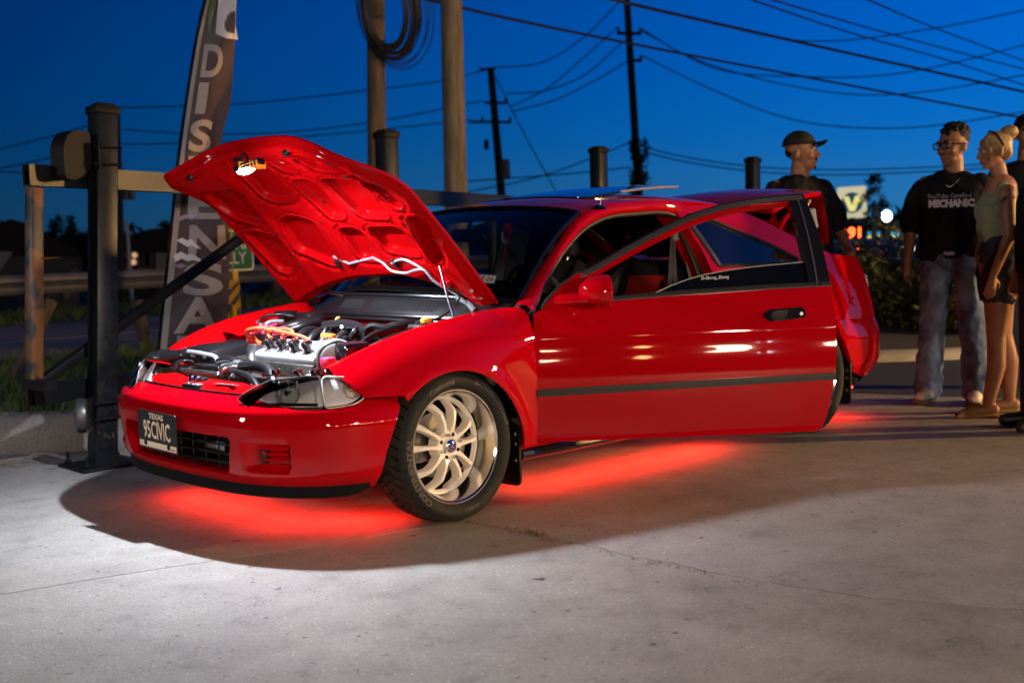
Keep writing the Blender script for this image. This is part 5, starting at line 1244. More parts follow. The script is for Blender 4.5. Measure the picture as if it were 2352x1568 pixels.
# ------------------------------------------------------------------ driver door (open)
DA = R_(35.5); HX, HY = -.425, .828
def RD(p):   # swing a point of the closed door about its hinge
    x, y, z = p[0]-HX, p[1]-HY, p[2]; c, s = math.cos(-DA), math.sin(-DA)
    return np.array([HX+c*x-s*y, HY+s*x+c*y, z])
_c, _s = math.cos(-DA), math.sin(-DA)
DTX = (np.array([[_c, -_s, 0], [_s, _c, 0], [0, 0, 1.0]]), np.array([HX, HY, 0])-np.array([[_c, -_s, 0], [_s, _c, 0], [0, 0, 1.0]]) @ np.array([HX, HY, 0]))
def dside(s_, z, o=0): return (-.42-s_, side_y(-.42-s_-.02, z)+o, z)
def dpt(s_, z, o=0): return RD(dside(s_, z, o))
dout = [(0.0, .275), (.01, .262), (.4, .254), (.9, .247), (1.225, .245), (1.25, .256), (1.272, .32), (1.292, .42), (1.308, .52), (1.315, .62), (1.316, .74), (1.312, .862), (1.0, .858), (.70, .849), (.40, .836), (.16, .819), (.03, .803), (.004, .79), (-.004, .6)]
door = panel('driver_door', dout, dside, PAINT, car, step=.03, th=.10, tx=DTX)
def dpanel(nm, poly, m_, o=0.0, th=.01, parent=None, step=.03, holes=()): return panel(nm, poly, lambda s_, z: dside(s_, z, o), m_, parent or door, step=step, th=th, tx=DTX, holes=holes)
# window frame: black outer, red inner line, black rear pillar
fo = curve([(.205, .953, 0), (.262, .978, 0), (.45, 1.070, 0), (.60, 1.136, 0), (.767, 1.198, 0), (.95, 1.240, 0), (1.10, 1.258, 0), (1.20, 1.265, 0), (1.272, 1.268, 0)], 40)
fo = [(p[0], p[1]) for p in fo]
def off_curve(c, d):
    out = []
    for i in range(len(c)):
        a = np.array(c[max(0, i-1)]); b = np.array(c[min(len(c)-1, i+1)]); t = b-a; t /= np.linalg.norm(t); out.append((c[i][0]+t[1]*d, c[i][1]-t[0]*d))
    return out
f1 = off_curve(fo, .026); f2 = off_curve(fo, .044)
WTR = mat('window_trim_black', (.02, .021, .024), rough=.22, coat=.3)
dpanel('window_frame', fo+f1[::-1], WTR, .006, .03)
f0b = off_curve(fo, .008); f0c = off_curve(fo, .013)
dpanel('frame_bead', f0b+f0c[::-1], mat('bead_grey', (.06, .062, .07), rough=.25, coat=.5), .010, .004)
f0d = off_curve(fo, .018); f0e = off_curve(fo, .023)
dpanel('frame_bead', f0d+f0e[::-1], MATS['bead_grey'], .010, .004)
dpanel('inner_frame', f1+f2[::-1], PAINT, -.004, .02)
dpanel('rear_pillar', [(1.212, .862), (1.206, 1.252), (1.272, 1.268), (1.284, 1.262), (1.30, 1.10), (1.312, .863)], BLKG, .004, .035)
dpanel('rear_pillar_strip', [(1.248, .866), (1.246, 1.24), (1.252, 1.24), (1.255, .866)], MATS['bead_grey'], .006, .004)
# belt line trim, mirror sail and glass
bt = [(.22, .822), (.40, .836), (.70, .849), (1.0, .858), (1.312, .863)]
dpanel('belt_trim', [(a, b+.000) for a, b in bt]+[(a, b+.020) for a, b in bt[::-1]], BLKP, .004, .03)
dpanel('belt_bead', [(a, b+.001) for a, b in bt]+[(a, b+.006) for a, b in bt[::-1]], MATS['bead_grey'], .008, .006)
dpanel('mirror_sail', round_poly([(.035, .806), (.06, .845), (.13, .905), (.205, .955), (.225, .952), (.25, .90), (.255, .826)], .012), PAINT, .010, .03)
mb = MB(); mb.tube([dpt(a, b, .012) for a, b in ((.04, .812), (.062, .848), (.13, .909), (.205, .958))], .006, n=6); mb.build('sail_seal', RUB, door)
dpanel('door_glass', [(.48, .828), (.53, .857), (.60, .885), (.68, .910), (.764, .929), (.88, .945), (1.0, .956), (1.215, .968), (1.225, .86), (.9, .853), (.687, .848)], TINT, -.012, .004)
gl = [(.48, .828), (.53, .857), (.60, .885), (.68, .910), (.764, .929), (.88, .945), (1.0, .956), (1.215, .968)]
mb = MB(); mb.tube([dpt(a, b, -.013) for a, b in gl], .0028, n=5); mb.build('glass_edge', mat('glass_edge', (.35, .38, .36), rough=.2), door)
V, F = text_verts('D-Zhong_Zhong', .018, 0, .0004); gw = dpt(.80, .915, -.008); du = dpt(.9, .917, -.008)-dpt(.7, .912, -.008); du /= np.linalg.norm(du); GM = np.stack([du, np.cross(frame((0, 0, 1), du)[:, 2]*0+np.cross(du, np.array([0, 0, 1.0])), du)*-1*-1, np.cross(du, np.array([0, 0, 1.0]))], 1)
GM[:, 1] = np.cross(GM[:, 2], GM[:, 0]); 
if GM[2, 1] < 0: GM[:, 1] *= -1
mk('glass_sticker', np.array(V) @ GM.T+gw+(GM[:, 2] if GM[1, 2] > 0 else -GM[:, 2])*.006, F, mat('sticker_white', (.5, .5, .5)), door, smooth=False)
# side moulding
ml = [(.004, .452), (.5, .458), (1.0, .463), (1.303, .466)]; mlt = [(a, b+.030) for a, b in ml]
dpanel('side_moulding', ml+mlt[::-1], BLKP, .012, .014)
dpanel('moulding_bead', [(a, b+.012) for a, b in ml]+[(a, b+.020) for a, b in ml[::-1]], mat('mould_hi', (.010, .010, .011), rough=.3, spec=.3), .0145, .004)
panel('door_glint_strip', [(.005, .262), (.4, .256), (.9, .249), (1.22, .247), (1.232, .268), (.9, .271), (.4, .277), (.005, .283)], lambda a_, z: dside(a_, z, .012-.55*(z-.25)), PAINT, door, step=.02, th=.006, tx=DTX)  # added strip, tilted up so the door's bottom edge catches a highlight
# handle
hp_ = round_poly([(.985, .752), (1.02, .775), (1.18, .780), (1.186, .735), (1.02, .722)], .022)
hd = dpanel('door_handle', hp_, BLKG, .005, .008, step=.02)
dpanel('handle_recess', round_poly([(1.02, .757), (1.05, .770), (1.14, .773), (1.125, .731), (1.04, .727)], .014), BLKM, .0065, .002, step=.02)
dpanel('handle_flap', round_poly([(1.02, .755), (1.045, .768), (1.105, .771), (1.085, .732), (1.035, .730)], .012), BLKP, .014, .008, step=.02)
pc = dpt(1.162, .752, .006); on_ = dpt(1.16, .75, .1)-dpt(1.16, .75, 0); mb = MB(); mb.lathe([(.001, .004), (.008, .004), (.010, 0)], 14, frame(on_), pc); mb.build('door_lock', CHROME, door)
# mirror
mc = dpt(.26, .882, .12); mo = on_/np.linalg.norm(on_); ms = np.array([-du[0], -du[1], 0]); ms /= np.linalg.norm(ms)
MM = np.stack([mo, ms, (0, 0, 1)], 1)
def mir(a, b):
    th = 2*math.pi*b; ph = a
    e = lambda c, p: math.copysign(abs(c)**p, c)
    r = (1-(1-min(1, ph*1.25))**2)**.55 if ph < .8 else 1.0
    x = .088*e(math.cos(th), .75)*r; z = .066*e(math.sin(th), .75)*r; y = .085-.115*ph/.8 if ph < .8 else -.03-.01*(ph-.8)/.2
    k = .97 if ph > .93 else 1
    return tuple(mc+MM @ np.array([x*k, y, z*k]))
mb = MB(); mb.grid(mir, 16, 28); mr = mb.build('mirror_shell', PAINT, door)
mb = MB(); mb.add([mc+MM @ np.array([.078*math.cos(t), -.034, .058*math.sin(t)]) for t in np.linspace(0, 2*math.pi, 24, endpoint=False)], [tuple(range(24))]); mb.build('mirror_glass', CHROME, door, smooth=False)
mb = MB()
def arm(a, b): 
    p0 = dpt(.17+.09*math.cos(2*math.pi*b), .845+.028*math.sin(2*math.pi*b), .012); p1 = mc+MM @ np.array([-.03, .0+.03*math.cos(2*math.pi*b)*-1, -.035+.022*math.sin(2*math.pi*b)]); return tuple(p0+(p1-p0)*a)
mb.grid(arm, 6, 18); mb.build('mirror_arm', PAINT, door)
# door inner card and speaker grille seen over the sill
dpanel('door_card', [(.05, .30), (1.2, .29), (1.25, .80), (.10, .78)], CHAR, -.105, .02)
# ------------------------------------------------------------------ wheels
TYRE = mat('tyre_rubber', (.016, .017, .017), rough=.7, spec=.25, noise=.25, nscale=60, bump=.1, bscale=200)
TYRET = mat('tyre_tread', (.040, .037, .033), rough=.85, spec=.2, noise=.35, nscale=40, bump=.15, bscale=160)
RIMW = mat('rim_enamel', (.76, .72, .67), rough=.35, coat=.4)
RIMC = mat('rim_lip', (.80, .80, .80), rough=.13, metal=1)
DISC = mat('brake_disc', (.35, .33, .30), rough=.35, metal=1, rvar=.15, nscale=60)
CALI = mat('brake_caliper', (.28, .25, .18), rough=.5, metal=.8, noise=.3)
TXT = mat('tyre_letters', (.05, .05, .05), rough=.6)
TXT2 = mat('groove_shade', (.006, .006, .006), rough=.9, spec=.1)  # near-black groove floor paints shade between the lighter tread blocks
def make_wheel():
    # local frame: axle = +z outward, wheel plane xy
    rr = .2225; ro = .298; w = .205
    lipz = .078
    mb = MB(); mb.lathe([(rr-.016, -.10), (rr-.012, -.02), (rr-.030, -.005), (rr-.028, .012), (rr-.014, lipz-.022), (rr-.010, lipz-.006), (rr-.003, lipz), (rr+.006, lipz), (rr+.008, lipz-.006), (rr+.004, lipz-.012)], 72)
    wh = mb.build('wheel', RIMC, None)
    # tyre
    mb = MB(); hw = w/2
    mb.lathe([(rr, .074), (rr+.006, .084), (rr+.018, .095), (rr+.036, .101), (rr+.050, .098), (ro-.012, .086), (ro-.0065, .078)], 96)
    ty = mb.build('tyre', TYRE, wh)
    mb = MB(); mb.lathe([(ro-.0065, .0785), (ro-.007, .078), (ro-.004, .0), (ro-.007, -.078), (ro-.02, -.092), (rr+.03, -.10), (rr, -.09)], 96); mb.build('tyre_carcass', TXT2, wh)
    # tread blocks
    mb = MB(); nb = 46
    for row, (z0, z1) in enumerate(((.030, .079), (.003, .026), (-.026, -.001), (-.079, -.030))):
        for k in range(nb):
            a0 = 2*math.pi*(k+.5*(row % 2))/nb; a1 = a0+2*math.pi/nb*.80; sk = .06*(1 if row < 2 else -1)
            V = []
            for rad in (ro-.010, ro+.001):
                for (a, z) in ((a0, z0), (a1, z0), (a1+sk, z1), (a0+sk, z1)):
                    rd = rad-.0065*smoothstep(.05, .079, abs(z)); V.append((rd*math.cos(a), rd*math.sin(a), z))
            mb.add(V, [(4, 5, 6, 7), (0, 1, 5, 4), (1, 2, 6, 5), (2, 3, 7, 6), (3, 0, 4, 7)])
    mb.build('tread', TYRET, wh, smooth=False)
    # sidewall lettering
    def arc_text(s_, rad, size, a_mid, nm, m_, xs=1.0, bold=.001):
        V, F = text_verts(s_, size, .0008, bold, xs=xs); out = []
        for v in V:
            r = rad+v[1]; a = a_mid-v[0]/rad; zz = .1005-abs(r-(rr+.036))**2*6+v[2]+.0008; out.append((r*math.cos(a), r*math.sin(a), zz))
        mk(nm, out, F, m_, wh, smooth=False)
    arc_text('CONTINENTAL', rr+.035, .034, R_(18), 'sidewall_lettering', TXT, 1.25, .0012)
    arc_text('Continental', rr+.036, .030, R_(-72), 'sidewall_lettering', TXT, .95, .0008)
    arc_text('EXTREMECONTACT', rr+.040, .024, R_(-140), 'sidewall_lettering', TXT, 1.2)
    arc_text('205/40ZR17', rr+.028, .016, R_(100), 'sidewall_lettering', TXT, 1.0, .0004)
    # ten spokes that spring from deep in the barrel, bow outwards and meet the hub
    for k in range(10):
        base = 2*math.pi*k/10; mb = MB(); pts = []
        for i in range(15):
            t = i/14; r = .046+(rr-.030-.046)*t; ang = base+R_(3.0)*math.sin(math.pi*t)*(1 if k % 2 else -1)
            hwid = .0135-.0055*math.sin(math.pi*min(1, t*1.25))+.006*smoothstep(.85, 1, t)
            z = .036+.010*math.sin(math.pi*min(1, t/.7))-.062*smoothstep(.62, 1.0, t)
            pts.append((np.array([r*math.cos(ang), r*math.sin(ang)]), hwid, z))
        V = []; F = []; m_ = len(pts)
        for i, (c, hwid, z) in enumerate(pts):
            a = pts[max(0, i-1)][0]; b = pts[min(m_-1, i+1)][0]; t = (b-a)/np.linalg.norm(b-a); nn = np.array([-t[1], t[0]])
            for (oo, dz) in ((-1, -.045), (-1, -.007), (-.72, 0), (.72, 0), (1, -.007), (1, -.045)): V.append((c[0]+nn[0]*hwid*oo, c[1]+nn[1]*hwid*oo, z+dz))
        for i in range(m_-1):
            for j in range(5): F.append((i*6+j, (i+1)*6+j, (i+1)*6+j+1, i*6+j+1)[::-1])
        mb.add(V, F); mb.build('spoke', RIMW, wh, sharp=50)
    mb = MB(); mb.lathe([(.001, .030), (.030, .030), (.036, .036), (.056, .038), (.062, .032), (.064, -.02)], 40); mb.build('hub', RIMW, wh)
    mb = MB(); mb.lathe([(rr-.044, -.030), (rr-.036, -.016), (rr-.026, -.014), (rr-.018, -.03)], 64); mb.build('spoke_ring', RIMW, wh)
    mb = MB(); mb.lathe([(.001, .052), (.018, .051), (.026, .047), (.029, .038), (.029, .03)], 28); cp = mb.build('centre_cap', CHROME, wh)
    mb = MB(); mb.lathe([(.001, .0525), (.015, .0522), (.0155, .051)], 20); mb.build('cap_emblem', mat('emblem_blue', (.02, .04, .25), rough=.2, coat=1), wh)
    V, F = text_verts('H', .020, .0005, .001); V[:, 2] += .0532; ca, sa = math.cos(R_(-90)), math.sin(R_(-90)); mk('cap_letter', V @ np.array([[ca, sa, 0], [-sa, ca, 0], [0, 0, 1]]), F, CHROME, wh, smooth=False)
    for k in range(4):
        a = R_(20)+k*math.pi/2; c = (.047*math.cos(a), .047*math.sin(a), .028)
        mb = MB(); mb.lathe([(.001, .032), (.006, .031), (.0085, .026), (.009, 0)], 6, None, c); mb.build('lug_nut', CHROME, wh)
        a += R_(45); c = (.047*math.cos(a), .047*math.sin(a), .0375)
        mb = MB(); mb.lathe([(.001, .001), (.008, .001), (.0085, 0)], 12, None, c); mb.build('lug_hole', BLKM, wh)
    mb = MB(); mb.lathe([(.05, -.045), (.131, -.045), (.132, -.06), (.05, -.06)], 48); mb.build('brake_disc', DISC, wh)
    mb = MB()
    def cal(a, b): 
        an = R_(150)+R_(60)*a; r = .085+.06*b; return (r*math.cos(an), r*math.sin(an), -.022-.012*math.cos(math.pi*(2*b-1)/1.1)*-1)
    mb.grid(cal, 10, 5, flip=True); mb.build('brake_caliper', CALI, wh)
    mb = MB(); mb.lathe([(.001, -.09), (rr-.02, -.09)], 40); mb.build('wheel_back', BLKM, wh)
    return wh
wheel = make_wheel()
wkids = list(wheel.children)
def place_wheel(w_, x, y, s, camb, spin):
    w_.parent = car; w_.matrix_parent_inverse = Matrix.Translation(car.location).inverted()
    Mx = frame((0, s, 0), (1, 0, 0)); M4 = Matrix.Identity(4)
    for i in range(3):
        for j in range(3): M4[i][j] = Mx[i, j]
    w_.matrix_basis = Matrix.Translation((x, y, .297)) @ Matrix.Rotation(R_(camb)*s, 4, 'X') @ M4 @ Matrix.Rotation(R_(spin), 4, 'Z')
place_wheel(wheel, 0, .722, 1, 2.0, 0)
def copy_wheel():
    c = wheel.copy(); scene.collection.objects.link(c)
    for k in wkids:
        d = k.copy(); scene.collection.objects.link(d); d.parent = c
    return c
place_wheel(copy_wheel(), -2.62, .718, 1, 1.5, 30)
place_wheel(copy_wheel(), 0, -.722, -1, 2.0, 10)
place_wheel(copy_wheel(), -2.62, -.718, -1, 1.5, 50)
# ------------------------------------------------------------------ red underglow strips
GLOW = mat('underglow_tube', (1, .05, .03), emit=(1, .02, .01), estr=30)
def glow(nm, a, b, e):
    a = np.array(a, float); b = np.array(b, float)
    mb = MB(); mb.tube([a, b], .006, n=6); g = mb.build(nm, GLOW, car)
    l = bpy.data.lights.new(nm+'_light', 'AREA'); l.shape = 'RECTANGLE'; L_ = np.linalg.norm(b-a); l.size = L_; l.size_y = .015; l.energy = e; l.color = (1, .018, .008); l.spread = R_(150)
    o = bpy.data.objects.new(nm+'_light', l); d = (b-a)/L_; z = np.array([0, 0, 1.0]); y = np.cross(z, d)
    Mx = Matrix.Identity(4)
    for i in range(3): Mx[i][0] = d[i]; Mx[i][1] = y[i]; Mx[i][2] = z[i]; Mx[i][3] = (a+b)[i]/2-z[i]*.008
    scene.collection.objects.link(o); o.matrix_world = Mx; o.parent = g
    o.matrix_parent_inverse = Matrix.Identity(4)
glow('underglow_strip', (.43, -.58, .155), (.43, .28, .155), GLOW_W*.9)
glow('underglow_strip', (.42, .30, .155), (.16, .56, .155), GLOW_W*.5)
glow('underglow_strip', (-.58, .56, .165), (-1.95, .60, .165), GLOW_W*1.3)
glow('underglow_strip', (-.60, -.56, .165), (-1.75, -.56, .165), GLOW_W)
glow('underglow_strip', (-3.15, -.45, .185), (-3.15, .72, .185), GLOW_W*1.2)
# ------------------------------------------------------------------ engine bay
ALU = mat('cast_alloy', (.42, .42, .42), rough=.30, metal=1, rvar=.10, nscale=40, bump=.06, bscale=250)
SILP = mat('silver_enamel', (.27, .27, .285), rough=.38, metal=.5, bump=.04, bscale=300)
BLKE = mat('black_engine_plastic', (.006, .006, .007), rough=.34, spec=.4, bump=.06, bscale=200)
HOSEB = mat('black_hose', (.005, .005, .006), rough=.30, spec=.5)
REDW = mat('red_lead', (.75, .07, .02), rough=.35, coat=.3); PINK = mat('pink_holder', (.50, .02, .08), rough=.35)
BRASS = mat('dark_metal', (.05, .046, .042), rough=.45, metal=.8, noise=.4, nscale=30)
FIN = mat('radiator_fins', (.20, .15, .08), rough=.5, metal=.7)
eng = MB(); eng.box((.16, .05, .46), (.40, .62, .34), bev=.03); eng = eng.build('engine', BRASS, car)
def ep(nm, mb_, m_, sharp=40): return mb_.build(nm, m_, eng, sharp=sharp)
# inner walls of the bay
for s in (1, -1):
    xs = np.linspace(-.38, .50, 12)
    def edge(x, dy, dz): return (x, s*(side_y(x, ZT(x))-dy), ZT(x)-dz)
    c1 = [edge(x, .045, .030) for x in xs]; c2 = [edge(x, .075, .038) for x in xs]; c3 = [edge(x, .085, .11) for x in xs]; c4 = [edge(x, .19, .16) for x in xs]
    loft('inner_fender', [c1, c2, c3, c4], PAINT_DIM, car, n=20, flip=(s > 0))
    # strut tower
    mb = MB(); cc = (-.04, s*.585, 0); mb.lathe([(.001, .742), (.03, .742), (.032, .735), (.085, .735), (.105, .725), (.112, .70), (.112, .62)], 28, None, cc); tw = mb.build('strut_tower', PAINT_DIM, car)
    for k in range(3):
        a = k*2.094+.4; mb = MB(); mb.lathe([(.001, .018), (.007, .017), (.008, 0)], 6, None, (cc[0]+.055*math.cos(a), cc[1]+.055*math.sin(a), .735)); mb.build('tower_nut', STEEL, tw)
    mb = MB(); mb.grid(lambda a, b: (-.32+.50*a, s*(.46+.22*b), .725-.03*a+.012*math.sin(3.14*b)), 6, 4, flip=(s > 0)); mb.build('tower_shelf', PAINT_DIM, car)
# firewall and cowl
mb = MB(); mb.grid(lambda a, b: (-.27-.02*b, -.64+1.28*a, .35+.415*b+.0*a), 16, 6); fw = mb.build('firewall', PAINT_DIM, car)
for y_ in (-.30, -.05, .22, .45):
    mb = MB(); mb.box((-.262, y_, .70), (.012, .05, .07), bev=.004); mb.build('firewall_rib', PAINT_DIM, fw)
mb = MB(); mb.box((-.255, .02, .722), (.004, .26, .030)); mb.build('vin_plate', mat('vin_red', (.55, .01, .01), rough=.3), fw)
V, F = text_verts('2HGEJ1129SH508899', .022, 0, .0002, xs=.75); mk('vin_text', np.array([(-.2515, v[0]+.02, .722+v[1]) for v in V]), F, mat('stamp', (.5, .3, .28), rough=.4), fw, smooth=False)
def cowl_pt(a, b):   # a along y, b from lip to windscreen
    y = -.66+1.32*a; t = y/.66; x0 = -.205-.16*t*t; x1 = -.285-.20*t*t; z0 = .778-.02*t*t; z1 = .862-.022*t*t
    return (x0+(x1-x0)*b, y, z0+(z1-z0)*b+.010*math.sin(3.14*b))
gh = lambda a0, a1: [(a0+.02, .22), (a1, .22), (a1, .68), (a0-.02, .68)]
holes = []
for (a0, a1) in ((.30, .455), (.50, .79)):
    nx = int((a1-a0)/.0135)
    for j in range(6):
        for i in range(nx):
            u = a0+(i+.5*(j % 2))*.0135; v = .25+j*.075
            if u > a1: continue
            holes.append((u, v))
cw = panel('cowl', [(0, 0), (1, 0), (1, 1), (0, 1)], cowl_pt, BLKE, car, step=.05, th=.01)
mb = MB()
for u, v in holes:
    c = np.array(cowl_pt(u, v)); n = np.array([.72, 0, .69]); M3 = frame(n, (0, 1, 0)); mb.add([c+M3 @ np.array([.0062*math.cos(t), .0062*math.sin(t), .0015]) for t in np.linspace(0, 6.283, 7)[:-1]], [tuple(range(6))])
g = mb.build('cowl_mesh', mat('cowl_hole', (.002, .002, .002), rough=1), cw, smooth=False); g['kind'] = 'stuff'
mb = MB(); mb.tube([np.array(cowl_pt(a, 0))+np.array([.006, 0, .004]) for a in np.linspace(0, 1, 30)], .010, n=8); mb.build('cowl_seal', HOSEB, cw)
mb = MB(); mb.tube([np.array(cowl_pt(a, .02))+np.array([.014, 0, -.016]) for a in np.linspace(0, 1, 30)], .007, n=8); mb.build('cowl_seal', HOSEB, cw)
mb = MB(); mb.tube([np.array(cowl_pt(a, .98))+np.array([.004, 0, .004]) for a in np.linspace(0, 1, 30)], .008, n=8); mb.build('windscreen_rubber', HOSEB, cw)
# wipers
WIP = mat('wiper_arm', (.16, .165, .175), rough=.35, metal=.5)
for pts, blade in ((((-.29, -.034, .805), (-.305, -.075, .835), (-.325, -.115, .846), (-.335, -.30, .850), (-.345, -.46, .858)), ((-.345, -.62, .862), (-.325, -.25, .862))), (((-.345, .556, .80), (-.36, .50, .83), (-.365, .43, .848), (-.35, .20, .866), (-.345, .06, .874)), ((-.35, -.16, .878), (-.345, .30, .876)))):
    mb = MB(); P = curve(pts, 24); mb.tube(P, [.015-.009*min(1, k/12) for k in range(25)], n=8); w_ = mb.build('wiper', WIP, car)
    mb = MB(); mb.tube([blade[0], (np.array(blade[0])+np.array(blade[1]))/2+np.array([.01, 0, .006]), blade[1]], .006, n=6); mb.build('wiper_blade', BLKP, w_)
    mb = MB(); mb.lathe([(.001, .014), (.012, .012), (.015, 0)], 12, frame((.6, 0, .8)), np.array(pts[0])); mb.build('wiper_pivot', BLKG, w_)
# valve cover
def vct(x, y): return .700-.20*(x-.12)      # sloping top
mb = MB(); y0, y1 = -.135, .345
prof = [(.34, .600), (.345, .645), (.335, .658), (.30, vct(.30, 0)+.002), (.16, vct(.16, 0)+.004), (.12, .690), (.105, .66), (.10, .60)]
prof = [tuple(p) for p in round_poly(prof, .012, 3)]
V = [(x, y0, z) for x, z in prof]+[(x, y0-.012, z-.01) for x, z in prof]; n = len(prof)
Vs = []; ys_ = [y0, y0+.012, y0+.15, y1-.15, y1-.012, y1]; ks = [.97, 1, 1, 1, 1, .97]; cxz = np.array([.22, .64])
for y_, k_ in zip(ys_, ks):
    for x, z in prof: q = cxz+(np.array([x, z])-cxz)*k_; Vs.append((q[0], y_, q[1]))
Fs = [(i*n+j, i*n+(j+1) % n, (i+1)*n+(j+1) % n, (i+1)*n+j) for i in range(5) for j in range(n)]+[tuple(range(n)), tuple(range(6*n-1, 5*n-1, -1))]
mb.add(Vs, Fs); ep('valve_cover', mb, SILP)
mb = MB(); mb.box((.225, .105, .598), (.265, .51, .014), bev=.004); ep('cover_flange', mb, ALU)
for y_ in (-.02, .07, .16, .25):
    mb = MB(); mb.lathe([(.027, 0), (.027, .014), (.024, .018), (.001, .018)], 20, frame((.25, 0, 1)), (.30, y_+.01, .655)); ep('plug_well', mb, ALU)
    mb = MB(); mb.lathe([(.017, .0), (.019, .022), (.022, .030), (.022, .040), (.016, .050), (.001, .051)], 16, frame((.30, -.1, 1)), (.30, y_+.01, .668)); ep('plug_boot', mb, BLKG)
    mb = MB(); mb.box((.31, y_+.02, .705), (.04, .016, .02), bev=.006); ep('boot_tab', mb, BLKG)
mb = MB(); mb.lathe([(.028, 0), (.030, .01), (.022, .014), (.020, .028), (.001, .030)], 18, None, (.17, .215, .692)); ep('oil_filler_neck', mb, ALU)
mb = MB(); mb.box((.17, .215, .722), (.028, .085, .022), bev=.008); ep('oil_cap', mb, mat('oil_cap_orange', (.55, .12, .02), rough=.25, coat=.6))
V, F = text_verts('16 VALVE', .040, .001, .001); mk('cover_script', np.array([(.20-v[1], .02+v[0], vct(.20-v[1], 0)+.0055) for v in V]), F, mat('script_grey', (.22, .22, .23), rough=.4), eng, smooth=False)
for y_ in (.0, .15, .30):
    mb = MB(); mb.lathe([(.001, .012), (.009, .011), (.011, 0)], 8, None, (.145, y_, .698)); ep('cover_nut', mb, STEEL)
# cam cover at the driver end: round belt housing
M3 = frame((.55, .83, .12), (0, 0, 1))
mb = MB(); mb.lathe([(.001, .020), (.058, .020), (.066, .016), (.068, .005), (.082, .003), (.088, -.02), (.088, -.10)], 40, M3, (.265, .395, .640)); ep('belt_cover', mb, SILP)
mb = MB(); mb.lathe([(.070, .008), (.076, .014), (.082, .010), (.083, .0)], 40, M3, (.265, .395, .640)); ep('belt_cover_rim', mb, ALU)
mb = MB(); mb.box((.36, .47, .645), (.05, .05, .04), bev=.01); ep('red_sensor', mb, PINK)
# distributor end and bracket on passenger side
mb = MB(); mb.box((.33, -.10, .625), (.05, .055, .12), rot=np.array(Euler((.1, -.25, .2)).to_matrix()), bev=.008); ep('engine_hanger', mb, ALU)
mb = MB(); mb.lathe([(.05, 0), (.05, .05), (.045, .07), (.03, .075), (.001, .076)], 20, frame((.1, -1, .05)), (.20, -.14, .635)); ep('distributor', mb, BLKE)
# plug leads in pink looms
for k in range(4):
    y_ = -.01+.09*k; zc_ = .735-.006*k
    P = [(.20+.006*k, -.215, .665), (.235+.01*k, -.235, .695), (.26+.014*k, -.20, .735), (.245+.018*k, -.12, .752), (.235+.02*k, -.04, .748), (.25+.017*k, min(y_-.06, .12)+.02, .738), (.295, y_-.02, .722), (.30, y_+.005, .712)]
    if k == 0: P = P[:4]+[(.28, -.06, .74), (.298, -.03, .722), (.30, -.005, .712)]
    mb = MB(); mb.tube(curve(P, 40), .0068, n=8); ep('plug_lead', mb, REDW)
for (x, y, z, ln_) in ((.262, -.17, .752, .10), (.262, -.08, .757, .10), (.268, .0, .752, .085), (.275, .065, .744, .06)):
    mb = MB(); mb.box((x, y, z), (ln_, .010, .008), rot=np.array(Euler((0, .12, .35)).to_matrix()), bev=.002); ep('lead_loom', mb, PINK)
    mb = MB(); mb.box((x, y, z-.018), (ln_, .010, .008), rot=np.array(Euler((0, .12, .35)).to_matrix()), bev=.002); ep('lead_loom', mb, PINK)
mb = MB(); mb.tube(curve([(.24, -.225, .745), (.26, -.25, .70), (.25, -.23, .66), (.22, -.20, .64)], 14), .010, n=8); ep('lead_holder', mb, PINK)
# airbox
mb = MB(); mb.box((.275, -.42, .585), (.27, .235, .17), rot=np.array(Euler((.0, .06, .10)).to_matrix()), bev=.015, taper=.93); ep('airbox', mb, BLKE)
for k in range(6):
    mb = MB(); mb.box((.17+.034*k, -.425, .671-.0015*k), (.012, .20, .010), rot=np.array(Euler((.0, .06, .10)).to_matrix()), bev=.003); ep('airbox_rib', mb, BLKE)
mb = MB(); mb.tube(curve([(.50, -.49, .625), (.47, -.44, .632), (.44, -.38, .63), (.42, -.33, .61)], 14), [.034, .032, .030, .028, .026]*3, n=14); ep('intake_snorkel', mb, HOSEB)
mb = MB(); mb.tube(curve([(.53, -.52, .622), (.52, -.50, .625), (.505, -.485, .628)], 6), [.042, .040, .036, .034, .034, .034, .034], n=16, caps=False); ep('snorkel_mouth', mb, HOSEB)
mb = MB(); mb.tube(curve([(.47, -.40, .652), (.45, -.30, .645), (.43, -.24, .63), (.44, -.215, .60), (.455, -.25, .585)], 20), .010, n=8); ep('vacuum_hose', mb, HOSE)
# radiator, fan shroud and fans
mb = MB(); mb.box((.50, -.30, .45), (.035, .50, .22)); ep('radiator_core', mb, FIN)
mb = MB()
for k in range(44): mb.box((.519, -.54+.011*k, .555), (.004, .004, .030))
g = mb.build('radiator_fin', FIN, eng, smooth=False); g['kind'] = 'stuff'
mb = MB(); mb.tube([(.512, -.555, .577), (.512, -.06, .575)], .011, n=10); ep('radiator_tank', mb, ALU)
mb = MB(); mb.box((.475, -.44, .583), (.05, .20, .022), bev=.008); ep('radiator_tank_cover', mb, BLKG)
mb = MB(); mb.box((.43, -.26, .565), (.06, .34, .06), bev=.016); ep('fan_shroud', mb, BLKG)
mb = MB(); mb.box((.46, -.24, .592), (.045, .20, .03), rot=np.array(Euler((.0, .1, .05)).to_matrix()), bev=.010); ep('fan_motor', mb, BLKG)
for y_ in (-.40, -.385):
    mb = MB(); mb.tube(curve([(.545, y_-.02, .555), (.54, y_-.01, .585), (.52, y_, .612), (.48, y_+.02, .615), (.45, y_+.03, .60)], 14), .006, n=6); ep('radiator_bracket', mb, BLKG)
mb = MB(); mb.lathe([(.020, 0), (.022, .018), (.018, .024), (.001, .025)], 16, None, (.46, -.115, .592)); ep('radiator_cap', mb, STEEL)
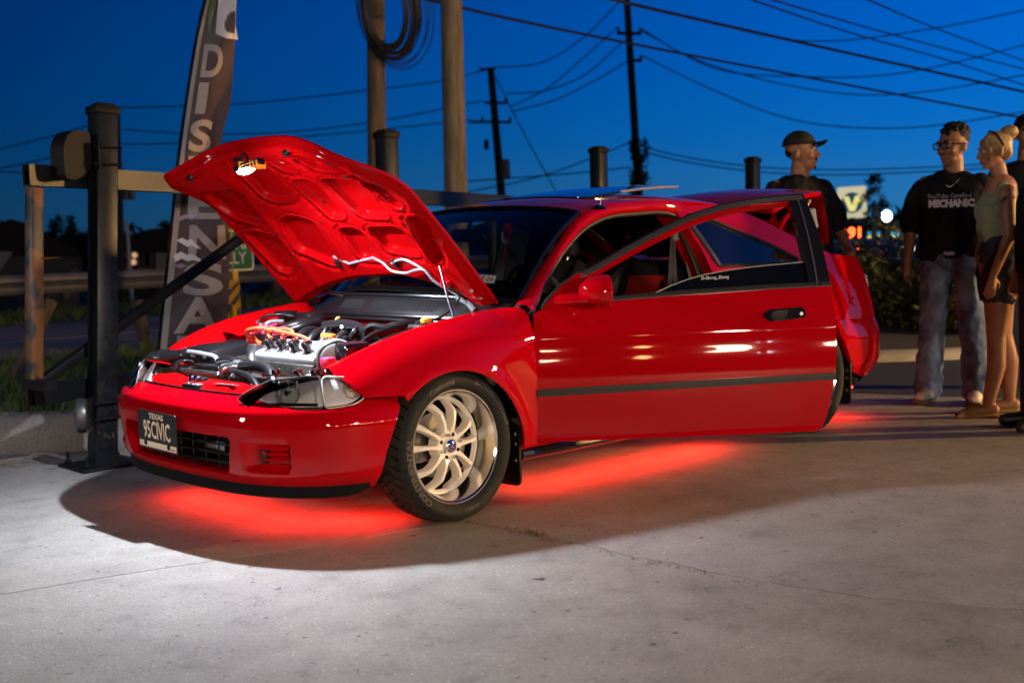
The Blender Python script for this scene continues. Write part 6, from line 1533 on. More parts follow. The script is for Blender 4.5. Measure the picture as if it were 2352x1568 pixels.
mb = MB(); mb.tube(curve([(.49, -.095, .575), (.50, -.05, .60), (.48, -.01, .612), (.46, .05, .612)], 16), .020, n=12); ep('coolant_neck', mb, ALU)
mb = MB(); mb.tube(curve([(.47, .02, .612), (.455, .10, .618), (.46, .20, .610), (.50, .30, .57), (.52, .36, .52)], 24), .021, n=12); ep('coolant_hose', mb, HOSEB)
mb = MB(); mb.tube(curve([(.50, -.01, .590), (.51, .10, .590), (.53, .20, .575), (.56, .29, .54)], 24), .014, n=10); ep('coolant_hose', mb, HOSEB)
mb = MB(); mb.tube(curve([(.44, -.20, .61), (.42, -.14, .62), (.41, -.09, .60), (.40, -.06, .56)], 16), .024, n=12); ep('radiator_hose', mb, HOSEB)
for P, r in ((((.475, -.015, .614), (.465, .012, .615)), .024),):
    mb = MB(); mb.tube(P, r, n=14); ep('hose_clamp', mb, STEEL)
rnd = random.Random(5)
for k in range(34):     # small bolts, connectors and brackets deep in the bay
    x, y = rnd.uniform(.30, .58), rnd.uniform(-.06, .40); z = rnd.uniform(.53, .585); sx = rnd.uniform(.008, .03)
    mb = MB(); mb.box((x, y, z), (sx, rnd.uniform(.008, .03), rnd.uniform(.008, .02)), rot=np.array(Euler((rnd.random(), rnd.random(), rnd.random()*3)).to_matrix()), bev=.003); ep('engine_fitting', mb, rnd.choice((STEEL, BLKG, BLKE, BRASS, ALU)))
mb = MB(); mb.box((.40, .14, .545), (.16, .46, .05), bev=.02); ep('exhaust_shield', mb, BRASS)
# rear of the engine: intake manifold, harness and boxes
for k in range(4):
    y_ = -.16+.095*k; mb = MB(); mb.tube(curve([(.10, y_, .64), (.04, y_-.01, .70), (-.03, y_-.03, .715), (-.09, y_-.04, .69)], 14), .022, n=10); ep('intake_runner', mb, BLKE)
mb = MB(); mb.box((-.10, -.06, .66), (.11, .46, .10), bev=.03); ep('intake_plenum', mb, BRASS)
mb = MB(); mb.tube(curve([(.02, -.02, .745), (.0, .08, .755), (-.01, .18, .745), (-.01, .25, .72)], 20), .022, n=10); ep('manifold_bracket', mb, BLKG)
for q in ((.01, .10, .742), (-.005, .22, .735)):
    mb = MB(); mb.lathe([(.001, .012), (.010, .010), (.012, 0)], 8, frame((.8, .4, .3)), q); ep('bracket_bolt', mb, STEEL)
mb = MB(); mb.tube(curve([(.03, -.42, .67), (.02, -.36, .71), (-.04, -.30, .735), (-.14, -.30, .745)], 18), .026, n=10); ep('harness', mb, BLKE)
mb = MB(); mb.tube(curve([(.06, -.34, .67), (.04, -.28, .71), (-.02, -.24, .735), (-.12, -.26, .745)], 18), .018, n=10); ep('harness', mb, BLKE)
for c_, sz in (((-.17, -.60, .755), (.08, .10, .055)), ((-.17, -.40, .75), (.08, .12, .06)), ((-.05, -.45, .70), (.06, .06, .05)), ((.05, -.43, .675), (.05, .09, .04))):
    mb = MB(); mb.box(c_, sz, bev=.006); ep('relay_box', mb, BLKE)
mb = MB(); mb.lathe([(.03, 0), (.035, .02), (.03, .035), (.012, .04), (.010, .06), (.001, .062)], 18, None, (.02, -.52, .68)); ep('vacuum_valve', mb, STEEL)
for P, r, m_ in ((((.0, -.55, .70), (-.03, -.58, .76), (-.10, -.55, .77), (-.15, -.50, .76)), .008, HOSEB), (((.05, -.48, .68), (.02, -.47, .74), (-.06, -.46, .745)), .009, HOSE), (((.06, .02, .70), (.02, .0, .74), (-.02, -.02, .72), (.03, -.10, .70)), .011, HOSEB),
                 (((-.02, .02, .72), (-.03, .0, .77), (-.06, -.02, .775)), .006, mat('yellow_pipe', (.5, .4, .08), rough=.4)), (((.0, .245, .69), (.0, .242, .735), (-.02, .262, .752), (-.05, .305, .745), (-.09, .34, .755), (-.13, .37, .76), (-.2, .38, .75)), .016, HOSEB),
                 (((.04, .19, .70), (.02, .20, .735), (-.02, .19, .742), (-.06, .17, .72)), .013, HOSEB), (((.16, .40, .69), (.08, .40, .73), (-.02, .42, .752), (-.10, .42, .76), (-.18, .46, .765)), .010, HOSEB), (((.13, .44, .685), (.05, .47, .72), (-.05, .49, .745), (-.16, .50, .765)), .008, HOSEB),
                 (((.10, .46, .68), (.0, .52, .73), (-.06, .54, .745)), .010, HOSE), (((-.12, .43, .765), (-.18, .53, .79), (-.22, .56, .83), (-.25, .565, .87), (-.2, .555, .91)), .006, HOSEB), (((-.25, .15, .70), (-.23, .30, .705), (-.2, .40, .70)), .004, STEEL), (((-.25, .15, .69), (-.22, .34, .69), (-.15, .42, .68)), .004, STEEL)):
    mb = MB(); mb.tube(curve(P, 26), r, n=9); ep('hose', mb, m_)
mb = MB(); mb.box((.22, .44, .675), (.12, .09, .075), bev=.015); ep('power_steering_reservoir', mb, BLKG)
mb = MB(); mb.lathe([(.02, 0), (.02, .02), (.012, .03), (.001, .032)], 14, None, (.19, .36, .70)); ep('breather', mb, BLKG)
mb = MB(); mb.lathe([(.022, 0), (.024, .012), (.020, .018), (.001, .019)], 16, None, (-.09, .535, .772)); ep('brake_fluid_cap', mb, mat('yellow_cap', (.5, .32, .02), rough=.4))
mb = MB(); mb.box((-.10, .50, .735), (.10, .09, .06), bev=.012); ep('brake_master', mb, BRASS)
for k in range(16):
    x, y = rnd.uniform(-.22, .06), rnd.uniform(-.5, .5); mb = MB(); mb.box((x, y, rnd.uniform(.64, .715)), (rnd.uniform(.015, .04), rnd.uniform(.015, .05), rnd.uniform(.012, .03)), rot=np.array(Euler((rnd.random(), rnd.random(), rnd.random()*3)).to_matrix()), bev=.004); ep('engine_fitting', mb, rnd.choice((STEEL, BLKG, BLKE, BLKE, HOSE)))
# upper radiator support with latch
def sup(a, b):
    u = -.47+.94*a; px, py = plan_pt(u, -.10-.125*b); return (px, py*(1-.05*b), .538+.030*smoothstep(0, .35, b)+.006*math.sin(a*25)*0-.012*math.exp(-((abs(u)-.28)/.03)**2))
mb = MB(); mb.grid(sup, 50, 10); rs = mb.build('radiator_support', PAINT_DIM, car)
mb = MB(); mb.grid(lambda a, b: (lambda p: (p[0]-.01, p[1], p[2]-.20*b))(sup(a, 1.0)), 30, 3); mb.build('support_rear_wall', PAINT_DIM, rs)
mb = MB(); mb.grid(lambda a, b: (lambda p: (p[0]+.03*b, p[1], p[2]-.10*b))(sup(a, 0)), 30, 3); mb.build('support_front_wall', BLKM, rs)
mb = MB(); mb.box((.655, 0, .548), (.09, .115, .03), bev=.006); mb.build('latch_recess', BLKM, rs)
for y_ in (-.022, .018):
    mb = MB(); mb.box((.655, y_, .565), (.075, .010, .05), rot=np.array(Euler((.0, -.35, .25)).to_matrix()), bev=.003); mb.build('bonnet_latch', CHROME, rs)
mb = MB(); mb.box((.668, .03, .555), (.05, .04, .02), bev=.004); mb.build('latch_plate', STEEL, rs)
mb = MB(); mb.box((.645, .195, .5715), (.020, .115, .003), rot=np.array(Euler((0, -.10, .10)).to_matrix())); mb.build('info_sticker', mat('sticker_dark', (.03, .035, .05), rough=.3), rs)
mb = MB(); mb.box((.645, .195, .5708), (.026, .122, .003), rot=np.array(Euler((0, -.10, .10)).to_matrix())); mb.build('sticker_edge', mat('sticker_edge', (.3, .3, .32), rough=.4), rs)
mb = MB(); mb.tube([(*plan_pt(u, -.092), .547) for u in np.linspace(-.40, .40, 30)], .006, n=6); mb.build('bumper_seal', BLKG, rs)
for s in (1, -1):
    mb = MB(); mb.grid(lambda a, b: (lambda q: (q[0], q[1], .625-.02*b))(plan_pt(s*(u0+.02+(u1-u0)*a), -.125-.09*b)), 14, 3, flip=(s < 0)); mb.build('headlamp_panel', PAINT_DIM, rs)
    for k, a in enumerate((.30, .62, .85)):
        q = plan_pt(s*(u0+(u1-u0)*a), -.15); mb = MB(); mb.box((q[0], q[1], .632), (.05, .022, .025), rot=np.array(Euler((0, 0, .6*s)).to_matrix()), bev=.006); mb.build('lamp_bracket', BLKG, rs)
    for k in range(5):
        q = plan_pt(s*(u1+.02+.035*k), -.20-.01*k); mb = MB(); mb.box((q[0], q[1], .625+.005*k), (.02+.01*(k % 2), .018, .02), rot=np.array(Euler((.3*k, .2, .5*s)).to_matrix()), bev=.004); mb.build('lamp_wiring', (BLKG, STEEL, BLKG, PINK, BLKG)[k], rs)
# ------------------------------------------------------------------ cabin
LEATH = mat('black_seat', (.020, .020, .022), rough=.55, bump=.06, bscale=150)
REDC = mat('red_cloth', (.40, .012, .015), rough=.8)
mb = MB()
def dash(a, b):
    y = -.64+1.28*a; t = y/.64; pr_ = [(-.50, .80), (-.55, .868), (-.66, .872), (-.78, .845), (-.83, .78), (-.80, .66), (-.74, .50)]; k = b*(len(pr_)-1); i = min(int(k), len(pr_)-2); f = k-i
    x = pr_[i][0]*(1-f)+pr_[i+1][0]*f; z = pr_[i][1]*(1-f)+pr_[i+1][1]*f
    z += .055*math.exp(-((y-.36)/.17)**2)*smoothstep(.15, .4, b)*(1-smoothstep(.55, .75, b)); return (x-.10*t*t*(1-b), y, z-.01*t*t)
mb.grid(dash, 30, 18, flip=True); db = mb.build('dashboard', mat('dash_vinyl', (.035, .042, .045), rough=.5, bump=.15, bscale=220), car)
sw = np.array([-.93, .36, .80]); SWM = frame((-.90, 0, .42))
mb = MB(); mb.tube([sw+SWM @ np.array([.185*math.cos(t), .185*math.sin(t), 0]) for t in np.linspace(0, 6.283, 41)[:-1]], .014, n=8, closed=True); st = mb.build('steering_wheel', LEATH, car)
mb = MB(); mb.lathe([(.001, .02), (.05, .018), (.06, 0), (.06, -.02)], 20, SWM, sw-SWM[:, 2]*.02); mb.build('wheel_hub', LEATH, st)
for a in (0, 2.2, -2.2):
    mb = MB(); mb.tube([sw-SWM[:, 2]*.015, sw+SWM @ np.array([.18*math.cos(a+1.57), .18*math.sin(a+1.57), 0])], .016, n=6); mb.build('wheel_spoke', LEATH, st)
mb = MB(); mb.tube([sw-SWM[:, 2]*.03, (-.70, .36, .70)], .035, n=8); mb.build('steering_column', BLKP, st)
def seat(y_):
    mb = MB(); mb.box((-1.42, y_, .40), (.52, .48, .15), rot=np.array(Euler((0, .10, 0)).to_matrix()), bev=.05); s_ = mb.build('seat', LEATH, car)
    Mb = np.array(Euler((0, -.33, 0)).to_matrix()); 
    mb = MB(); mb.box((-1.74, y_, .70), (.11, .44, .56), rot=Mb, bev=.05); mb.build('seat_back', LEATH, s_)
    for q in (-1, 1):
        mb = MB(); mb.tube(curve([(-1.58, y_+q*.21, .48), (-1.62, y_+q*.225, .66), (-1.72, y_+q*.22, .84), (-1.80, y_+q*.19, .96)], 14), [.045]*11+[.04, .035, .03, .02], n=9); mb.build('seat_bolster', LEATH, s_)
    mb = MB(); mb.box((-1.69, y_, .70), (.03, .26, .40), rot=Mb, bev=.01); mb.build('seat_insert', REDC if y_ > 0 else CHAR, s_)
    mb = MB(); mb.box((-1.40, y_, .478), (.38, .26, .02), rot=np.array(Euler((0, .10, 0)).to_matrix()), bev=.008); mb.build('seat_insert', REDC if y_ > 0 else CHAR, s_)
    mb = MB(); mb.box((-1.865, y_, 1.065), (.09, .24, .17), rot=np.array(Euler((0, -.15, 0)).to_matrix()), bev=.04); mb.build('headrest', LEATH, s_)
    for q in (-.06, .06):
        mb = MB(); mb.tube([(-1.84, y_+q, .95), (-1.86, y_+q, 1.02)], .007, n=6); mb.build('headrest_stalk', STEEL, s_)
seat(.36); seat(-.36)
mb = MB(); mb.box((-2.25, 0, .62), (.16, 1.2, .50), rot=np.array(Euler((0, -.35, 0)).to_matrix()), bev=.05); mb.build('rear_seat_back', LEATH, car)
mb = MB(); mb.box((-2.02, 0, .42), (.46, 1.2, .14), bev=.05); mb.build('rear_seat', LEATH, car)
mb = MB(); mb.box((-2.55, 0, .90), (.42, 1.2, .03)); mb.build('parcel_shelf', CHAR, car)
mb = MB(); mb.box((-1.15, 0, .245), (1.5, 1.38, .03)); mb.build('carpet', CHAR, car)
mb = MB(); mb.box((-1.2, 0, .38), (.8, .20, .22), bev=.04); mb.build('centre_console', BLKP, car)
mb = MB(); mb.grid(lambda a, b: (lambda p: (p[0], p[1]*.96, p[2]-.022))(roof_pt(.03+.94*a, -1+2*b)), 10, 10, flip=True); mb.build('headlining', mat('headlining', (.10, .10, .10), rough=.9), car)
# far-side pillar trim and seat belts
for s in (-1, 1):
    mb = MB(); mb.grid(lambda a, b: (-1.66-.10*b-.06*a, s*(.70-.13*a), .80+.40*a), 8, 3, flip=(s > 0)); mb.build('inner_pillar_trim', GREYI, car)
    q = np.array([-1.66, s*.60, 1.10]); mb = MB(); mb.box(q, (.05, .03, .07), bev=.01); blt = mb.build('belt_anchor', GREYI, car)
    for dx in (0, .045):
        mb = MB(); mb.add([q+np.array([.0, 0, -.02]), q+np.array([.035, 0, -.02]), (-1.60+dx*3, s*.66, .40), (-1.635+dx*3, s*.66, .40)], [(0, 1, 2, 3)]); mb.build('seat_belt', mat('belt_web', (.07, .07, .075), rough=.7), blt, smooth=False)
    mb = MB(); mb.box((-1.15, s*.665, .56), (.95, .03, .42), bev=.01) if s < 0 else mb.box((-1.85, s*.70, .60), (.25, .02, .4)); mb.build('side_trim', CHAR, car)
mb = MB(); mb.box((-.83, 0, 1.12), (.03, .21, .062), rot=np.array(Euler((0, .1, .12)).to_matrix()), bev=.015); rm = mb.build('rear_view_mirror', BLKP, car)
mb = MB(); mb.tube([(-.82, 0, 1.14), (-.86, 0, 1.205)], .009, n=6); mb.build('mirror_stem', BLKP, rm)
# inspection sticker
sc_ = np.array(ws_pt(.13, .76))+np.array([.010, .002, .012]); e1 = np.array(ws_pt(.13, .82))-np.array(ws_pt(.13, .70)); e1 /= np.linalg.norm(e1); e2 = np.array(ws_pt(.22, .76))-np.array(ws_pt(.06, .76)); e2 -= e1*(e1 @ e2); e2 /= np.linalg.norm(e2); en_ = np.cross(e1, e2); S3 = np.stack([e1, e2, en_], 1)
mb = MB(); mb.prism([(-.052, -.03), (.052, -.03), (.052, .03), (-.052, .03)], 0, .001, S3, sc_); ins = mb.build('registration_sticker', mat('sticker_blue', (.02, .04, .12), rough=.4), wsc, smooth=False)
mb = MB(); mb.prism([(-.045, -.023), (.045, -.023), (.045, .02), (-.045, .02)], .0012, .0018, S3, sc_); mb.build('sticker_field', mat('sticker_pale', (.45, .45, .45), rough=.5), wsc, smooth=False)
V, F = text_verts('07-26', .034, 0, .0006); mk('sticker_date', np.array([(v[0], v[1]-.003, .0024) for v in V]) @ S3.T+sc_, F, BLKM, wsc, smooth=False)
# ------------------------------------------------------------------ people
from mathutils.bvhtree import BVHTree
SKA = mat('skin_tan', (.26, .115, .055), rough=.5, noise=.12, nscale=12); SKB = mat('skin_olive', (.20, .088, .045), rough=.5, noise=.12, nscale=12); SKC = mat('skin_fair', (.34, .17, .10), rough=.5, noise=.1, nscale=12)
BLKT = mat('black_tshirt', (.007, .007, .0075), rough=.9, spec=.15, bump=.25, bscale=9); BLKT2 = mat('charcoal_tshirt', (.010, .0095, .0095), rough=.9, spec=.15, bump=.25, bscale=9)
JEAN = mat('blue_jeans', (.06, .09, .17), rough=.9, col2=(.26, .35, .52), nscale=5, bump=.3, bscale=14, thr=(.40, .75)); SHORT = mat('black_denim', (.025, .027, .034), rough=.9, bump=.3, bscale=20, noise=.3, nscale=40)
SAGE = mat('sage_top', (.17, .20, .12), rough=.9, bump=.3, bscale=14); HAIRD = mat('dark_hair', (.006, .005, .004), rough=.6, spec=.2, bump=.8, bscale=45); HAIRB = mat('blonde_hair', (.40, .25, .10), rough=.45, col2=(.20, .12, .05), nscale=14, stretch=(1, 1, .3), bump=.7, bscale=40)
CAPB = mat('cap_cloth', (.006, .006, .007), rough=.85); SHOEW = mat('white_shoe', (.55, .50, .44), rough=.6); SOLE = mat('shoe_sole', (.18, .14, .09), rough=.8); SAND = mat('sandal_straw', (.26, .15, .045), rough=.8, bump=.5, bscale=120); SHOEB = mat('black_shoe', (.012, .012, .013), rough=.5)
EYEW = mat('eye_white', (.55, .52, .48), rough=.25); EYED = mat('eye_dark', (.01, .007, .005), rough=.15); LIP = mat('lips', (.28, .09, .07), rough=.45); GLSB = mat('glasses_frame', (.006, .006, .007), rough=.2); LENS = mat('glasses_lens', (.10, .09, .085), rough=.05, alpha=.35); GOLD = mat('chain', (.5, .45, .35), rough=.3, metal=1); INK = mat('tattoo_ink', (.05, .05, .05), rough=.6)
def sph(mb_, c, r, M=None, n=14):
    r = (r, r, r) if np.isscalar(r) else r
    V = []; F = []; m_ = n//2+1
    for i in range(m_+1):
        a = math.pi*i/m_
        for k in range(n):
            b = 2*math.pi*k/n; V.append((r[0]*math.sin(a)*math.cos(b), r[1]*math.sin(a)*math.sin(b), r[2]*math.cos(a)))
    for i in range(m_):
        for k in range(n): F.append((i*n+k, (i+1)*n+k, (i+1)*n+(k+1) % n, i*n+(k+1) % n))
    V = np.array(V)
    if M is not None: V = V @ np.array(M).T
    mb_.add(V+np.array(c, float), F)
def limb(mb_, pts, rs, n=14):
    pts = [np.array(p, float) for p in pts]; mb_.tube(pts, list(rs), n=n)
    for p, r in zip(pts, rs): sph(mb_, p, r*.995, n=n)
from mathutils import noise as mnoise
def erings(mb_, rings, n=30):
    """closed volume through elliptical rings (cx, cy, cz, rx, ry)"""
    V = []; F = []
    for cx, cy, cz, rx, ry in rings:
        for k in range(n):
            a = 2*math.pi*k/n; e = lambda c: math.copysign(abs(c)**.85, c); V.append((cx+rx*e(math.cos(a)), cy+ry*e(math.sin(a)), cz))
    m_ = len(rings)
    for i in range(m_-1):
        for k in range(n): F.append((i*n+k, i*n+(k+1) % n, (i+1)*n+(k+1) % n, (i+1)*n+k))
    F += [tuple(range(n-1, -1, -1)), tuple((m_-1)*n+k for k in range(n))]; mb_.add(V, F)
def organic(name, mb_, voxel, smooth, m_, parent, T, fold=None):
    """melt the collected volumes into one continuous skin"""
    me = bpy.data.meshes.new('tmp'); me.from_pydata(mb_.v, [], mb_.f); o = bpy.data.objects.new('tmp', me); scene.collection.objects.link(o)
    r = o.modifiers.new('r', 'REMESH'); r.mode = 'VOXEL'; r.voxel_size = voxel; r.use_smooth_shade = True
    s_ = o.modifiers.new('s', 'SMOOTH'); s_.factor = .5; s_.iterations = smooth
    dg = bpy.context.evaluated_depsgraph_get(); ev = o.evaluated_get(dg); m2 = bpy.data.meshes.new_from_object(ev); bpy.data.objects.remove(o); bpy.data.meshes.remove(me)
    if fold:
        amp, sx, sz = fold; nv = len(m2.vertices); co = np.zeros(nv*3); m2.vertices.foreach_get('co', co); co = co.reshape(-1, 3); nr = np.array([v.normal[:] for v in m2.vertices])
        h = np.array([mnoise.noise(Vector((c[0]*sx+c[2]*sx*.35, c[1]*sx, c[2]*sz)))+.5*mnoise.noise(Vector((c[0]*sx*2.1-c[2]*sx*.8, c[1]*sx*2.1, c[2]*sz*2.3+5))) for c in co])
        h = 1-np.abs(h)*2.2; m2.vertices.foreach_set('co', (co+nr*(h*amp)[:, None]).ravel())
    m2.name = name; m2.transform(T); m2.materials.clear(); m2.materials.append(m_); m2.polygons.foreach_set('use_smooth', [True]*len(m2.polygons)); m2.update()
    return link(bpy.data.objects.new(name, m2), parent)
def hand(mb_, w, d, palm, s=1.0, curl=.35, side=1):
    """w wrist point, d direction of the fingers, palm normal; five bent fingers"""
    d = np.array(d, float); d /= np.linalg.norm(d); p = np.array(palm, float); p -= d*(p @ d); p /= np.linalg.norm(p); x = np.cross(d, p)*side
    W = np.array(w, float); limb(mb_, [W, W+d*.03*s, W+d*.075*s], [.024*s, .027*s, .026*s], 10)
    for q in (-1, 1): limb(mb_, [W+d*.03*s+x*.012*q*s, W+d*.085*s+x*.024*q*s], [.017*s, .014*s], 10)
    for k, (o, L) in enumerate(((-.030, .066), (-.010, .078), (.011, .072), (.031, .056))):
        b = W+d*.088*s+x*o*s; c = curl*(1+.25*k); d1 = d*math.cos(c*.5)+p*math.sin(c*.5); d2 = d*math.cos(c*1.4)+p*math.sin(c*1.4)
        m1 = b+d1*L*.5*s; m2 = m1+d2*L*.55*s; limb(mb_, [b, m1, m2], [.0098*s, .0090*s, .0070*s], 8)
    b = W+d*.025*s-x*.022*s; m1 = b+(d*.55-x*.75+p*.25)*.042*s; limb(mb_, [b, m1, m1+(d*.85-x*.25+p*.3)*.035*s], [.014*s, .011*s, .009*s], 8)
def head_shape(mb_, c, M, s=1.0, fem=False):
    """skull, face, nose, ears; local x right, y forward, z up"""
    def P(x, y, z): return np.array(c)+M @ np.array([x, y, z])*s
    sph(mb_, P(0, -.008, .035), (.074*s, .094*s, .085*s), M, 20); sph(mb_, P(0, .02, -.005), (.066*s, .074*s, .085*s), M, 18)
    sph(mb_, P(0, .036, -.062), (.050*s, .048*s, .045*s), M, 16); sph(mb_, P(0, .066, -.088), (.024*s, .020*s, .020*s), M, 12)
    for q in (-1, 1):
        sph(mb_, P(q*.040, .060, -.022), (.024*s, .022*s, .022*s), M, 10); sph(mb_, P(q*.076, -.012, -.008), (.010*s, .018*s, .032*s), M, 12); sph(mb_, P(q*.030, .083, .030), (.024*s, .012*s, .009*s), M, 10)
    limb(mb_, [P(0, .088, .018), P(0, .100, -.006), P(0, .110, -.024)], [.010*s, .011*s, .0125*s], 10)
    for q in (-1, 1): sph(mb_, P(q*.011, .100, -.028), .0085*s, None, 8)
    sph(mb_, P(0, .086, -.052), (.024*s, .012*s, .007*s), M, 10); sph(mb_, P(0, .083, -.063), (.021*s, .012*s, .008*s), M, 10)
def face_parts(par, c, M, s, T, brow=HAIRD):
    def P(x, y, z): return np.array(c)+M @ np.array([x, y, z])*s
    def put(nm, mb_, m_):
        o = mb_.build(nm, m_, None); o.data.transform(T); o.parent = par; o.matrix_parent_inverse = Matrix.Translation(par.location).inverted() if par.type == 'EMPTY' else Matrix.Identity(4); return o
    for q in (-1, 1):
        mb_ = MB(); sph(mb_, P(q*.031, .079, .010), (.0125*s, .009*s, .0085*s), M, 12); put('eye', mb_, EYEW)
        mb_ = MB(); sph(mb_, P(q*.031+.002, .0865, .010), (.0060*s, .0035*s, .0062*s), M, 10); put('pupil', mb_, EYED)
        mb_ = MB(); limb(mb_, [P(q*.014, .094, .030), P(q*.032, .093, .036), P(q*.050, .082, .031)], [.004*s, .005*s, .003*s], 8); put('eyebrow', mb_, brow)
    mb_ = MB(); sph(mb_, P(0, .094, -.056), (.020*s, .006*s, .0055*s), M, 12); put('mouth', mb_, LIP)
    return P, put
def yawM(a): return np.array([[math.cos(a), -math.sin(a), 0], [math.sin(a), math.cos(a), 0], [0, 0, 1.0]])
def person(label, foot, yaw, H, group=None):
    f = np.array(foot, float); t = thing('person', label, 'person', (f[0], f[1], 0), group)
    T = Matrix.Translation((f[0], f[1], 0)) @ Matrix.Rotation(yaw, 4, 'Z') @ Matrix.Scale(H/1.75, 4)
    return t, T
def wrap_text(txt, size, cx, cz, shirt, m_, par, T, xs=1.0, bold=.001, nm='print'):
    """print that follows the cloth: project flat lettering on to the shirt from the front"""
    me = shirt.data; Ti = T.inverted(); vs = [Ti @ v.co for v in me.vertices]; bv = BVHTree.FromPolygons(vs, [tuple(p.vertices) for p in me.polygons])
    V, F = text_verts(txt, size, 0, bold, xs=xs); out = []
    for v in V:
        h = bv.ray_cast(Vector((cx-v[0], .6, cz+v[1])), Vector((0, -1, 0))); y = h[0].y if h[0] else .12; out.append(T @ Vector((cx-v[0], y+.004, cz+v[1])))
    mk(nm, out, [f[::-1] for f in F] if False else F, m_, par, smooth=False)
CAMYAW = lambda p: math.atan2(CAM_C[1]-p[1], CAM_C[0]-p[0])-math.pi/2     # yaw that faces the camera
# ---- man with glasses ------------------------------------------------------------
g1 = gnd(2186, 922); yaw1 = CAMYAW(g1)-.18
t1, T1 = person('man in glasses, black printed t-shirt and blue jeans standing beside the car', g1, yaw1, 1.70)
mb = MB()
for q in (-1, 1):
    limb(mb, [(q*.095, 0, .90), (q*.115, .01, .50), (q*.135, -.01, .10)], [.085, .058, .042]); limb(mb, [(q*.135, -.02, .055), (q*.15, .06, .045), (q*.16, .14, .035)], [.042, .040, .032])
limb(mb, [(0, 0, .95), (0, .0, 1.12), (0, .0, 1.30), (0, -.01, 1.42)], [.10, .105, .112, .080], 18); limb(mb, [(0, -.012, 1.42), (0, .008, 1.56)], [.066, .062])
for q, el, wr in ((-1, (-.262, -.02, 1.14), (-.285, .06, .90)), (1, (.262, -.02, 1.14), (.27, .06, .90))):
    limb(mb, [(q*.17, -.01, 1.40), el, wr], [.055, .042, .028]); hand(mb, wr, (q*.02, .18, -1), (-q, .25, 0), 1.0, .5, q)
h1 = np.array([0, .015, 1.628]); HM1 = yawM(-.55) @ np.array(Euler((-.06, 0, 0)).to_matrix()); head_shape(mb, h1, HM1, 1.07)
b1 = organic('body', mb, .0065, 3, SKB, t1, T1)
P, put = face_parts(t1, h1, HM1, 1.07, T1)
mb = MB(); erings(mb, [(0, .0, .925, .190, .128), (0, .0, .95, .198, .138), (0, 0, 1.08, .200, .142), (0, 0, 1.22, .202, .140), (0, 0, 1.32, .208, .136), (0, -.005, 1.39, .196, .122), (0, -.01, 1.440, .135, .102), (0, -.01, 1.470, .094, .088)])
for q in (-1, 1): limb(mb, [(q*.158, -.01, 1.385), (q*.225, -.015, 1.28), (q*.252, -.015, 1.160)], [.072, .074, .075])
sh1 = organic('tshirt', mb, .009, 3, BLKT, t1, T1, (.017, 7, 2.4))
mb = MB()
for q in (-1, 1): limb(mb, [(q*.09, 0, .93), (q*.105, .005, .70), (q*.122, .01, .48), (q*.14, -.005, .25), (q*.148, -.01, .085)], [.102, .086, .072, .076, .086])
limb(mb, [(-.06, 0, .96), (.06, 0, .96)], [.125, .125]); organic('jeans', mb, .010, 3, JEAN, t1, T1, (.014, 9, 8))
for q in (-1, 1):
    mb = MB(); limb(mb, [(q*.14, -.04, .05), (q*.152, .06, .048), (q*.165, .155, .040)], [.045, .048, .038]); organic('shoe', mb, .010, 3, SHOEW, t1, T1)
    mb = MB(); mb.box((q*.153, .055, .014), (.098, .29, .028), rot=yawM(-q*.06), bev=.012); o = mb.build('shoe_sole', SOLE, None); o.data.transform(T1); o.parent = t1; o.matrix_parent_inverse = Matrix.Translation(t1.location).inverted()
mb = MB(); Ph = lambda x, y, z: h1+HM1 @ np.array([x, y, z])*1.07
sph(mb, Ph(0, -.024, .052), (.080, .094, .078), HM1, 18); rr_ = random.Random(3)
for k in range(60):
    a = rr_.uniform(0, 6.28); e = rr_.uniform(.1, 1.4); sph(mb, Ph(.074*math.cos(a)*math.cos(e), -.022+.088*math.sin(a)*math.cos(e), .060+.080*math.sin(e)), rr_.uniform(.010, .020), None, 8)
organic('hair', mb, .007, 1, HAIRD, t1, T1)
for q in (-1, 1):
    mb = MB(); fr = round_poly([(q*.031-.025, -.008), (q*.031+.025, -.008), (q*.031+.027, .026), (q*.031-.027, .026)], .010); mb.tube([Ph(a, .104-.12*abs(a)*abs(a)*6, b) for a, b in fr], .0038, n=6, closed=True); put('glasses_rim', mb, GLSB)
    mb = MB(); mb.add([Ph(a, .104-.12*abs(a)*abs(a)*6, b) for a, b in fr], [tuple(range(len(fr)))]); put('glasses_lens', mb, LENS)
    mb = MB(); mb.tube([Ph(q*.058, .082, .018), Ph(q*.080, .03, .016), Ph(q*.082, -.02, .010)], .0032, n=6); put('glasses_temple', mb, GLSB)
mb = MB(); mb.tube([Ph(-.008, .106, .014), Ph(.008, .106, .014)], .003, n=6); put('glasses_bridge', mb, GLSB)
mb = MB(); sph(mb, Ph(0, .092, -.042), (.026, .008, .006), HM1, 10); put('moustache', mb, HAIRD)
wrap_text('YouTube Certified', .038, .0, 1.318, sh1, mat('print_grey', (.25, .23, .25), rough=.8), t1, T1, .92, .0006, 'chest_print')
wrap_text('MECHANIC', .062, -.012, 1.270, sh1, mat('print_white', (.48, .43, .46), rough=.8), t1, T1, .86, .004, 'chest_print')
mb = MB(); mb.prism(round_poly([(.125, 1.25), (.150, 1.25), (.150, 1.285), (.125, 1.285)], .006), 0, .003, np.array([[1, 0, 0], [0, 0, -1], [0, 1, 0.0]]), (0, .118, 0)); put('chest_badge', mb, mat('badge_red', (.45, .03, .04), rough=.7))
mb = MB(); mb.tube(curve([(-.075, .02, 1.475), (-.05, .085, 1.42), (0, .125, 1.375), (.05, .085, 1.42), (.075, .02, 1.475)], 24), .0032, n=6); put('necklace', mb, GOLD)
mb = MB(); mb.tube([(-.035+.012*k, .150, .965-.01*(k % 2)) for k in range(6)], .012, n=6); put('frayed_patch', mb, mat('frayed_denim', (.30, .36, .48), rough=.9))
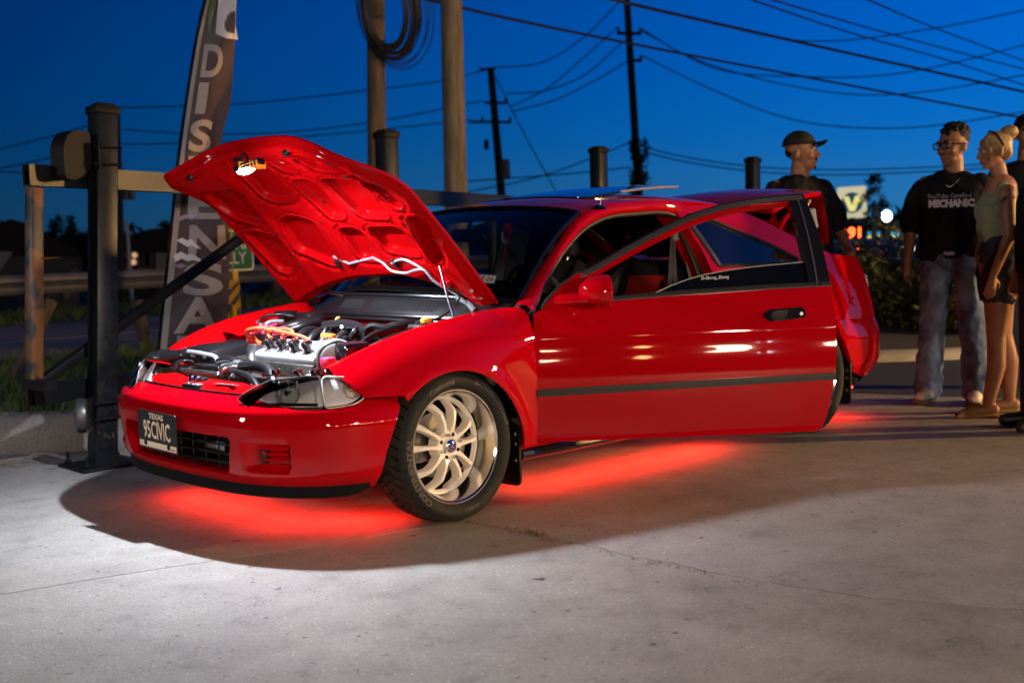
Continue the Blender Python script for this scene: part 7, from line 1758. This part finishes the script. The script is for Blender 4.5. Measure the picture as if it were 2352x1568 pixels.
# ---- blonde woman in profile ----------------------------------------------------------
g2 = gnd(2290, 952); yaw2 = CAMYAW(g2)-1.33
t2, T2 = person('blonde woman in sage tank top and black denim shorts seen from behind in profile', g2, yaw2, 1.63)
mb = MB()
legs = ((-1, (-.09, .03, .50), (-.10, .075, .09)), (1, (.09, -.05, .50), (.105, -.10, .09)))
for q, kn, an in legs:
    limb(mb, [(q*.085, 0, .90), (q*.09, (kn[1])*.6, .70), kn, (an[0], (kn[1]+an[1])/2-.022, .32), an], [.105, .090, .058, .056, .036], 16)
    limb(mb, [(an[0], an[1]-.03, .05), (an[0]*1.05, an[1]+.07, .042), (an[0]*1.1, an[1]+.15, .030)], [.036, .036, .026])
    for k in range(5): sph(mb, (an[0]*1.1+(k-2)*.016, an[1]+.175-abs(k-1)*.008, .026), (.010, .018, .012), None, 8)
limb(mb, [(0, -.01, .93), (0, .0, 1.10), (0, .005, 1.27), (0, -.01, 1.40)], [.130, .105, .125, .095], 18); sph(mb, (0, -.05, .90), (.155, .115, .115), None, 18)
for q in (-1, 1): sph(mb, (q*.062, .066, 1.262), (.060, .054, .066), None, 14)
limb(mb, [(0, -.015, 1.41), (0, .012, 1.54)], [.050, .048])
for q, el, wr in ((-1, (-.225, -.01, 1.12), (-.235, .09, .88)), (1, (.225, -.045, 1.12), (.235, .0, .87))):
    limb(mb, [(q*.155, -.01, 1.375), el, wr], [.050, .038, .025]); hand(mb, wr, (0, .15, -1), (-q, .2, 0), .93, .45, q)
h2 = np.array([0, .03, 1.625]); HM2 = yawM(.10) @ np.array(Euler((-.10, 0, 0)).to_matrix()); head_shape(mb, h2, HM2, .95, True)
organic('body', mb, .0065, 3, SKA, t2, T2); P, put = face_parts(t2, h2, HM2, .95, T2, HAIRB)
mb = MB(); limb(mb, [(0, -.005, 1.0), (0, .0, 1.10), (0, .005, 1.27)], [.140, .118, .136], 20); sph(mb, (0, -.01, 1.03), (.150, .128, .10), None, 18)
for q in (-1, 1): sph(mb, (q*.062, .070, 1.262), (.066, .060, .072), None, 14); limb(mb, [(q*.085, .05, 1.29), (q*.105, .0, 1.42), (q*.10, -.06, 1.34), (q*.07, -.08, 1.25)], [.030, .022, .028, .040])
organic('tank_top', mb, .008, 3, SAGE, t2, T2, (.009, 10, 10))
mb = MB(); sph(mb, (0, -.045, .92), (.168, .135, .135), None, 20); limb(mb, [(-.05, 0, 1.01), (.05, 0, 1.01)], [.128, .128])
for q, kn, an in legs: limb(mb, [(q*.085, -.005, .90), (q*.09, kn[1]*.35, .775)], [.118, .114])
sho = organic('shorts', mb, .009, 3, SHORT, t2, T2, (.006, 12, 8))
mb = MB()
for q, kn, an in legs:
    for k in range(26):
        a = 6.28*k/26; x, y = q*.09+.112*math.cos(a), kn[1]*.38+.112*math.sin(a); mb.tube([(x, y, .77), (x+random.uniform(-.006, .006), y+random.uniform(-.006, .006), .735-random.random()*.03)], .0022, n=4)
put('frayed_hem', mb, SHORT)
for q, kn, an in legs:
    mb = MB(); mb.box((an[0]*1.07, an[1]+.06, .012), (.085, .27, .022), bev=.010); sd = put('sandal_sole', mb, SAND)
    mb = MB(); mb.grid(lambda a, b: (an[0]*1.08+.050*math.cos(math.pi*a), an[1]+.075+.06*b, .02+.062*math.sin(math.pi*a)*(1-.25*b)), 12, 3); put('sandal_strap', mb, SAND)
mb = MB(); Ph = lambda x, y, z: h2+HM2 @ np.array([x, y, z])*.95
sph(mb, Ph(0, -.018, .045), (.082*.95, .100*.95, .090*.95), HM2, 18); sph(mb, Ph(0, -.07, .0), (.06, .04, .06), HM2, 14); sph(mb, Ph(0, -.105, .115), (.050, .050, .046), HM2, 14)
for k in range(16):
    a = k*.5; sph(mb, Ph(.03*math.cos(a), -.105+.035*math.sin(a), .12+.012*math.sin(a*2.3)), .022, None, 8)
for q in (-1, 1): limb(mb, [Ph(q*.055, .06, .08), Ph(q*.076, .055, .02), Ph(q*.074, .05, -.03), Ph(q*.066, .055, -.07)], [.012, .012, .009, .004], 8)
organic('hair', mb, .007, 1, HAIRB, t2, T2)
mb = MB(); mb.tube(curve([Ph(-.085, -.03, .03), Ph(-.080, .0, .10), Ph(0, .02, .135), Ph(.080, .0, .10), Ph(.085, -.03, .03)], 24), .006, n=6); put('sunglasses', mb, GLSB)
mb = MB()
for k in range(7): sph(mb, (-.205-.003*(k % 3), -.03+.012*k, 1.34-.012*(k % 4)), (.006, .010, .012), None, 8)
put('tattoo', mb, INK)
# ---- man in the cap behind the boot ----------------------------------------------------
g3 = at(1838, 600, 8.35)*np.array([1, 1, 0]); yaw3 = CAMYAW(g3)+.55
t3, T3 = person('man in black cap and dark t-shirt standing behind the open boot', g3, yaw3, 1.73)
mb = MB()
for q in (-1, 1):
    limb(mb, [(q*.10, 0, .90), (q*.11, .01, .50), (q*.12, -.01, .10)], [.09, .06, .045]); limb(mb, [(q*.12, -.02, .05), (q*.13, .13, .035)], [.042, .034])
limb(mb, [(0, 0, .95), (0, .02, 1.12), (0, .01, 1.30), (0, -.01, 1.42)], [.12, .130, .118, .085], 18); limb(mb, [(0, -.01, 1.42), (0, .012, 1.56)], [.068, .064])
for q, el, wr in ((-1, (-.29, -.02, 1.15), (-.31, .12, .98)), (1, (.285, .0, 1.14), (.30, .16, .99))):
    limb(mb, [(q*.19, -.01, 1.40), el, wr], [.058, .046, .031]); hand(mb, wr, (q*-.15, .75, -.55), (-q, 0, -.3), 1.05, .8, q)
h3 = np.array([0, .02, 1.635]); HM3 = yawM(.80) @ np.array(Euler((.05, 0, 0)).to_matrix()); head_shape(mb, h3, HM3, 1.12)
organic('body', mb, .0065, 3, SKA, t3, T3); P, put = face_parts(t3, h3, HM3, 1.12, T3)
mb = MB(); erings(mb, [(0, .01, .90, .20, .165), (0, .015, 1.0, .212, .178), (0, .015, 1.15, .215, .172), (0, .005, 1.30, .222, .150), (0, -.005, 1.39, .212, .132), (0, -.01, 1.445, .150, .108), (0, -.01, 1.475, .100, .094)])
for q in (-1, 1): limb(mb, [(q*.178, -.01, 1.385), (q*.250, -.01, 1.28), (q*.283, -.005, 1.155)], [.074, .080, .082])
organic('tshirt', mb, .010, 3, BLKT2, t3, T3, (.017, 7, 2.4))
mb = MB()
for q in (-1, 1): limb(mb, [(q*.095, 0, .93), (q*.11, .005, .50), (q*.125, -.01, .09)], [.118, .09, .085])
organic('trousers', mb, .014, 3, SHORT, t3, T3, (.008, 9, 7))
for q in (-1, 1):
    mb = MB(); limb(mb, [(q*.12, -.03, .045), (q*.13, .15, .04)], [.048, .042]); organic('shoe', mb, .012, 2, SHOEB, t3, T3)
Ph = lambda x, y, z: h3+HM3 @ np.array([x, y, z])*1.12
def capd(a, b):
    th = 2*math.pi*b; e = a*1.55; return tuple(Ph(.088*math.sin(th)*math.cos(e-.0), -.012+.104*math.cos(th)*math.cos(e), .052+.092*math.sin(e)))
mb = MB(); mb.grid(capd, 10, 30); cp_ = put('cap_crown', mb, CAPB)
def brim(a, b): x = -.078+.156*a; k = 1-(x/.082)**2; return tuple(Ph(x, .080+.010*k+(.075*k**.5+.0)*b, .060+.010*b*k-.020*(x/.08)**2))
mb = MB(); mb.grid(brim, 14, 5); mb.grid(lambda a, b: tuple(np.array(brim(a, b))-HM3[:, 2]*.006), 14, 5, flip=True); put('cap_brim', mb, CAPB)
mb = MB(); sph(mb, Ph(0, -.034, .014), (.0725, .0755, .052), HM3, 16); put('hair', mb, HAIRD)
mb = MB(); sph(mb, Ph(0, .090, -.044), (.026, .010, .007), HM3, 10); put('moustache', mb, HAIRD)
mb = MB(); sph(mb, Ph(0, .078, -.092), (.020, .012, .012), HM3, 10); put('beard', mb, HAIRD)
for q, wr in ((1, (.296, .135, 1.005)),):
    mb = MB(); mb.lathe([(.034, -.012), (.037, 0), (.034, .012)], 18, frame((0.03, .75, -.55)), wr); put('wrist_watch', mb, GLSB)
# ---- two people cropped by the right edge --------------------------------------------------
g4 = gnd(2392, 985); yaw4 = CAMYAW(g4)-1.2
t4, T4 = person('person in black clothes cut off by the right edge, beside the blonde woman', g4, yaw4, 1.60)
mb = MB()
for q in (-1, 1): limb(mb, [(q*.09, 0, .90), (q*.10, .01, .50), (q*.11, -.01, .09)], [.085, .058, .042])
limb(mb, [(0, 0, .95), (0, .0, 1.12), (0, .0, 1.30), (0, -.01, 1.42)], [.10, .105, .112, .080], 18); limb(mb, [(0, -.012, 1.42), (0, .008, 1.56)], [.060, .056])
for q in (-1, 1): limb(mb, [(q*.17, -.01, 1.40), (q*.25, -.02, 1.14), (q*.26, .06, .90)], [.055, .042, .028]); hand(mb, (q*.26, .06, .90), (0, .15, -1), (-q, .2, 0), .95, .45, q)
h4 = np.array([0, .015, 1.640]); HM4 = yawM(.1); head_shape(mb, h4, HM4, 1.0); organic('body', mb, .0075, 3, SKC, t4, T4); P, put = face_parts(t4, h4, HM4, 1.0, T4)
mb = MB(); erings(mb, [(0, .0, .92, .185, .135), (0, 0, 1.08, .192, .142), (0, 0, 1.25, .198, .138), (0, 0, 1.34, .205, .130), (0, -.005, 1.40, .185, .115), (0, -.01, 1.445, .13, .10), (0, -.01, 1.47, .09, .085)])
for q in (-1, 1): limb(mb, [(q*.158, -.01, 1.385), (q*.225, -.015, 1.27), (q*.250, -.01, 1.160)], [.072, .072, .072])
organic('tshirt', mb, .012, 3, BLKT, t4, T4, (.008, 7, 2.5))
mb = MB()
for q in (-1, 1): limb(mb, [(q*.09, 0, .93), (q*.10, .005, .50), (q*.115, -.01, .085)], [.112, .09, .088])
organic('trousers', mb, .014, 3, SHORT, t4, T4)
for q in (-1, 1):
    mb = MB(); limb(mb, [(q*.115, -.03, .045), (q*.13, .06, .045), (q*.135, .165, .038)], [.046, .046, .038]); organic('shoe', mb, .011, 2, SHOEB, t4, T4)
mb = MB(); Ph = lambda x, y, z: h4+HM4 @ np.array([x, y, z]); sph(mb, Ph(0, -.022, .055), (.084, .100, .084), HM4, 18); sph(mb, Ph(0, .05, .085), (.06, .05, .035), HM4, 14); organic('hair', mb, .009, 2, HAIRD, t4, T4)
g5 = at(2356, 600, 8.1)*np.array([1, 1, 0]); t5, T5 = person('dark-haired person mostly hidden behind the blonde woman at the right edge', g5, CAMYAW(g5)+.2, 1.80)
mb = MB()
for q in (-1, 1): limb(mb, [(q*.10, 0, .90), (q*.11, .01, .50), (q*.12, -.01, .06)], [.09, .06, .045]); limb(mb, [(q*.17, -.01, 1.40), (q*.25, -.02, 1.14), (q*.26, .06, .90)], [.055, .042, .028]); hand(mb, (q*.26, .06, .90), (0, .15, -1), (-q, .2, 0), 1, .45, q)
limb(mb, [(0, 0, .95), (0, .0, 1.12), (0, .0, 1.30), (0, -.01, 1.42)], [.10, .105, .112, .080], 18); limb(mb, [(0, -.012, 1.42), (0, .008, 1.56)], [.062, .058])
h5 = np.array([0, .015, 1.640]); HM5 = yawM(0); head_shape(mb, h5, HM5, 1.0); organic('body', mb, .009, 3, SKB, t5, T5); P, put = face_parts(t5, h5, HM5, 1.0, T5)
mb = MB(); erings(mb, [(0, .0, .92, .185, .135), (0, 0, 1.08, .192, .142), (0, 0, 1.25, .198, .138), (0, 0, 1.34, .205, .130), (0, -.005, 1.40, .185, .115), (0, -.01, 1.445, .13, .10), (0, -.01, 1.47, .09, .085)])
for q in (-1, 1): limb(mb, [(q*.158, -.01, 1.385), (q*.225, -.015, 1.27), (q*.250, -.01, 1.160)], [.072, .072, .072])
organic('tshirt', mb, .014, 3, BLKT, t5, T5, (.008, 7, 2.5))
mb = MB()
for q in (-1, 1): limb(mb, [(q*.095, 0, .93), (q*.11, .005, .50), (q*.125, -.01, .05)], [.115, .09, .085])
organic('trousers', mb, .016, 3, SHORT, t5, T5)
mb = MB(); Ph = lambda x, y, z: h5+HM5 @ np.array([x, y, z]); sph(mb, Ph(0, -.022, .055), (.086, .102, .088), HM5, 18); organic('hair', mb, .010, 2, HAIRD, t5, T5)
